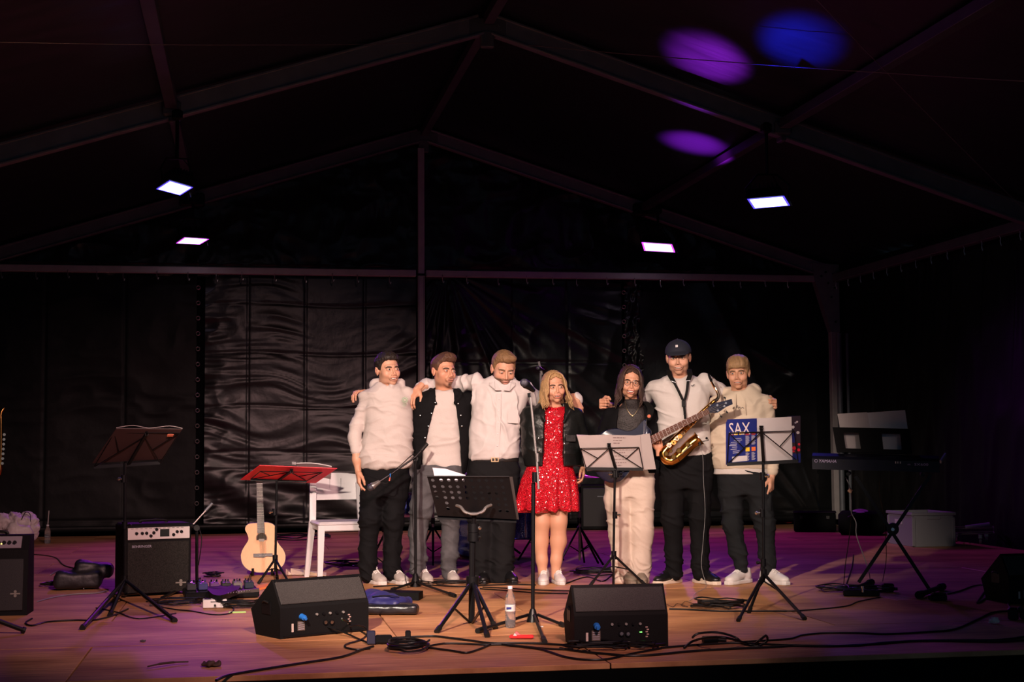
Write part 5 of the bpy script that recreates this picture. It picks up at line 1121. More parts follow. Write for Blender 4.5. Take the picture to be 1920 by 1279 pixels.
for k, (v, wds) in enumerate(((.06, .42), (.14, .30), (.22, .20), (.42, .80), (.50, .36), (.60, .42), (.70, .40), (.80, .36), (.88, .22))):
    mb = MB(); u = .12; rnd = random.Random(k)
    while u < .12+wds: w_ = rnd.uniform(.04, .11); slab(mb, qq, u, v, min(u+w_, .12+wds), v+.022, -.0005, -.0012); u += w_+.02
    o = mb.build('text_line', mat('faint_ink', (.22, .16, .16), .8) if k == 0 else bpy.data.materials['faint_ink'], eo)
# --- wire stand with the sax book
f = Fr(1431, 1138); e = f.empty('music_stand', 'black folding music stand at the right, holding the blue songbook', 'music stand', 'wire music stands')
wire_desk(e, f, f.loc(1367, 812, -.055), f.loc(1489, 808, -.055), f.loc(1496, 865, .03), f.loc(1363, 871, .03), (.5, .0))
tripod(e, f, (1431, 868), (1432, 1090), (1432, 1076), [(1385, 1162), (1508, 1159), (1405, 1146)], .0095, .010, [(1430, 893, 1, 1), (1429, 962, -1, 1), (1431, 1055, -1)], low_hub=(1432, 1090), strut=.42)
eo = f.empty('songbook', 'open blue and white saxophone songbook on the right wire music stand', 'book'); NVY = mat('navy_cover', (.010, .022, .17), .4, coat=.3); YL = mat('yellow_print', (.8, .55, .03), .6); RDp = mat('red_print', (.65, .02, .05), .5); OR = mat('orange_print', (.75, .16, .04), .6); GRp = mat('grey_text', (.35, .34, .42), .7); WP = mat('white_print', (.66, .58, .60), .7)
nb = .02
A, B, C, D = f.loc(1361, 787, -.085), f.loc(1419, 785, -.085), f.loc(1420, 866, .045), f.loc(1361, 872, .045); q = quadmap(A, B, C, D); N = _nrm(A, B, D); sgn = -1 if N[1] > 0 else 1
thin('back_cover', [A+(B-A)*.05, B, C, D, D+(A-D)*.93], .004*-sgn, NVY, eo, N)
F_ = .0012*sgn; 
def pr(u0, v0, u1, v1, m, name='print'): mb = MB(); slab(mb, q, u0, v0, u1, v1, F_*.4, F_*1.6); return mb.build(name, m, eo)
tx = text('SAX', q(.10, .335, F_*1.2), B-A, A-D, .120, WP, eo, 'title_lettering', .0005, sx=.62); 
for k, (u, w_, m_) in enumerate(((.11, .13, RDp), (.26, .12, YL), (.43, .14, YL), (.565, .035, YL))): pr(u, .285, u+w_, .345, m_, 'letter_shape')
mb = MB(); mb.box(q(.2, .31, F_*3), (.02, .002, .006)).build('letter_shape', NVY, eo)
for k, (v, u, w_) in enumerate(((.42, .3, .20), (.46, .26, .26), (.50, .16, .30), (.54, .14, .22), (.57, .10, .24), (.61, .20, .16), (.655, .15, .20), (.70, .22, .22), (.74, .22, .20))): pr(u, v, u+w_, v+.013, GRp, 'text_line')
for cx_ in (.63, .82):
    pr(cx_, .325, cx_+.13, .365, mat('dark_red', (.3, .03, .04), .6) if cx_ < .7 else bpy.data.materials['dark_red'], 'small_picture')
    for k in range(10): pr(cx_, .385+k*.021, cx_+.10+.03*((k*7) % 3)/2, .396+k*.021, GRp, 'text_line')
    for k in range(9): pr(cx_, .765+k*.021, cx_+.08+.04*((k*5) % 3)/2, .776+k*.021, GRp, 'text_line')
pr(.63, .645, .76, .735, YL, 'small_picture'); pr(.82, .645, .95, .735, OR, 'small_picture'); pr(.655, .665, .72, .71, mat('brown_print', (.25, .10, .03), .6), 'small_picture')
pr(.20, .83, .68, .95, M['paper_white'], 'barcode_box')
for k in range(14): pr(.24+k*.011, .905, .245+k*.011, .94, M['ink'], 'bar')
A2, B2, C2, D2 = f.loc(1418, 785, -.080), f.loc(1484, 782, -.080), f.loc(1486, 865, .05), f.loc(1419, 867, .05); thin('white_sheet', [A2, B2, C2, D2], .003, M['paper_white'], eo)
A3, B3, C3, D3 = f.loc(1476, 781, -.070), f.loc(1501, 780, -.070), f.loc(1501, 868, .055), f.loc(1478, 868, .055); q = quadmap(A3, B3, C3, D3); thin('front_cover', [A3, B3, C3, D3], .004, mat('dark_cover', (.03, .022, .035), .35, coat=.3), eo); N3 = _nrm(A3, B3, D3); F_ = .0012*(-1 if N3[1] > 0 else 1)
pr(.32, .35, .62, .56, NVY, 'print'); pr(.34, .80, 1., .99, NVY, 'print')
def disc(u, v, r, m): MB().cyl(q(u, v, F_*.3), q(u, v, F_*1.6), r, n=14).build('print_dot', m, eo)
disc(.42, .23, .010, M['paper_white']); disc(.80, .35, .010, M['paper_white']); disc(.88, .60, .008, RDp); disc(.85, .72, .010, RDp); disc(.50, .68, .012, RDp); disc(.45, .75, .007, RDp); disc(.62, .14, .006, GRp); disc(.74, .12, .006, WP)
# --- plastic chair
f = Fr(640, 1085, turn=.19); e = f.empty('plastic_chair', 'white moulded plastic chair behind the leftmost man, left of his legs', 'chair'); WPm = M['white_plastic']; w2 = .215
def leg(x0, y0, x1, y1, zt, w=.052, d=.036):
    return MB().add([(x0-w/2, y0-d/2, zt), (x0+w/2, y0-d/2, zt), (x0+w/2, y0+d/2, zt), (x0-w/2, y0+d/2, zt), (x1-w*.36, y1-d*.4, 0), (x1+w*.36, y1-d*.4, 0), (x1+w*.36, y1+d*.4, 0), (x1-w*.36, y1+d*.4, 0)], [(0, 1, 2, 3), (7, 6, 5, 4), (0, 4, 5, 1), (1, 5, 6, 2), (2, 6, 7, 3), (3, 7, 4, 0)])
for s in (-1, 1): leg(s*(w2-.02), -.20, s*(w2-.005), -.225, .425).build('leg', WPm, e); leg(s*(w2-.018), .19, s*(w2+.015), .25, .44).build('leg', WPm, e); MB().bar((s*(w2-.02), .19, .43), (s*(w2-.03), .235, .74), .05, .032).build('back_stile', WPm, e)
mb = MB(); mb.box((0, -.005, .435), (.44, .43, .032), bev=.014); mb.build('seat', WPm, e, True); MB().box((0, -.205, .405), (.40, .02, .05), bev=.008).build('front_apron', WPm, e); MB().box((-.19, 0, .405), (.02, .36, .045), bev=.006).build('side_apron', WPm, e); MB().box((.19, 0, .405), (.02, .36, .045), bev=.006).build('side_apron', WPm, e)
def bk(u, v):
    x = -(w2-.005)+2*(w2-.005)*u; z = .605+(.20+.012*math.sin(PI*u))*v; r_ = .05; 
    if v > .8: 
        k = (v-.8)/.2; x *= 1-.10*k*k
    return (x, .222+.10*(z-.6)+.030*math.sin(PI*u)-.0, z)
mb = MB(); mb.sheet(bk, 24, 10, (0, .022, 0)); mb.build('backrest', WPm, e, True)
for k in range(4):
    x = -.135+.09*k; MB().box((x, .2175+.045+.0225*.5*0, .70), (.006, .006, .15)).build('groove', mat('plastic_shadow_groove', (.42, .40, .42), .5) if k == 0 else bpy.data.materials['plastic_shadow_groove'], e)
# --- monitor wedges
PROF = [(0, 0), (0, .163), (.095, .312), (.335, .135), (.275, 0)]
def wedge(px, py, turn, w, label, mono=.5):
    f = Fr(px, py, turn=turn); e = f.empty('stage_monitor', label, 'loudspeaker', 'wedge monitors on the stage')
    mb = MB(); mb.prism(PROF, (0, 0, 0), (0, 1, 0), (0, 0, 1), (1, 0, 0), w); mb.build('cabinet', M['tolex'], e)
    a, b = np.array([.012, -.0+.004, .170]), np.array([.012, .092, .306]); d = (b-a)/np.linalg.norm(b-a); n = np.array([0, -d[2], d[1]]); L = np.linalg.norm(b-a)
    R = np.stack([np.array([1., 0, 0]), d, np.cross([1., 0, 0], d)], 1); MB().box((w/2, (a[1]+b[1])/2-.004, (a[2]+b[2])/2+.002), (w-.02, L-.026, .008), R, bev=.003).build('grille', M['grille'], e)
    MB().box((w/2, b[1]-.005, b[2]-.004), (w-.02, .018, .006), R).build('grille_trim', BM, e)
    for x in (.02, w/2, w-.02): MB().cyl(np.array([x, b[1]-.012, b[2]-.010]), np.array([x, b[1]-.018, b[2]-.003]), .0035, n=8).build('screw', M['chrome'], e)
    MB().box((w/2, .004, .080), (w-.06, .006, .125), bev=.003).build('rear_panel', M['black_plastic'], e)
    MB().box((w/2, -.003, .010), (w-.04, .008, .010), bev=.002).build('skid', BM, e)
    rnd = random.Random(int(px)); 
    for k in range(5): x = w*(.40+.075*k); MB().cyl((x, -.001, .118), (x, -.010, .118), .007, n=10).build('knob', M['black_plastic'] if k % 2 else mat('grey_knob', (.2, .19, .18), .4), e)
    for (x, z, m) in ((.70, .120, M['led_green']), (.715, .075, M['led_green']), (.70, .075, M['led_green']), (.63, .118, M['chrome'])): MB().sphere((w*x, -.002, z), .0032, 8).build('indicator', m, e, True)
    for (x, z) in ((.50, .070), (.57, .068)): MB().cyl((w*x, 0, z), (w*x, -.008, z), .015, n=16).build('socket', BM, e); MB().cyl((w*x, -.007, z), (w*x, -.009, z), .009, n=12).build('socket_ring', M['chrome'], e)
    MB().box((w*.23, -.001, .062), (.045, .004, .05)).build('spec_plate', mat('spec_plate', (.10, .075, .06), .6), e)
    for k in range(4): MB().box((w*.23, -.0035, .045+k*.011), (.036, .001, .003)).build('text_line', GRp, e)
    MB().box((w*.135, -.001, .055), (.012, .004, .045)).build('switch_label', mat('cream_label', (.5, .42, .38), .6), e)
    for k in range(5): MB().box((w*(.77+.012*(k % 2)), -.001, .10-.012*k), (.012, .002, .006)).build('print', mat('pinkish_print', (.45, .30, .27), .6) if k == 0 else bpy.data.materials['pinkish_print'], e)
    bl = MB().cyl((w*.235, -.001, .112), (w*.235, -.032, .108), .017, .015, 14).cyl((w*.235, -.032, .108), (w*.235, -.05, .103), .011, .008, 12); bl.build('power_plug', M['blue_plug'], e, True)
    for x, s in ((-.001, -1), (w+.001, 1)): MB().box((x, .155, .155), (.004, .10, .07), rotx(.0), bev=.002).build('side_handle', BM, e); MB().tube([(x+s*.004, .12, .185), (x+s*.012, .155, .195), (x+s*.004, .19, .185)], .006, 6).build('handle_bar', M['black_rubber'], e, True)
    return f, e, w
W1 = wedge(525, 1199, .50, .56, 'left wedge monitor with a blue plug at the stage front')
W2 = wedge(1077, 1216, .17, .49, 'right wedge monitor in front of the woman with the bass')
W3 = wedge(1893, 1133, .55, .52, 'wedge monitor cut off by the right edge of the picture')
# --- combo amplifier
f = Fr(234, 1121, turn=.24); e = f.empty('guitar_amplifier', 'black combo amplifier with silver control panel, left of the acoustic guitar', 'amplifier'); w = .465; h = .50
MB().box((w/2, .15, h/2+.012), (w, .29, h-.02), bev=.012).build('cabinet', M['tolex'], e); MB().box((w/2, .012, .20), (w-.035, .02, .355), bev=.004).build('grille_cloth', M['ampgrille'], e)
SV = mat('silver_panel', (.62, .58, .56), .45, .2); MB().box((w/2+.0, .001, .435), (w-.03, .012, .082), bev=.002).build('control_panel', SV, e)
for (x, z) in ((.075, .438), (.115, .438), (.145, .438), (.175, .418), (.195, .440), (.215, .462), (.335, .422), (.36, .442), (.39, .442)): MB().cyl((x, -.004, z), (x, -.020, z), .0115, .009, 12).build('knob', M['black_plastic'], e)
MB().box((.272, -.006, .437), (.065, .004, .052)).build('display', mat('display_glass', (.02, .025, .022), .2), e)
for k in range(12): MB().box((.045+.032*k, -.0055, .470), (.018, .001, .003)).build('print', M['ink'], e)
for s in (.0, w): MB().box((s, .012, h-.02), (.03, .03, .03), bev=.008).build('corner_guard', BM, e); MB().box((s, .012, .02), (.03, .03, .03), bev=.008).build('corner_guard', BM, e)
MB().tube(catmull([(w/2-.09, .15, h), (w/2-.08, .15, h+.018), (w/2+.08, .15, h+.018), (w/2+.09, .15, h)], 5), .009, 6).build('handle', M['black_rubber'], e, True)
text('BEHRINGER', (.045, -.002, .338), (1, 0, 0), (0, 0, 1), .026, GRp, e, 'nameplate', .001)
EM = M['chrome']; MB().box((w-.075, -.003, .085), (.075, .004, .010), bev=.001).cyl((w-.075, -.001, .098), (w-.075, -.005, .098), .011, n=14).cyl((w-.075, -.001, .072), (w-.075, -.005, .072), .011, n=14).build('emblem', mat('emblem_metal', (.35, .33, .28), .4, .6), e)
# --- large amplifier at the left edge
f = Fr(50, 1154, turn=-.16); e = f.empty('bass_amplifier', 'large black amplifier cut off by the left edge of the picture', 'amplifier'); w = .50; h = .49
MB().prism([(0, 0), (.03, h*.82), (.10, h), (.24, h), (.26, 0)], (-w, 0, 0), (0, 1, 0), (0, 0, 1), (1, 0, 0), w).build('cabinet', M['tolex'], e); MB().box((-w/2, .012, .19), (w-.05, .02, .32), rotx(-.065), bev=.004).build('grille_cloth', mat('dark_grille', (.008, .008, .009), .6, bump=.001, bscale=300), e)
R_ = rotx(-.60+.0); MB().box((-.125, .055, h*.915), (.16, .010, .085), rotx(-.6), bev=.002).build('control_panel', mat('violet_grey_panel', (.30, .26, .30), .4, .3), e)
for k in range(4): MB().cyl((-.18+.032*k, .052, h*.91), (-.18+.032*k, .030, h*.92), .011, n=10).build('knob', M['black_plastic'], e)
MB().sphere((-.165, .042, h*.90), .005, 8).build('indicator', M['led_amber'], e, True)
MB().box((-.07, -.004, .135), (.06, .004, .008)).cyl((-.07, -.001, .148), (-.07, -.006, .148), .009, n=12).cyl((-.07, -.001, .122), (-.07, -.006, .122), .009, n=12).build('emblem', bpy.data.materials['emblem_metal'], e)
for s in (0,): MB().tube(catmull([(-w*.5-.1, .17, h), (-w*.5-.08, .17, h+.02), (-w*.5+.08, .17, h+.02), (-w*.5+.1, .17, h)], 5), .01, 6).build('handle', M['black_rubber'], e, True)
# short stand foot poking out below it
f = Fr(20, 1175); e = f.empty('stand_foot', 'dark stand leg on the floor below the left edge amplifier', 'stand'); g0, g1 = f.fl(-20, 1158, .10), f.fl(47, 1183, .015); MB().tube([g0, g1], .013, 8).build('leg', BM, e, True); MB().tube([g1-(g1-g0)*.08, g1], .019, 8).build('rubber_foot', M['black_rubber'], e, True); MB().tube([f.fl(-40, 1165, .012), f.fl(-15, 1158, .10)], .013, 8).build('leg', BM, e, True)
# --- keyboard on its stand
f = Fr(1676, 1106); e = f.empty('keyboard', 'electric keyboard seen from behind on an X stand at the right', 'keyboard'); TL, TR, BR, BL = f.loc(1521, 853, -.10), f.loc(1766, 858, -.10), f.loc(1762, 886, -.10), f.loc(1523, 880, -.10)
KB = mat('keyboard_shell', (.006, .006, .014), .38, spec=.2); O = BL.copy(); wK = np.linalg.norm(BR-BL); U = (BR-BL)/wK
z0 = BL[2]
mb = MB(); mb.prism([(0, 0), (.03, -.0), (.36, -.0), (.36, .035), (.24, .055), (.10, .115), (.015, .095), (0, .075)], O, (0, 1, 0), (0, 0, 1), U, wK); mb.build('body', KB, e)
keyo = O+np.array([0, .25, .052]); 
mb = MB()
for k in range(36): mb.box(keyo+U*(.04+k*.0235)+np.array([0, .05, .006]), (.0225, .11, .012))
tag(mb.build('white_keys', M['white_plastic'], e), kind='stuff')
text('YAMAHA', O+U*.045+np.array([0, -.003, .078-.028]), U, (0, 0, 1), .030, mat('lilac_print', (.42, .34, .55), .5), e, 'brand_lettering', .0006, shear=.15); ring(MB(), O+U*.028+np.array([0, -.002, .060]), .010, .0014).build('brand_mark', bpy.data.materials['lilac_print'], e, True)
text('PSR-', O+U*.655+np.array([0, -.003, .046]), U, (0, 0, 1), .012, bpy.data.materials['lilac_print'], e, 'model_lettering', .0006); text('SX600', O+U*.70+np.array([0, -.003, .044]), U, (0, 0, 1), .024, bpy.data.materials['lilac_print'], e, 'model_lettering', .0006, sx=1.5)
for u in (.22, .29, .39, .50, .53): MB().cyl(O+U*u+np.array([0, .001, .060]), O+U*u+np.array([0, -.006, .060]), .008, n=10).build('socket', BM, e)
for u in (.575, .590, .607): MB().box(O+U*u+np.array([0, -.002, .062]), (.006, .004, .014)).build('print', M['paper'], e)
MB().bar(TR+np.array([-.01, -.01, -.03]), TR+np.array([.03, .16, .02]), .012, .022).build('end_cap', M['alu_post'], e)
rd = f.empty('music_rest', 'dark music rest with two windows on top of the keyboard', 'music rest'); q = quadmap(f.loc(1561, 801, .10), f.loc(1706, 804, .10), f.loc(1710, 851, .02), f.loc(1569, 848, .02)); mb = MB()
for (u0_, v0_, u1_, v1_) in ((0, 0, 1, .2), (0, .84, 1, 1), (0, .2, .13, .84), (.33, .2, .63, .84), (.87, .2, 1, .84)): slab(mb, q, u0_, v0_, u1_, v1_, 0, .008)
mb.build('rest_plate', M['black_plastic'], rd)
eo = f.empty('sheet_music', 'two white pages standing on the keyboard music rest', 'paper'); o1 = thin('page', [f.loc(1570, 776, .20), f.loc(1626, 773, .20), f.loc(1640, 848, .10), f.loc(1583, 846, .10)], .0015, M['paper'], eo); thin('page', [f.loc(1626, 774, .203), f.loc(1697, 769, .203), f.loc(1708, 846, .103), f.loc(1640, 848, .103)], .0015, M['paper_white'], eo)
e = f.empty('keyboard_stand', 'black single-braced X stand under the keyboard', 'stand'); dz = -.04
for (a, b, yy) in (((1604, 893), (1743, 1106), -.06), ((1745, 890), (1610, 1092), .0)): MB().bar(f.loc(*a, yy), f.loc(*b, yy), .024, .024).build('brace_tube', BM, e)
hb = f.loc(1674, 992, -.03); MB().cyl(hb+np.array([0, -.05, 0]), hb+np.array([0, .05, 0]), .042, n=20).build('locking_disc', BM, e); MB().cyl(hb+np.array([0, -.06, 0]), hb+np.array([0, -.05, 0]), .012, n=10).build('bolt', M['chrome'], e)
for (x0, y0, x1, y1, z) in ((1722, 1116, 1768, 1100, .025), (1590, 1110, 1634, 1092, .025)): a, b = f.fl(x0, y0, z), f.fl(x1, y1, z); MB().tube([a, b], .018, 10).build('foot_bar', BM, e, True); MB().tube([a, a+(b-a)*.12], .026, 10).build('end_cap', M['black_rubber'], e, True); MB().tube([b-(b-a)*.12, b], .026, 10).build('end_cap', M['black_rubber'], e, True)
for (x0, x1, y) in ((1590, 1620, 889), (1730, 1760, 891)): MB().tube([f.loc(x0, y, -.06)+np.array([0, 0, 0]), f.loc(x0, y, -.06)+np.array([0, .36, 0])], .014, 8).build('support_arm', BM, e, True)
f = Fr(1758, 1126); e = f.empty('sustain_pedal', 'small black sustain pedal on the floor by the keyboard stand foot', 'pedal'); R_ = rotz(.45); MB().box((0, 0, .02), (.11, .06, .04), R_, bev=.008).build('base', M['black_plastic'], e, True); MB().box((.01, -.005, .045), (.09, .045, .012), R_@roty(.1), bev=.004).build('treadle', BM, e, True)
# --- microphone stands
def mic(e, ball, tail, m=BM, r=.026, blue=False):
    a, b = np.asarray(ball, float), np.asarray(tail, float); d = (b-a)/np.linalg.norm(b-a); MB().sphere(a, r, 14).build('mic_grille', mat('mic_mesh', (.07, .07, .09), .35, .6, bump=.002, bscale=500) if 'mic_mesh' not in bpy.data.materials else bpy.data.materials['mic_mesh'], e, True)
    MB().lathe([(r*.98, r*.45), (r*1.02, r*.75), (r*.75, r*1.5), (r*.6, r*2.6), (r*.45, np.linalg.norm(b-a))], a, d, 14).build('mic_body', m, e, True)
f = Fr(999, 1166); e = f.empty('microphone_stand', 'black microphone stand at the stage front beside the water bottle', 'microphone stand')
MB().tube([f.loc(999, 1150), f.loc(1000, 905)], .0115, 12).build('lower_tube', BM, e, True); MB().tube([f.loc(1010, 917, -.03), f.loc(1007, 868, -.02), f.loc(994, 738, -.01)], .0075, 10).build('upper_tube', SM, e, True)
MB().cyl(f.loc(1003, 895, -.02)-np.array([0, 0, .03]), f.loc(1003, 895, -.02)+np.array([0, 0, .03]), .017, n=12).build('clutch', BM, e, True); MB().cyl(f.loc(1008, 866, -.02), f.loc(1007, 850, -.02), .011, n=12).build('collar', SM, e, True)
MB().lathe([(.014, .085), (.020, .07), (.036, .015), (.040, 0)], f.loc(999, 1169), (0, 0, 1), 20).build('base_cone', BM, e, True)
for (x0, y0, x1, y1) in ((990, 1163, 896, 1183), (1009, 1163, 1056, 1172), (1001, 1168, 1021, 1203)): a, b = f.loc(x0, y0, 0), f.fl(x1, y1, .014); a = np.array([a[0], a[1], .04]); l = MB().tube([a, b], .0095, 8).build('leg', BM, e, True); MB().tube([b-(b-a)*.10, b+(b-a)*.01], .016, 8).build('rubber_foot', M['black_rubber'], l, True)
MB().tube([f.loc(993, 745, -.01), f.loc(992, 737, -.01)], .011, 10).build('mic_clip', BM, e, True); mic(e, f.loc(983, 718, -.05), f.loc(1001, 733, .0), M['black_metal'])
f = Fr(780, 1100); e = f.empty('microphone_boom_stand', 'boom microphone stand between the two men on the left', 'microphone stand'); MB().tube([f.loc(779, 1100), f.loc(779, 856)], .0115, 10).build('pole', BM, e, True)
MB().lathe([(.014, .10), (.020, .085), (.036, .02), (.040, 0)], (0, 0, 0.0)+f.loc(779, 1101), (0, 0, 1), 18).build('base_cone', M['black_plastic'], e, True)
for (x1, y1) in ((735, 1106), (853, 1117), (800, 1088)): a, b = f.loc(779, 1098), f.fl(x1, y1, .014); a[2] = .035; l = MB().tube([a, b], .0095, 8).build('leg', BM, e, True); MB().tube([b-(b-a)*.12, b], .015, 8).build('rubber_foot', M['black_rubber'], l, True)
MB().cyl(f.loc(779, 860, -.03), f.loc(779, 860, .03), .020, n=12).build('pivot', BM, e, True); MB().tube([f.loc(801, 832, .0), f.loc(779, 857, -.04), f.loc(735, 888, -.10), f.loc(712, 903, -.12)], .0075, 8).build('boom', BM, e, True); MB().tube([f.loc(801, 832, .0), f.loc(790, 845, -.02)], .015, 8).build('counterweight', M['black_rubber'], e, True)
mic(e, f.loc(695, 914, -.14), f.loc(712, 903, -.12), SM, .026)
MB().tube(catmull([f.loc(712, 904, -.12), f.loc(726, 906, -.12), f.loc(733, 888, -.12), f.loc(752, 872, -.09), f.loc(779, 852, -.04), f.loc(776, 900, -.02), f.loc(774, 980, -.02), f.loc(778, 1060, -.02), f.loc(760, 1075, -.05), f.loc(764, 1100, -.08)], 6), .0035, 6).build('mic_lead', M['cable'], e, True); MB().tube([f.loc(732, 888, -.12), f.loc(731, 895, -.12)], .0055, 8).build('blue_tape', M['blue_plug'], e, True); MB().tube([f.loc(731, 895, -.12), f.loc(730, 902, -.12)], .0055, 8).build('red_tape', mat('coral_tape', (.7, .12, .08), .5), e, True)
f = Fr(369, 1100); e = f.empty('microphone_boom_stand', 'boom microphone stand aimed at the silver-panel amplifier', 'microphone stand'); MB().tube([f.loc(369, 1102), f.loc(369, 995)], .012, 10).build('pole', BM, e, True); MB().cyl(f.loc(369, 990, -.03), f.loc(369, 990, .03), .022, n=12).build('pivot', BM, e, True)
MB().tube([f.loc(398, 944, .05), f.loc(356, 990, -.02), f.loc(312, 1034, -.12)], .0065, 8).build('boom', SM, e, True); MB().tube([f.loc(398, 944, .05), f.loc(385, 958, .03)], .011, 8).build('counterweight', M['alu_dim'], e, True)
for (x1, y1) in ((303, 1121), (420, 1118), (375, 1085)): a, b = f.loc(369, 1096), f.fl(x1, y1, .014); a[2] = .04; MB().tube([a, b], .0095, 8).build('leg', BM, e, True)
mic(e, f.loc(304, 1056, -.16), f.loc(304, 1030, -.14), BM, .022); MB().tube(catmull([f.loc(304, 1032, -.14), f.loc(303, 1008, -.13), f.loc(311, 1003, -.12), f.loc(330, 1012, -.10), f.loc(352, 992, -.03), f.loc(368, 985, 0), f.loc(378, 1010, 0), f.loc(372, 1060, 0)], 6), .0035, 6).build('mic_lead', M['cable'], e, True); MB().cyl(f.loc(304, 1048, -.185), f.loc(304, 1048, -.18), .010, n=12).build('mic_badge', M['chrome'], e, True)
# --- acoustic guitar on its stand
f = Fr(492, 1080); e = f.empty('acoustic_guitar', 'small natural-top acoustic guitar standing left of the white chair', 'guitar'); K = lambda x, y, o=0.: f.loc(x, y, .02+(1075-y)*.0011+o)
out = [(488, 981), (500, 980), (511, 983), (517, 990), (519, 1000), (518, 1011), (523, 1021), (531, 1031), (535, 1043), (533, 1055), (526, 1065), (515, 1071), (500, 1073), (482, 1073), (467, 1069), (456, 1059), (452, 1045), (454, 1033), (461, 1021), (466, 1012), (464, 1002), (460, 994), (462, 986), (470, 982)]
OUTL = catmull([np.array(K(x, y)) for x, y in out], 3, True); n = len(OUTL); bk_ = np.array([0, .095, .0]); SPR = mat('spruce_top', (.62, .25, .06), .4, coat=.1, vary=.10, vscale=5, bstretch=(30, 30, 1.5)); MAH = mat('dark_mahogany', (.03, .018, .014), .35)
MB().add(OUTL+[p_+np.array([0, .004, 0]) for p_ in OUTL], [tuple(range(n))[::-1], tuple(range(n, 2*n))]+[(i, (i+1) % n, n+(i+1) % n, n+i) for i in range(n)]).build('soundboard', SPR, e)
cen = np.mean(OUTL, 0); EX = [cen+(p_-cen)*1.012+np.array([0, .004, 0]) for p_ in OUTL]; MB().add(EX+[p_+bk_ for p_ in EX], [tuple(range(n))[::-1], tuple(range(n, 2*n))]+[(i, (i+1) % n, n+(i+1) % n, n+i) for i in range(n)]).build('sides_and_back', MAH, e)
ch_ = K(490.5, 1009.5); MB().cyl(ch_+np.array([0, -.004, 0]), ch_+np.array([0, .0, 0]), .040, n=24).build('soundhole', mat('hole_dark', (.03, .018, .012), .8), e); ring(MB(), ch_+np.array([0, -.004, 0]), .044, .0018, n=24).build('rosette', mat('rosette', (.25, .2, .15), .4), e, True); MB().box(ch_+np.array([0, -.0055, -.018]), (.045, .002, .028)).build('label', M['paper'], e)
FB = mat('fretboard', (.03, .018, .015), .45); a, b, c, d = K(481, 907, -.018), K(492, 907, -.018), K(496.5, 1000, -.012), K(482.5, 1000, -.012); thin('fretboard', [a, b, c, d], .008, FB, e, (0, 1, 0)); thin('neck', [a+np.array([.003, .01, 0]), b+np.array([-.003, .01, 0]), K(494, 986, .0), K(484, 986, .0)], .016, MAH, e, (0, 1, 0)); q = quadmap(a, b, c, d)
FRm = mat('fret_metal', (.6, .57, .5), .3, .8)
for k in range(1, 19): v = 1-2**(-k/12.); v = v/.68; MB().tube([q(0, v)+np.array([0, -.001, 0]), q(1, v)+np.array([0, -.001, 0])], .0014, 5).build('fret', FRm, e)
MB().tube([q(0, 0)+np.array([0, -.001, 0]), q(1, 0)+np.array([0, -.001, 0])], .003, 6).build('nut', M['white_plastic'], e)
for k in range(6): u = .12+.152*k; MB().tube([q(u, 0)+np.array([0, -.004, 0]), K(488.5+k*2.1, 1041, -.012)], .0006, 4).build('string', FRm, e)
hd = [K(482, 906, .0), K(491, 906, .0), K(495, 900, .01), K(493, 878, .03), K(477, 878, .03), K(477, 900, .01)]; thin('headstock', hd, .014, MAH, e, (0, 1, 0))
for k in range(3):
    for x in (475.5, 496): c0 = K(x, 882+k*7, .02); MB().cyl(c0-np.array([.012, 0, 0]), c0+np.array([.012, 0, 0]), .006, n=8).build('tuning_peg', M['chrome'], e, True)
thin('bridge', [K(475, 1038.5, -.012), K(511, 1037.5, -.012), K(511, 1043.5, -.012), K(499, 1043, -.012), K(495, 1045.5, -.012), K(475, 1045, -.012)], .010, FB, e, (0, 1, 0))
for k in range(6): MB().sphere(K(487+k*2.6, 1041.7, -.016), .0036, 8).build('bridge_pin', M['white_plastic'], e, True)
e = f.empty('guitar_stand', 'black folding stand cradling the acoustic guitar', 'stand'); 
for s in (-1, 1): x = 492+s*22; MB().tube([f.loc(492, 1050, .16), f.loc(x, 1078, .08), f.fl(x+s*4, 1092, .012)], .009, 8).build('leg', BM, e, True); MB().tube(catmull([f.loc(x-s*4, 1076, .10), f.loc(x-s*4, 1077, -.03), f.loc(x-s*4, 1066, -.05)], 4), .010, 8).build('cradle', M['black_rubber'], e, True)
MB().tube([f.loc(492, 1050, .16), f.loc(492, 1000, .20)], .009, 8).build('back_tube', BM, e, True); MB().tube([f.loc(492, 1050, .16), f.fl(497, 1074, .012)], .009, 8).build('leg', BM, e, True)
# --- bass guitar held by the woman
f = P5.f; e = f.empty('bass_guitar', 'dark blue electric bass guitar held by the woman with glasses', 'guitar'); BL_ = mat('midnight_blue_lacquer', (.004, .007, .026), .25, coat=.3)
out = [(1222, 812), (1213, 798), (1212, 786), (1204, 790), (1192, 803), (1176, 808), (1155, 803), (1133, 808), (1116, 822), (1107, 845), (1110, 872), (1124, 894), (1142, 905), (1162, 903), (1177, 890), (1185, 876), (1198, 866), (1212, 862), (1220, 852), (1210, 844), (1206, 838)]
P = catmull([np.array(f.loc(x, y, -.235)) for x, y in out], 4, True); n = len(P); cen = np.mean(P, 0); F0 = [cen+(p_-cen)*.965 for p_ in P]; yy = np.array([0, 1., 0])
MB().add(F0+[p_+yy*.008 for p_ in P]+[p_+yy*.036 for p_ in P]+[p_+yy*.044 for p_ in F0], [tuple(range(n))[::-1], tuple(range(3*n, 4*n))]+[(k*n+i, k*n+(i+1) % n, (k+1)*n+(i+1) % n, (k+1)*n+i) for k in range(3) for i in range(n)]).build('body', BL_, e, True, 50)
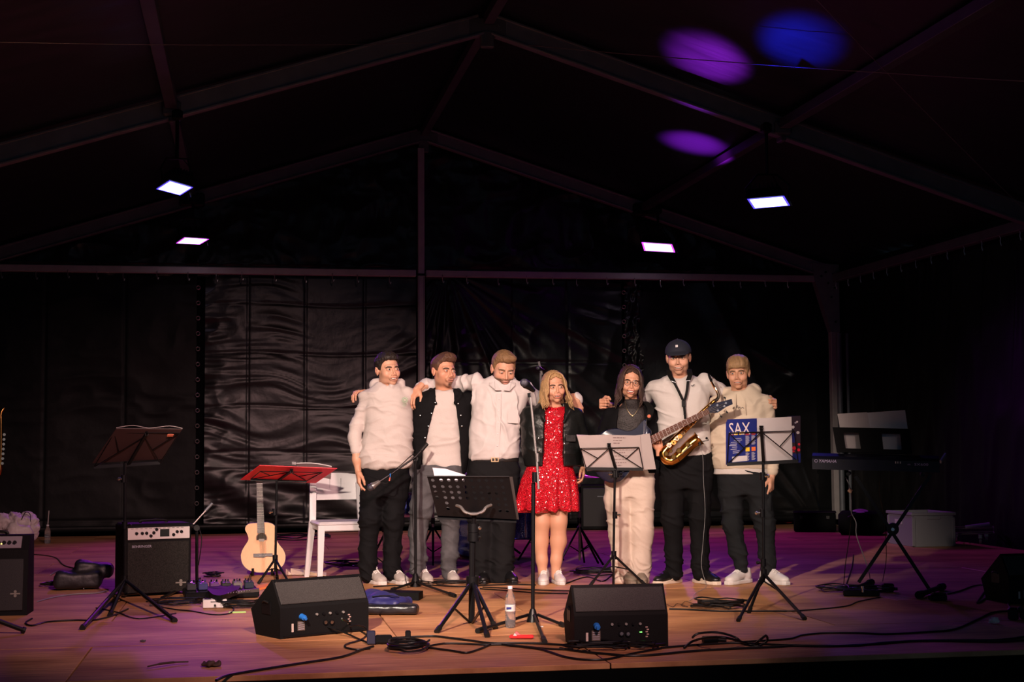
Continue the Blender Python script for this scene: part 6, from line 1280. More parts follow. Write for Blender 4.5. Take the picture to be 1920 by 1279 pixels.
a, b, c, d = f.loc(1327, 766, -.42), f.loc(1331, 775, -.42), f.loc(1196, 846, -.262), f.loc(1190, 832, -.262); q = quadmap(a, b, c, d); ROS = mat('rosewood', (.12, .035, .022), .5, vary=.2, vscale=30); thin('fretboard', [a, b, c, d], .007, ROS, e, (0, 1, 0)); a2, b2, c2, d2 = [t+yy*.006 for t in (a, b, c, d)]; thin('neck', [a2, b2, c2, d2], .018, mat('maple_neck', (.35, .17, .07), .4), e, (0, 1, 0))
for k in range(1, 18): v = (1-2**(-k/12.))/.70; MB().tube([q(0, v)-yy*.001, q(1, v)-yy*.001], .0017, 5).build('fret', M['white_plastic'], e)
for k in (3, 5, 7, 9): v = (1-2**(-(k-.5)/12.))/.70; MB().cyl(q(.5, v)-yy*.0015, q(.5, v)+yy*.001, .0035, n=8).build('position_dot', M['white_plastic'], e)
hs_ = [(1327, 766), (1335, 758), (1341, 755), (1350, 754), (1372, 748), (1374, 758), (1362, 763), (1352, 770), (1346, 774), (1338, 774), (1331, 775)]; thin('headstock', [f.loc(x, y, -.425) for x, y in hs_], .015, BL_, e, (0, 1, 0))
for (x, y, kx, ky) in ((1345, 760, 1342, 751), (1361, 756, 1359, 746), (1358, 762, 1363, 773), (1346, 770, 1352, 781)):
    c0 = f.loc(x, y, -.433); MB().cyl(c0, c0-yy*.008, .008, n=12).cyl(c0-yy*.008, c0-yy*.014, .004, n=8).build('string_post', M['chrome'], e); k0, k1 = f.loc((x+kx)/2, (y+ky)/2, -.418), f.loc(kx, ky, -.418); MB().tube([k0, k1], .0022, 5).box(k1, (.018, .004, .012), roty(.6), bev=.002).build('tuning_key', BM, e)
for k in range(4): u = .16+.22*k; MB().tube([f.loc((1345, 1361, 1358, 1346)[k], (760, 756, 762, 770)[k], -.437), q(u, 0)-yy*.006, f.loc(1140+k*1.5, 862+k*3.6, -.250)], .0010, 4).build('string', FRm, e)
for (x, y) in ((1172, 850), (1158, 856)): c0 = f.loc(x, y, -.238); MB().box(c0, (.03, .012, .075), roty(-.45), bev=.003).build('pickup', M['black_plastic'], e)
MB().box(f.loc(1140, 868, -.238), (.035, .012, .06), roty(-.45), bev=.002).build('bridge', M['chrome'], e)
for k in range(3): c0 = f.loc(1150+k*9, 889-k*3, -.236); MB().cyl(c0, c0-yy*.014, .009, n=12).build('knob', BM, e)
e = f.empty('guitar_strap', 'black strap with a round orange patch over the bass player\'s shoulder', 'strap'); S_ = [f.loc(1213, 788, -.19), f.loc(1218, 778, -.155), f.loc(1220, 766, -.125), f.loc(1214, 757, -.07), f.loc(1208, 753, .0)]; S_ = catmull(S_, 5); mb = MB()
V_ = []; 
for p_ in S_: V_ += [p_+np.array([-.024, 0, 0]), p_+np.array([.024, 0, .0])]
F2 = [(2*i, 2*i+1, 2*i+3, 2*i+2) for i in range(len(S_)-1)]; mb.add(V_+[v-yy*.004 for v in V_], F2+[tuple(2*len(S_)+j for j in reversed(t)) for t in F2]+[(2*i, 2*i+2, 2*len(S_)+2*i+2, 2*len(S_)+2*i) for i in range(len(S_)-1)]+[(2*i+3, 2*i+1, 2*len(S_)+2*i+1, 2*len(S_)+2*i+3) for i in range(len(S_)-1)]); mb.build('webbing', mat('black_webbing', (.006, .006, .006), .7, spec=.1), e)
c0 = f.loc(1217, 781, -.172); MB().cyl(c0, c0+np.array([0, -.006, .002]), .013, n=16).build('orange_patch', mat('orange_patch', (.50, .12, .05), .6), e)
# --- saxophone
f = P6.f; e = f.empty('saxophone', 'golden saxophone hanging on the tall man\'s chest behind the bass neck', 'saxophone'); BR_ = mat('sax_brass', (.72, .36, .09), .17, 1.); BRl = mat('sax_silver_keys', (.80, .66, .45), .15, 1.); yy = np.array([0, 1., 0])
L_ = lambda x, y, dy=-.20: np.array(f.loc(x, y, dy))
MB().tube(catmull([L_(1331, 707, -.23), L_(1334, 716, -.22), L_(1338, 724), L_(1344, 733), L_(1347, 742), L_(1345, 748), L_(1340, 752)], 5), [.0062+.0003*i for i in range(31)], 10).build('neck_tube', M['chrome'] if False else mat('sax_neck', (.80, .55, .32), .15, 1.), e, True)
MB().tube([L_(1328, 701, -.24), L_(1330, 706, -.232), L_(1334, 715, -.222)], [.006, .009, .010], 10).build('mouthpiece', M['black_plastic'], e, True); MB().sphere(L_(1337, 709, -.225), .006, 8).tube([L_(1336, 712, -.22), L_(1333, 709, -.22)], .003, 5).build('octave_key', M['chrome'], e, True)
P = catmull([L_(1341, 751), L_(1318, 772), L_(1290, 800), L_(1266, 824), L_(1250, 842)], 5); MB().tube(P, list(np.linspace(.014, .030, len(P))), 16).build('body_tube', BR_, e, True)
P = catmull([L_(1250, 842), L_(1244, 851), L_(1248, 861), L_(1259, 864), L_(1270, 858)], 6); MB().tube(P, list(np.linspace(.031, .040, len(P))), 18).build('bow', BR_, e, True)
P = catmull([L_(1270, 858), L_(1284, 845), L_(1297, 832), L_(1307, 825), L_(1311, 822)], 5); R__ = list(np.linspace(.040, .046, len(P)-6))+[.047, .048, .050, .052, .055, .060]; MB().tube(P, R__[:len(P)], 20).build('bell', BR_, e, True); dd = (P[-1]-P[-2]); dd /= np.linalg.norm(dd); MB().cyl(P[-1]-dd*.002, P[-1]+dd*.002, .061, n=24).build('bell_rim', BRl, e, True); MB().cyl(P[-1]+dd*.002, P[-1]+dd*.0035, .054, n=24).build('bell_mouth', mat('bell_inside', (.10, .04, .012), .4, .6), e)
rnd = random.Random(5)
ax0, ax1 = L_(1336, 756), L_(1252, 840); dv_ = (ax1-ax0); 
for k in range(13):
    t = .06+.075*k; c0 = ax0+dv_*t+np.array([rnd.uniform(-.006, .006), -.022-.014*t, rnd.uniform(-.006, .006)]); MB().cyl(c0, c0+np.array([rnd.uniform(-.002, .002), -.008, .002]), .010+.009*t, n=14).build('key_cup', BR_ if k % 2 else BRl, e); MB().sphere(c0-yy*.011, .0045+.002*t, 8).build('pearl_key', M['white_plastic'] if k % 3 == 0 else BRl, e, True)
for off in ((-.030, -.010, -.028), (.020, -.020, .030), (.034, -.010, .020), (-.018, -.026, -.012)): MB().tube([ax0+dv_*.05+np.array(off)*.7, ax0+dv_*.95+np.array(off)*1.15], .0028, 6).build('key_rod', BRl, e, True)
for k in range(7): t = .12+.12*k; c0 = ax0+dv_*t; MB().tube(catmull([c0+np.array([-.028, -.01, -.026]), c0+np.array([-.01, -.036, -.012]), c0+np.array([.016, -.034, .022])], 4), .0022, 5).build('key_arm', BRl, e, True)
for (x, y, r_) in ((1249, 851, .018), (1263, 857, .020), (1273, 845, .020), (1289, 833, .018), (1258, 846, .012)): c0 = L_(x, y, -.244); MB().cyl(c0, c0-yy*.007, r_, n=16).build('key_cup', BR_, e); ring(MB(), c0-yy*.012, r_*.85, .002).build('key_guard', BRl, e, True)
MB().tube(catmull([L_(1278, 852, -.25), L_(1288, 842, -.256), L_(1298, 834, -.26)], 4), .003, 5).build('key_rod', BRl, e, True)
e = f.empty('clip_microphone', 'small black gooseneck microphone clipped to the saxophone bell', 'microphone'); MB().tube(catmull([L_(1310, 834, -.21), L_(1315, 829, -.22), L_(1322, 827, -.21), L_(1328, 826, -.20), L_(1326, 822, -.20)], 5), .0028, 6).build('gooseneck', BM, e, True); MB().sphere(L_(1325, 822, -.2), .010, 8).build('capsule', BM, e, True); MB().box(L_(1312, 832, -.24), (.018, .014, .03), bev=.004).build('clip', BM, e)
MB().tube(catmull([L_(1313, 836, -.24), L_(1318, 860, -.20), L_(1319, 900, -.17), L_(1322, 960, -.15), L_(1318, 1020, -.14), L_(1315, 1060, -.14), L_(1322, 1090, -.13)]+[f.fl(1323, 1102, .006), f.fl(1305, 1112, .006), f.fl(1300, 1122, .006), f.fl(1316, 1125, .006), f.fl(1308, 1118, .006), f.fl(1292, 1127, .006)], 5), .0016, 5).build('thin_lead', M['cable_grey'], e, True)
e = f.empty('saxophone_strap', 'black neck strap carrying the saxophone', 'strap'); WB = bpy.data.materials['black_webbing']
for (pts, w_) in (([(1254, 694, -.02), (1256, 704, -.10), (1263, 716, -.133)], .036), ([(1263, 716, -.134), (1272, 733, -.146), (1280, 750, -.150)], .020), ([(1292, 692, -.02), (1294, 702, -.10), (1290, 714, -.133)], .036), ([(1290, 714, -.134), (1288, 733, -.146), (1284, 750, -.150)], .020), ([(1282, 750, -.151), (1283, 765, -.156), (1285, 786, -.175)], .018)):
    S_ = catmull([L_(*t) for t in pts], 5); V_ = []
    for p_ in S_: V_ += [p_+np.array([-w_/2, 0, 0]), p_+np.array([w_/2, 0, 0])]
    m_ = len(S_); F2 = [(2*i, 2*i+1, 2*i+3, 2*i+2) for i in range(m_-1)]; MB().add(V_+[v-yy*.006 for v in V_], F2+[tuple(2*m_+j for j in reversed(t)) for t in F2]+[(2*i, 2*i+2, 2*m_+2*i+2, 2*m_+2*i) for i in range(m_-1)]+[(2*i+3, 2*i+1, 2*m_+2*i+1, 2*m_+2*i+3) for i in range(m_-1)]).build('strap_band', WB, e)
for (x, y) in ((1263, 716), (1290, 714)): MB().box(L_(x, y, -.142), (.034, .006, .004), roty(.3 if x < 1280 else -.1)).build('buckle_bar', M['chrome'], e)
MB().box(L_(1282, 757, -.158), (.030, .010, .05), bev=.004).build('slider', M['black_plastic'], e); MB().box(L_(1284, 777, -.170), (.020, .010, .012), bev=.003).build('slider', M['black_plastic'], e); MB().tube([L_(1285, 784, -.178), L_(1287, 790, -.19)], .003, 6).build('hook', BM, e, True)
# --- crate, cases, trolley at the back right
f = Fr(1712, 1026, turn=.42); e = f.empty('storage_crate', 'grey plastic storage crate on the floor behind the keyboard stand', 'crate'); GC = mat('grey_crate', (.20, .20, .215), .55, bump=.0006, bscale=200); w, d_, h = .44, .60, .335
for (c, s) in (((w/2, .008, h/2), (w-.03, .012, h)), ((w/2, d_-.008, h/2), (w-.03, .012, h)), ((.008, d_/2, h/2), (.012, d_-.03, h)), ((w-.008, d_/2, h/2), (.012, d_-.03, h))): MB().box(c, s, bev=.003).build('wall', GC, e)
MB().box((w/2, d_/2, .012), (w-.03, d_-.03, .016)).build('base', GC, e)
for (c, s) in (((w/2, -.004, h-.014), (w+.02, .022, .028)), ((w/2, d_+.004, h-.014), (w+.02, .022, .028)), ((-.004, d_/2, h-.014), (.022, d_+.02, .028)), ((w+.004, d_/2, h-.014), (.022, d_+.02, .028))): MB().box(c, s, bev=.004).build('rim', GC, e)
for (x, y) in ((.012, .012), (w-.012, .012), (.012, d_-.012)): MB().box((x, y, h/2-.02), (.035, .035, h-.05), bev=.006).build('corner_rib', GC, e)
MB().box((w/2, -.006, h-.05), (.14, .012, .03), bev=.004).build('handle', GC, e); MB().box((-.002, d_*.55, h-.10), (.004, .17, .045)).build('label', mat('pinkish_label', (.45, .40, .42), .7), e)
f = Fr(1612, 1004); e = f.empty('equipment_case', 'black equipment case with a white oval bag mark, under the keyboard at the back', 'case'); MB().box((.02, .18, .13), (.50, .36, .26), bev=.04).build('case_body', M['skirt'], e, True, 50); MB().tube(catmull([(-.12, 0, .20), (-.05, -.02, .235), (.05, -.02, .23), (.12, 0, .20)], 4), .01, 6).build('handle', M['black_rubber'], e, True); mb = MB().lathe([(.075, 0), (.085, .012), (.060, .020)], f.loc(1613, 960, .10), (0, -.2, 1), 18); mb.build('oval_patch', mat('lilac_white', (.42, .36, .40), .7), e, True); MB().box(f.loc(1613, 960, .10)+np.array([0, -.0, .021]), (.07, .02, .004)).build('patch_print', M['red_tape'], e)
f = Fr(1528, 998); e = f.empty('equipment_case', 'low black case between the red cloth and the rear corner post', 'case'); MB().box((0, .2, .11), (.48, .4, .22), bev=.02).build('case_body', M['skirt'], e); MB().box((0, .2, .222), (.49, .41, .012), bev=.004).build('lid', M['tolex'], e)
for s in (-1, 1): MB().box((s*.15, -.004, .17), (.04, .01, .04), bev=.004).build('latch', BM, e)
f = Fr(1468, 980); o = mesh_obj('red_cloth', *(lambda V, F: (V, F))(*nets((-.15, -.1, -.01), (.18, .12, .16), .007, lambda p: smin(ell(p, (.05, 0, .04), (.09, .06, .07)), ell(p, (-.03, 0, .02), (.10, .05, .035)), .03)+.006*ridge(p.x*20, p.y*20, p.z*20))), mat('red_fabric', (.35, .015, .025), .7)); o.location = tuple(f.o); o.rotation_euler = (0, 0, f.a); tag(o, 'crumpled red cloth on the floor by the back cases', 'cloth')
f = Fr(1822, 1020); e = f.empty('trolley', 'low wire-frame trolley with castors to the right of the grey crate', 'trolley'); CW = M['wire']
pts = [f.loc(1787, 991), f.loc(1863, 990), f.loc(1864, 1000), f.loc(1788, 1002)]
for o_ in (0., .28): q4 = [p_+np.array([0, o_, .0]) for p_ in pts]; MB().tube(q4, .005, 6, True).build('wire_frame', CW, e, True)
for p_ in pts: MB().tube([p_, p_+np.array([0, .28, 0])], .005, 6).build('cross_wire', CW, e, True)
for (x, o_) in ((1789, 0.), (1838, .0), (1792, .28), (1850, .28)): c0 = f.loc(x, 1003); c0 = np.array([c0[0], o_, 0.]); MB().cyl(c0+np.array([-.012, 0, .03]), c0+np.array([.012, 0, .03]), .030, n=14).build('castor_wheel', mat('castor_grey', (.3, .26, .24), .4) if 'castor_grey' not in bpy.data.materials else bpy.data.materials['castor_grey'], e, True); MB().box(c0+np.array([0, 0, .075]), (.04, .04, .045), bev=.006).build('castor_fork', CW, e)
o = MB().cyl(f.loc(1810, 989, .14), f.loc(1856, 983, .12), .020, n=12).build('rolled_tube', mat('violet_tube', (.28, .2, .36), .4), None, True); o.location = tuple(f.o); o.rotation_euler = (0, 0, f.a); tag(o, 'purple-lit rolled tube lying on the low trolley', 'tube')
# --- things at the back left
f = Fr(30, 1040); BAG = mat('white_bag', (.50, .44, .44), .55, bump=.012, bscale=9)
def bagf(p):
    d = smin(ell(p, (-.04, 0, .30), (.24, .17, .12)), ell(p, (.13, 0, .26), (.10, .13, .15)), .06); d = smin(d, ell(p, (.02, -.17, .20), (.13, .07, .14)), .06); d = smin(d, ell(p, (.12, -.12, .12), (.06, .07, .12)), .05)
    return smax(d+.020*ridge(p.x*7+p.z*5, p.y*7, p.z*7-p.x*3)+.014*ridge(p.x*16+p.z*9, p.y*15, p.z*12)+.006*ridge(p.x*34, p.y*30, p.z*30), -ell(p, (.07, -.20, .33), (.07, .07, .05)), .02)
V, Fq = nets((-.34, -.3, .0), (.28, .22, .48), .008, bagf); o = mesh_obj('plastic_bag', V, Fq, BAG); o.location = tuple(f.o); o.rotation_euler = (0, 0, f.a); tag(o, 'crumpled white bag slumped on a dark box at the left edge', 'bag'); MB().tube(catmull([(.045, -.15, .34), (.08, -.14, .41), (.125, -.13, .38), (.125, -.13, .22)], 5), .004, 5).build('bag_handle', M['cable'], o, True)
o = MB().box((-.10, .06, .10), (.42, .3, .20), bev=.02).build('equipment_box', M['skirt']); o.location = tuple(f.o); o.rotation_euler = (0, 0, f.a); tag(o, 'dark box under the white bag at the left edge', 'box')
CLR = mat('clear_plastic', (.92, .92, .95), .06, trans=.92, spec=.5)
def bottle(px, py, h, r, label, straw=False, lab=True, cap=(.62, .62, .7)):
    f = Fr(px, py); e = f.empty('bottle', label, 'bottle', 'water bottles on the stage'); MB().lathe([(r*.8, 0), (r, .01), (r, h*.25), (r*.95, h*.30), (r, h*.35), (r, h*.62), (r*.85, h*.75), (r*.45, h*.88), (r*.42, h*.94)], (0, 0, 0), n=18).build('bottle_shell', CLR, e, True)
    MB().cyl((0, 0, h*.93), (0, 0, h), r*.46, n=14).build('cap', mat('cap_%d' % px, cap, .4), e)
    if lab: MB().lathe([(r*1.01, h*.40), (r*1.01, h*.56)], (0, 0, 0), n=18).build('label', M['paper_white'], e, True); MB().box((-.008, -r*1.03, h*.48), (.028, .002, .012)).build('label_print', NVY, e)
    if straw: MB().tube([(0, 0, h*.9), (.01, 0, h*1.75)], .006, 6).build('straw', M['alu_post'], e)
bottle(957, 1177, .235, .030, 'clear water bottle standing beside the front microphone stand')
bottle(89, 1019, .20, .032, 'small bottle with a straw by the dim back wall, left', True, False)
f = Fr(-8, 1010); e = f.empty('saxophone', 'brass saxophone on a stand, cut off at the left edge', 'saxophone'); c0 = f.loc(6, 840); MB().tube(catmull([f.loc(8, 765), f.loc(2, 775), f.loc(2, 800), f.loc(0, 880), f.loc(-14, 900), f.loc(-22, 880), f.loc(-20, 850)], 5), [.012+.0012*i for i in range(31)], 12).build('body_tube', BR_, e, True)
for k in range(7): c1 = f.loc(8-k*.6, 815+k*9, -.04); MB().cyl(c1, c1+np.array([0, -.01, 0]), .016, n=12).build('key_cup', BRl, e)
MB().tube([f.loc(-6, 1005), f.loc(-6, 880)], .012, 8).build('support_pole', BM, e, True)
for k in (-1, 0, 1): MB().tube([f.loc(-6, 975), np.array([k*.2, -.1+.2*abs(k), .012])], .010, 8).build('support_leg', BM, e, True)
f = Fr(160, 1104); NB = mat('dark_nylon', (.012, .012, .016), .5, bump=.004, bscale=20)
V, Fq = nets((-.3, -.2, -.01), (.3, .25, .30), .010, lambda p: smax(smin(bx(p, (-.05, 0, .07), (.17, .12, .065), .04), bx(p, (.06, .02, .14), (.14, .10, .055), .04, roty(.12)), .03)+.008*ridge(p.x*12, p.y*12, p.z*14), .001-p.z, .01)); o = mesh_obj('gear_bag', V, Fq, NB); o.location = tuple(f.o); o.rotation_euler = (0, 0, f.a); tag(o, 'dark nylon gear bag on the floor left of the combo amplifier', 'bag')
# --- gig bag, flat case
f = Fr(728, 1150); NV_ = mat('navy_nylon', (.022, .022, .115), .5, bump=.004, bscale=16)
def gb(p):
    d = smin(bx(p, (-.02, .06, .050), (.15, .12, .045), .035, rotz(-.5)), ell(p, (-.10, .18, .075), (.10, .09, .065)), .04); d = smin(d, ell(p, (-.04, .04, .095), (.09, .07, .040)), .02); return smax(d+.007*ridge(p.x*11+p.y*6, p.y*11, p.z*9)+.003*ridge(p.x*26, p.y*26, p.z*20), .001-p.z, .008)
V, Fq = nets((-.30, -.15, -.01), (.25, .36, .2), .008, gb); o = mesh_obj('gig_bag', V, Fq, NV_); o.location = tuple(f.o); o.rotation_euler = (0, 0, f.a); tag(o, 'navy blue nylon gig bag lying beside the left wedge monitor', 'bag')
V, Fq = nets((-.22, -.10, -.01), (.22, .14, .12), .008, lambda p: smax(bx(p, (.0, 0, .035), (.17, .055, .033), .03, rotz(-.15))+.005*ridge(p.x*14, p.y*14, p.z*14), .001-p.z, .006)); g_ = mesh_obj('lower_pocket', V, Fq, mat('black_shiny_nylon', (.010, .010, .014), .3, bump=.003, bscale=22), o); g_.location = (.02, -.075, 0)
MB().tube(catmull([(-.10, -.02, .105), (-.02, -.03, .112), (.06, -.01, .10), (.13, .04, .07)], 5), .003, 5).build('zip', BM, o, True)
f = Fr(752, 1126); a, b, c, d = f.fl(706, 1106, .03), f.fl(752, 1106, .05), f.fl(768, 1118, .05), f.fl(764, 1126, .0); o = MB().prism([(0, 0), (.17, .0), (.17, .05), (-.10, .055), (-.14, .035)], (-.05, 0, 0), (1, 0, 0), (0, 0, 1), (0, 1, 0), .16).build('flat_case', M['tolex']); o.location = tuple(f.o); o.rotation_euler = (0, 0, f.a-.2); tag(o, 'flat black case behind the navy gig bag', 'case')
# --- pedal board, DI box, strips
f = Fr(400, 1124, turn=.10); e = f.empty('pedal_board', 'black pedal board with small effect pedals beside the combo amplifier', 'pedal board'); MB().box((.06, .10, .035), (.50, .22, .05), rotx(.08), bev=.01).build('board', M['black_plastic'], e); rnd = random.Random(2); PC = [mat('pedal_%d' % i, c, .35, .2) for i, c in enumerate(((.04, .04, .05), (.05, .05, .16), (.12, .05, .16), (.03, .03, .03), (.16, .14, .14), (.02, .03, .05)))]
for k in range(6):
    x = -.14+.078*k; pd = MB().box((x, .10, .085), (.062, .10, .045), rotx(.08), bev=.006).build('effect_pedal', PC[k], e)
    for j in range(3): MB().cyl((x-.018+.018*j, .125, .108), (x-.018+.018*j, .12, .122), .006, n=8).build('knob', M['chrome'] if (j+k) % 2 else M['black_plastic'], pd)
    MB().cyl((x, .07, .106), (x, .068, .116), .007, n=10).build('foot_switch', M['chrome'], pd)
f = Fr(403, 1141, turn=.03); e = f.empty('direct_box', 'small white metal box with a black plug in front of the pedal board', 'electronics box'); MB().box((0, .05, .029), (.15, .10, .052), bev=.003).build('casing', M['paper_white'], e); MB().box((0, -.001, .042), (.055, .002, .006)).build('lettering', M['ink'], e); MB().cyl((0, 0, .020), (0, -.02, .020), .007, n=10).build('plug', M['black_rubber'], e); MB().box((-.045, .05, .057), (.04, .02, .006)).build('button', M['black_plastic'], e); MB().box((.035, .05, .057), (.04, .02, .006)).build('button', M['black_plastic'], e)
f = Fr(445, 1149); o = MB().box((0, .0, .004), (.105, .02, .008), rotz(.0)).build('green_strip', mat('lime_strip', (.32, .55, .16), .5)); o.location = tuple(f.o); o.rotation_euler = (0, 0, f.a); tag(o, 'short lime green strip on the floor left of the left wedge monitor', 'strip')
f = Fr(490, 1112); e = f.empty('electric_guitar', 'dark electric guitar lying low between the pedals and the left wedge', 'guitar'); P = catmull([np.array(f.fl(x, y, .05)) for x, y in ((398, 1124), (390, 1114), (402, 1105), (420, 1107), (438, 1103), (450, 1106), (448, 1114), (436, 1119), (424, 1124), (410, 1127))], 4, True); n = len(P); MB().add(P+[p_+np.array([0, 0, .035]) for p_ in P], [tuple(range(n))[::-1], tuple(range(n, 2*n))]+[(i, (i+1) % n, n+(i+1) % n, n+i) for i in range(n)]).build('body', M['black_plastic'], e)
MB().bar(f.fl(445, 1110, .09), f.fl(486, 1106, .10), .045, .02).build('neck', FB, e); MB().prism([(0, 0), (.10, .02), (.115, .055), (.0, .045)], f.fl(482, 1108, .085), (1, .2, .1), (0, 1, .35), (0, 0, 1), .015).build('headstock', mat('orange_wood', (.45, .12, .035), .4), e)
for k in range(9): MB().box(f.fl(428+k*5, 1112-k*.6, .10), (.004, .05, .002)).build('fret', FRm, e)
# papers on the floor
f = Fr(573, 1078); PP = mat('cream_sheet', (.62, .46, .34), .8)
for (x0, x1, y0, y1, lb) in ((536, 548, 1067, 1078, 'small cream sheet leaning behind the left wedge, nearest the guitar'), (545, 582, 1066, 1078, 'cream sheet lying behind the left wedge'), (570, 612, 1070, 1080, 'curled cream sheet behind the left wedge, nearest the white chair')): o = thin('loose_paper', [f.fl(x0, y0, .05), f.fl(x1, y0+4, .02), f.fl(x1, y1, .006), f.fl(x0, y1, .006)], .002, PP, None, (0, 0, 1)); o.location = tuple(f.o); o.rotation_euler = (0, 0, f.a); tag(o, lb, 'paper')
# --- drum kit behind the group
f = Fr(880, 1048); e = f.empty('drum_kit', 'dark blue sparkle drum kit mostly hidden behind the group', 'drum kit'); SPK = mat('blue_sparkle', (.012, .018, .16), .25, .5, coat=.6, vary=.7, vscale=200); yy = np.array([0, 1., 0])
def drum(px, py, r, d, name='drum', ax=(0, 0, 1), dy=0.):
    c0 = np.array(f.loc(px, py, dy)); a = np.array(ax, float); a /= np.linalg.norm(a); o = MB().cyl(c0, c0+a*d, r, n=32).build(name, SPK, e, True); MB().cyl(c0+a*d, c0+a*(d+.004), r*.97, n=32).build('drum_head', M['paper_white'], o)
    for z in (0.01, d-.01):
        cc = c0+a*z; R, _ = frame_to(cc, cc+a); MB().tube([cc+R@np.array([(r+.006)*math.cos(t), (r+.006)*math.sin(t), 0]) for t in np.linspace(0, 2*PI, 32, False)], .006, 6, True).build('hoop', M['chrome'], o, True)
    R, _ = frame_to(c0, c0+a)
    for k in range(8): t = k*PI/4; p0 = c0+R@np.array([(r+.008)*math.cos(t), (r+.008)*math.sin(t), .02]); MB().tube([p0, p0+a*(d-.04)], .004, 5).build('tension_rod', M['chrome'], o, True)
bd_ = f.loc(885, 985, .15); o = drum(885, 988, .27, .40, 'bass_drum', (0, 1, 0), .1)
drum(765, 968, .19, .20, 'snare_drum', (0, .1, 1), .0); drum(984, 1010, .20, .36, 'floor_tom', (0, 0, 1), .15); drum(850, 925, .14, .18, 'rack_tom', (0, -.2, 1), .2); drum(918, 925, .15, .20, 'rack_tom', (0, -.2, 1), .2)
def cyst(px, ytop, ybase, r, label, feet, grp='cymbal stands behind the group', dish=True, dy=0., tilt=0.):
    f = Fr(px, ybase); e = f.empty('cymbal_stand', label, 'cymbal stand', grp); MB().tube([(0, 0, .05), f.loc(px, ytop)], .011, 8).build('pole', SM, e, True)
    for (dx, dy_) in feet: MB().tube([(0, 0, .34), (dx, dy_, .015)], .009, 6).build('leg', BM, e, True); MB().tube([(0, 0, .12), (dx*.5, dy_*.5, .18)], .005, 6).build('brace', BM, e, True)
    for z in (.36, .62): MB().cyl((0, 0, z), (0, 0, z+.05), .017, n=10).build('collar', BM, e, True)
    if dish: c0 = f.loc(px, ytop); MB().lathe([(r, 0), (r*.6, .012), (.05, .022), (.035, .035), (.006, .040)], c0-np.array([0, 0, .03]), (tilt, 0, 1), 32).build('cymbal', mat('bronze_cymbal', (.6, .42, .18), .28, 1.) if 'bronze_cymbal' not in bpy.data.materials else bpy.data.materials['bronze_cymbal'], e, True)
    return f, e
cyst(1087, 889, 1062, .17, 'hi-hat stand seen to the right of the red dress', [(.20, -.06), (-.18, -.08), (.04, .2), (.16, .12)])
cyst(720, 935, 1085, .14, 'blue-lit cymbal stand between the legs of the leftmost man', [(.16, -.02), (-.16, .02), (0, .2)], dish=False)
cyst(812, 905, 1062, .19, 'cymbal stand hidden behind the man in the denim jacket', [(.2, 0), (-.16, .1), (0, -.1)], tilt=.1)
f2, e2 = cyst(1014, 700, 1055, .1, 'tall overhead microphone stand rising behind the blond woman', [(.2, .05), (-.2, .08), (.02, -.12)], dish=False); MB().tube([f2.loc(1010, 678), f2.loc(1016, 703)], .012, 8).build('boom_tip', SM, e2, True); mic(e2, f2.loc(1009, 690, -.05), f2.loc(1020, 694, .0), BM, .018)
f = Fr(966, 1050); e = f.empty('drum_throne', 'round drum stool behind the group', 'stool'); MB().lathe([(.15, 0), (.17, .03), (.16, .08), (.10, .09)], (-.2, .6, .42), n=24).build('seat', LEA, e, True); MB().tube([(-.2, .6, .05), (-.2, .6, .42)], .016, 8).build('pole', SM, e, True)
for k in range(3): t = k*2.1; MB().tube([(-.2, .6, .2), (-.2+.25*math.cos(t), .6+.25*math.sin(t), .012)], .012, 6).build('leg', BM, e, True)
# black box put in where only the dark base of the back wall shows
f = Fr(1130, 994); e = f.empty('dark_base_box', 'black box put in for the dark base of the back wall behind the bass player', 'loudspeaker'); MB().box((0, .2, .27), (.52, .36, .54), bev=.012).build('cabinet', M['tolex'], e); MB().box((0, .015, .27), (.46, .015, .46), bev=.004).build('grille', bpy.data.materials['dark_grille'], e); MB().box((0, .0, .40), (.12, .004, .012)).build('nameplate', M['alu_dim'], e)
# ------------------------------------------------------------------ cables and small litter
def cable(pts, label, r=.0048, z=.0055, m=None, name='cable', grp='loose cables on the stage floor', n=6):
    f = Fr(pts[0][0], pts[0][1]); P = [f.fl(p_[0], p_[1], (p_[2] if len(p_) > 2 else 0.)+z) for p_ in pts]; o = MB().tube(catmull(P, n), r, 6).build(name, m or M['cable'], None, True); o.location = tuple(f.o); o.rotation_euler = (0, 0, f.a); return tag(o, label, 'cable', grp)
def wob(x0, y0, x1, y1, n, a, seed):
    r = random.Random(seed); return [(x0+(x1-x0)*i/n, y0+(y1-y0)*i/n+r.uniform(-a, a)) for i in range(n+1)]
cable([(641, 1160, .10), (660, 1172, .03), (672, 1181), (690, 1193), (697, 1203)], 'thin power lead running from the blue plug of the left wedge to the power strip', .005); 
cable([(569, 1157, .10), (590, 1167, .06), (640, 1184, .02), (672, 1198), (692, 1206)], 'cable from the rear panel of the left wedge down to the floor', .005)
cable([(655, 1175, .05), (670, 1172, .05), (686, 1178, .02), (688, 1190), (676, 1200), (650, 1208), (648, 1214), (668, 1218), (694, 1216)], 'looping cable at the right end of the left wedge', .005)
cable([(405, 1276), (430, 1266), (500, 1254), (570, 1243), (640, 1232), (680, 1218), (700, 1212)], 'long black cable sweeping to the lower left stage edge', .0065)
cable([(730, 1197), (760, 1195), (810, 1193), (840, 1196), (880, 1201), (920, 1206), (970, 1206), (1020, 1207), (1060, 1210)], 'thick cable behind the coil, running right along the stage front', .0065)
cable([(740, 1208), (790, 1213), (830, 1207), (870, 1207), (910, 1209), (950, 1209), (1020, 1216), (1075, 1218)], 'middle cable of the front bundle', .0055)
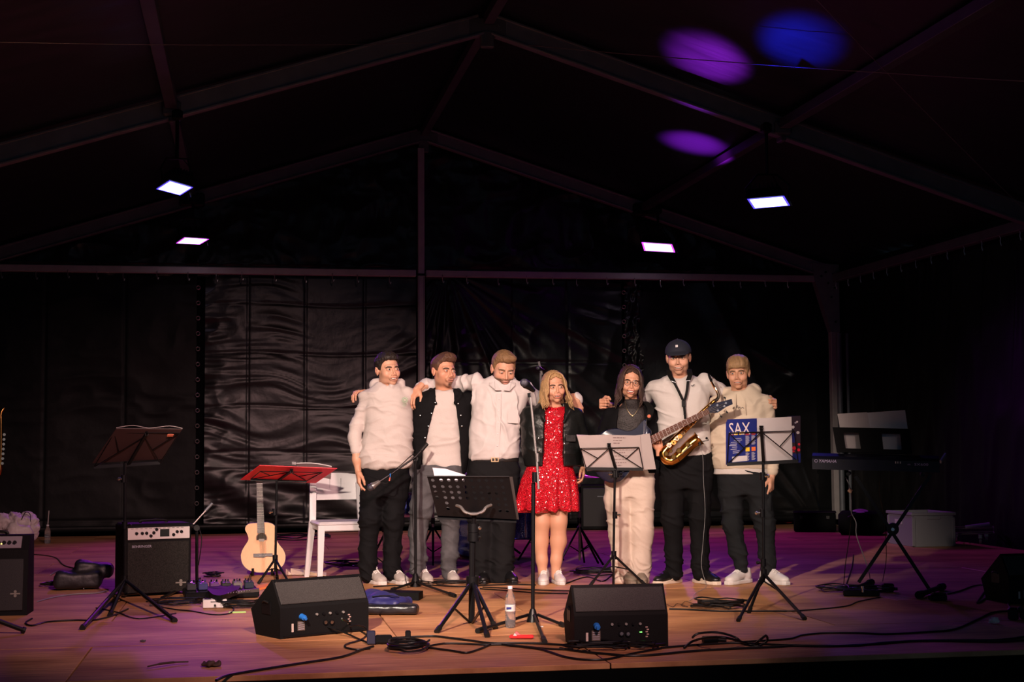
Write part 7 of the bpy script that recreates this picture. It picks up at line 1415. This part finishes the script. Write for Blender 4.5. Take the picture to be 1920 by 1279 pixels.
cable([(800, 1214), (845, 1220), (875, 1224), (900, 1217), (925, 1208), (960, 1211), (1010, 1217), (1035, 1224), (1060, 1232), (1095, 1237), (1140, 1236), (1190, 1225), (1240, 1216)], 'front cable passing below the right wedge monitor', .006)
cable([(1050, 1216), (1090, 1222), (1130, 1226), (1180, 1230), (1230, 1228), (1290, 1222), (1370, 1217), (1460, 1213), (1490, 1211), (1560, 1212), (1640, 1208), (1720, 1202), (1810, 1201), (1880, 1200), (1935, 1192)], 'lower of the two long cables along the right stage front', .0075)
cable([(1240, 1215), (1300, 1210), (1380, 1206), (1480, 1210), (1600, 1211), (1660, 1205), (1740, 1202), (1830, 1203), (1880, 1203), (1930, 1200)], 'upper of the two long cables along the right stage front', .0065)
cable([(1370, 1205), (1420, 1202), (1480, 1198), (1505, 1191), (1550, 1187), (1610, 1187), (1660, 1189), (1740, 1185), (1790, 1180), (1830, 1163), (1860, 1149), (1890, 1146), (1915, 1147)], 'cable curving up to the right edge wedge past the white tissue', .0055)
cable([(1465, 1146), (1500, 1145), (1550, 1141), (1590, 1136), (1610, 1128), (1650, 1120)], 'cable from the tangle under the keyboard toward the SAX stand', .0045)
cable([(1255, 1142), (1290, 1143), (1350, 1146), (1420, 1146), (1475, 1146)], 'straight thin cable right of the right wedge monitor', .006)
cable([(1777, 1114), (1800, 1108), (1825, 1099), (1845, 1098), (1856, 1112), (1845, 1124), (1832, 1131), (1840, 1118), (1850, 1106), (1877, 1094)], 'cable from the sustain pedal to the right edge wedge', .005)
cable([(1890, 1128), (1893, 1138), (1908, 1142), (1920, 1130)], 'short loop of cable under the right edge wedge', .005)
cable([(60, 1160), (48, 1168), (60, 1173), (90, 1166), (140, 1163), (175, 1163), (210, 1155), (240, 1142)], 'cable from the left edge amplifier to the far left stand', .0055)
cable([(50, 1039), (80, 1041), (105, 1046), (120, 1060), (150, 1068)], 'cable behind the left edge amplifier', .005)
cable([(95, 1078), (110, 1070), (130, 1076), (150, 1090), (157, 1104)], 'pale cable over the dark gear bag', .004, .01, M['cable_grey'])
cable([(70, 1128), (100, 1120), (140, 1114), (180, 1112), (200, 1108)], 'pale grey lead between the gear bag and the combo amplifier', .004, .006, M['cable_grey'])
cable([(425, 1138), (437, 1140), (435, 1148), (420, 1152), (395, 1152), (360, 1146), (330, 1143), (300, 1138)], 'lead of the small white box trailing left', .0042)
cable([(180, 1140), (220, 1148), (260, 1160), (330, 1150)], 'cable crossing under the far left stand', .004)
cable([(700, 1100), (740, 1098), (800, 1097), (860, 1100), (900, 1098), (960, 1096), (1005, 1097)], 'cable running behind the shoes of the men', .005)
cable([(905, 1101), (950, 1103), (1000, 1106), (1070, 1108)], 'upper cable crossing behind the front microphone stand', .0045)
cable([(900, 1104), (960, 1108), (1010, 1112), (1065, 1113)], 'lower cable crossing behind the front microphone stand', .0045)
cable([(1062, 1094), (1100, 1082), (1130, 1090), (1150, 1078), (1175, 1086)], 'cable behind the shoes of the two women', .005)
cable([(1600, 1040), (1598, 1060), (1592, 1080), (1585, 1100)], 'short cable under the keyboard stand', .004)
cable([(1300, 1132), (1285, 1128), (1278, 1136), (1290, 1138), (1270, 1132), (1262, 1138), (1250, 1133)], 'very thin squiggled lead by the right wedge monitor', .0016, .004)
f = Fr(1602, 1100)
def hang(pts, label, r=.0035, m=None):
    o = MB().tube(catmull([f.loc(*p_) if len(p_) == 3 else f.fl(p_[0], p_[1], .006) for p_ in pts], 6), r, 6).build('cable', m or M['cable'], None, True); o.location = tuple(f.o); o.rotation_euler = (0, 0, f.a); tag(o, label, 'cable', 'cables hanging from the keyboard'); return o
o = hang([(1602, 866, -.14), (1601, 890, -.14), (1598, 915, -.12), (1597, 960, -.08), (1592, 1010, -.05), (1585, 1060, -.02), (1582, 1096)], 'hanging keyboard cable with blue and red plug'); MB().tube([f.loc(1604, 857, -.14), f.loc(1602, 862, -.14)], .008, 8).build('blue_plug', mat('cyan_plug', (.05, .4, .55), .4), o, True); MB().tube([f.loc(1602, 862, -.14), f.loc(1601, 869, -.14)], .008, 8).build('red_plug', bpy.data.materials['coral_tape'], o, True); MB().box(f.loc(1594, 920, -.14), (.03, .02, .03), roty(.6), bev=.004).build('cable_tag', mat('cream_tag', (.6, .42, .28), .7), o)
hang([(1586, 895, -.05), (1593, 912, -.08), (1596, 930, -.10), (1596, 960, -.1), (1605, 980, -.10), (1606, 1005, -.08), (1622, 1050, -.05), (1630, 1075, -.04), (1631, 1090)], 'pale hanging lead left of the X stand hub', .0035, M['cable_grey'])
hang([(1648, 866, -.13), (1650, 890, -.13), (1649, 925, -.10), (1656, 960, -.06), (1662, 1040, -.02), (1655, 1090)], 'dark hanging lead in the middle of the keyboard', .003)
def coil(px, py, rx, ry, n, label, r=.0048, seed=1, drift=.3, name='cable_coil'):
    f = Fr(px, py); rnd = random.Random(seed); P = []
    for k in range(n*12+1): t = 2*PI*k/12; a = 1+rnd.uniform(-.12, .12)*drift*3; P.append(np.array([rx*a*math.cos(t)+rnd.uniform(-.02, .02)*drift, ry*a*math.sin(t)+rnd.uniform(-.02, .02)*drift, r*1.1+k*r*.16+rnd.uniform(0, .006)]))
    o = MB().tube(catmull(P, 3), r, 6).build(name, M['cable'], None, True); o.location = tuple(f.o); o.rotation_euler = (0, 0, f.a); return tag(o, label, 'cable', 'coiled cables on the stage floor')
coil(765, 1220, .10, .13, 4, 'oval coil of cable right of the power strip', .0055, 3)
coil(1345, 1141, .14, .10, 6, 'flattened coil of cable left of the SAX stand feet', .0045, 5, .9)
coil(1565, 1108, .12, .12, 4, 'coil of cable under the left end of the keyboard', .0042, 8, .7)
coil(1625, 1112, .16, .13, 5, 'tangle of cable beside the power adapter under the keyboard', .0042, 9, 1.)
coil(455, 1140, .13, .06, 6, 'bundle of cable between the green strip and the left wedge', .0038, 11, .5)
coil(330, 1134, .16, .12, 4, 'loosely looped cable in front of the combo amplifier', .0042, 12, .9)
coil(400, 1082, .06, .10, 4, 'bunch of cables standing behind the pedal board', .004, 14, 1.)
coil(1120, 1218, .14, .05, 4, 'tangle of cables at the foot of the right wedge', .005, 15, .9)
coil(1200, 1216, .10, .05, 3, 'second tangle of cables at the foot of the right wedge', .005, 16, .9)
coil(120, 1098, .12, .14, 3, 'loose cables between the left edge amplifier and the gear bag', .005, 17, 1.)
coil(650, 1062, .14, .20, 3, 'dark cables on the floor under the white chair', .006, 18, 1.); coil(560, 1010, .3, .5, 2, 'dark cables on the floor behind the acoustic guitar', .008, 19, 1.)
coil(1120, 1078, .22, .16, 4, 'cables heaped behind the wire stand of the bass player', .005, 20, 1.); coil(845, 1096, .2, .1, 3, 'cables around the shoes of the bearded man', .004, 21, 1.)
# raised loops right of the right wedge, with connectors
f = Fr(1350, 1200); mb = MB(); P = [f.fl(1283, 1215, .006), f.fl(1298, 1203, .02), f.fl(1325, 1196, .06), f.fl(1360, 1196, .07), f.fl(1388, 1203, .03), f.fl(1412, 1208, .006), f.fl(1425, 1200, .03), f.fl(1436, 1192, .04), f.fl(1438, 1202, .006), f.fl(1420, 1212, .006), f.fl(1390, 1206, .006)]
o = MB().tube(catmull(P, 6), .0065, 6).build('cable', M['cable'], None, True); o.location = tuple(f.o); o.rotation_euler = (0, 0, f.a); tag(o, 'thick cable standing in loops right of the right wedge monitor', 'cable', 'loose cables on the stage floor')
P = [f.fl(1298, 1196, .03), f.fl(1310, 1188, .05), f.fl(1345, 1186, .06), f.fl(1378, 1195, .03), f.fl(1390, 1205, .006)]; o = MB().tube(catmull(P, 6), .006, 6).build('cable', M['cable'], None, True); o.location = tuple(f.o); o.rotation_euler = (0, 0, f.a); tag(o, 'inner loop of thick cable right of the right wedge monitor', 'cable', 'loose cables on the stage floor')
e = f.empty('cable_connector', 'black cable connector lying inside the loops right of the right wedge', 'connector'); a, b = f.fl(1318, 1200, .022), f.fl(1345, 1199, .022); MB().cyl(a, b, .019, n=12).build('shell', M['black_plastic'], e, True); MB().cyl(b, f.fl(1362, 1201, .018), .015, .007, n=12).build('strain_relief', M['black_rubber'], e, True)
f = Fr(712, 1208); e = f.empty('power_strip', 'black power connector block on the floor between the two wedges', 'power strip'); MB().box((-.045, .0, .035), (.045, .05, .07), bev=.006).build('adapter', mat('navy_black', (.012, .014, .04), .5), e); MB().box((.02, .0, .025), (.09, .045, .045), bev=.008).build('block', M['black_plastic'], e); MB().cyl((.06, 0, .022), (.10, .01, .018), .015, .008, 12).build('plug', M['black_rubber'], e, True)
f = Fr(765, 1200); e = f.empty('cable_connector', 'black connector with red and pale bands near the cable coil', 'connector'); MB().box((0, 0, .025), (.03, .03, .05), bev=.006).build('shell', M['black_plastic'], e); a = f.fl(774, 1205, .012); MB().cyl(a, f.fl(780, 1206, .012), .010, n=10).build('red_band', M['red_tape'], e); MB().cyl(f.fl(782, 1206, .012), f.fl(792, 1209, .012), .008, n=10).build('pale_band', M['alu_post'], e); MB().cyl(f.fl(794, 1213, .012), f.fl(802, 1213, .012), .012, n=10).build('red_plug', M['red_tape'], e)
f = Fr(1900, 1162); e = f.empty('power_strip', 'black power connector cluster at the right edge of the stage', 'power strip'); MB().box((.0, 0, .035), (.06, .06, .07), bev=.01).build('adapter', M['black_plastic'], e); MB().box((.08, .02, .03), (.09, .05, .055), rotz(.2), bev=.01).build('block', M['black_plastic'], e); MB().sphere((.04, -.02, .06), .02, 8).build('plug', M['black_rubber'], e, True)
f = Fr(1665, 1110); e = f.empty('power_adapter', 'small black power adapter by the keyboard cables', 'power adapter'); MB().box((0, 0, .03), (.075, .06, .055), rotz(.2), bev=.006).build('casing', M['black_plastic'], e); MB().box((.05, 0, .022), (.03, .03, .02)).build('plug', M['black_rubber'], e)
f = Fr(1615, 1118); e = f.empty('power_strip', 'long black socket strip amid the cables under the keyboard', 'power strip'); MB().box((0, 0, .022), (.24, .06, .04), rotz(.03), bev=.006).build('housing', M['black_plastic'], e)
for k in range(4): MB().cyl((-.08+.052*k, 0, .042), (-.08+.052*k, 0, .044), .019, n=14).build('socket', BM, e)
MB().cyl((.01, -.03, .03), (.01, -.03, .07), .010, n=8).build('plug', M['chrome'], e)
# red folded cloth, tissue, leaf, stick, tag
f = Fr(978, 1198); e = f.empty('red_packet', 'small folded red packet on the floor in front of the microphone stand', 'packet'); MB().box((0, 0, .012), (.13, .035, .018), rotz(-.05), bev=.006).build('fold', mat('bright_red', (.75, .02, .025), .45), e); MB().prism([(0, 0), (.045, 0), (.018, .022)], (-.045, -.01, .018), (1, 0, 0), (0, .4, 1), (0, 1, 0), .02).build('flap', bpy.data.materials['bright_red'], e); MB().prism([(0, 0), (.02, 0), (.008, .014)], (-.045, -.013, .018), (1, 0, 0), (0, .4, 1), (0, 1, 0), .01).build('paper_corner', M['paper_white'], e)
def lump(px, py, s, label, name, cat, m, seed, flat=.5):
    f = Fr(px, py); V, Fq = nets((-s*1.6, -s*1.6, -.01), (s*1.6, s*1.6, s*1.8), s/7, lambda p: smax(ell(p, (0, 0, s*flat*.6), (s, s*.8, s*flat))+s*.28*ridge(p.x*2.2/s+seed, p.y*2.2/s, p.z*2/s), .002-p.z, .004)); o = mesh_obj(name, V, Fq, m, None, False); o.location = tuple(f.o); o.rotation_euler = (0, 0, f.a); tag(o, label, cat)
lump(1865, 1170, .035, 'crumpled white tissue on the floor near the right edge', 'tissue', 'tissue', M['paper_white'], 2., .7)
lump(392, 1250, .055, 'dark dry leaf scraps at the lower left stage edge', 'dry_leaf', 'leaf', mat('dead_leaf', (.05, .025, .018), .8), 5., .3)
lump(268, 1204, .018, 'tiny dark scrap on the floor at the lower left', 'scrap', 'litter', M['ink'], 7., .4)
f = Fr(315, 1245); o = MB().tube(catmull([f.fl(277, 1250, .012), f.fl(300, 1245, .016), f.fl(325, 1242, .014), f.fl(353, 1241, .01)], 5), [.004]*5+[.006]*6+[.004]*5, 6).build('stick', bpy.data.materials['dead_leaf'], None, True); o.location = tuple(f.o); o.rotation_euler = (0, 0, f.a); tag(o, 'thin dark stick at the lower left stage edge', 'stick')
f = Fr(1014, 1176); o = MB().box((0, 0, .003), (.028, .03, .004)).build('paper_tag', M['paper_white']); o.location = tuple(f.o); o.rotation_euler = (0, 0, f.a); tag(o, 'tiny white paper tag near the front microphone stand base', 'litter')
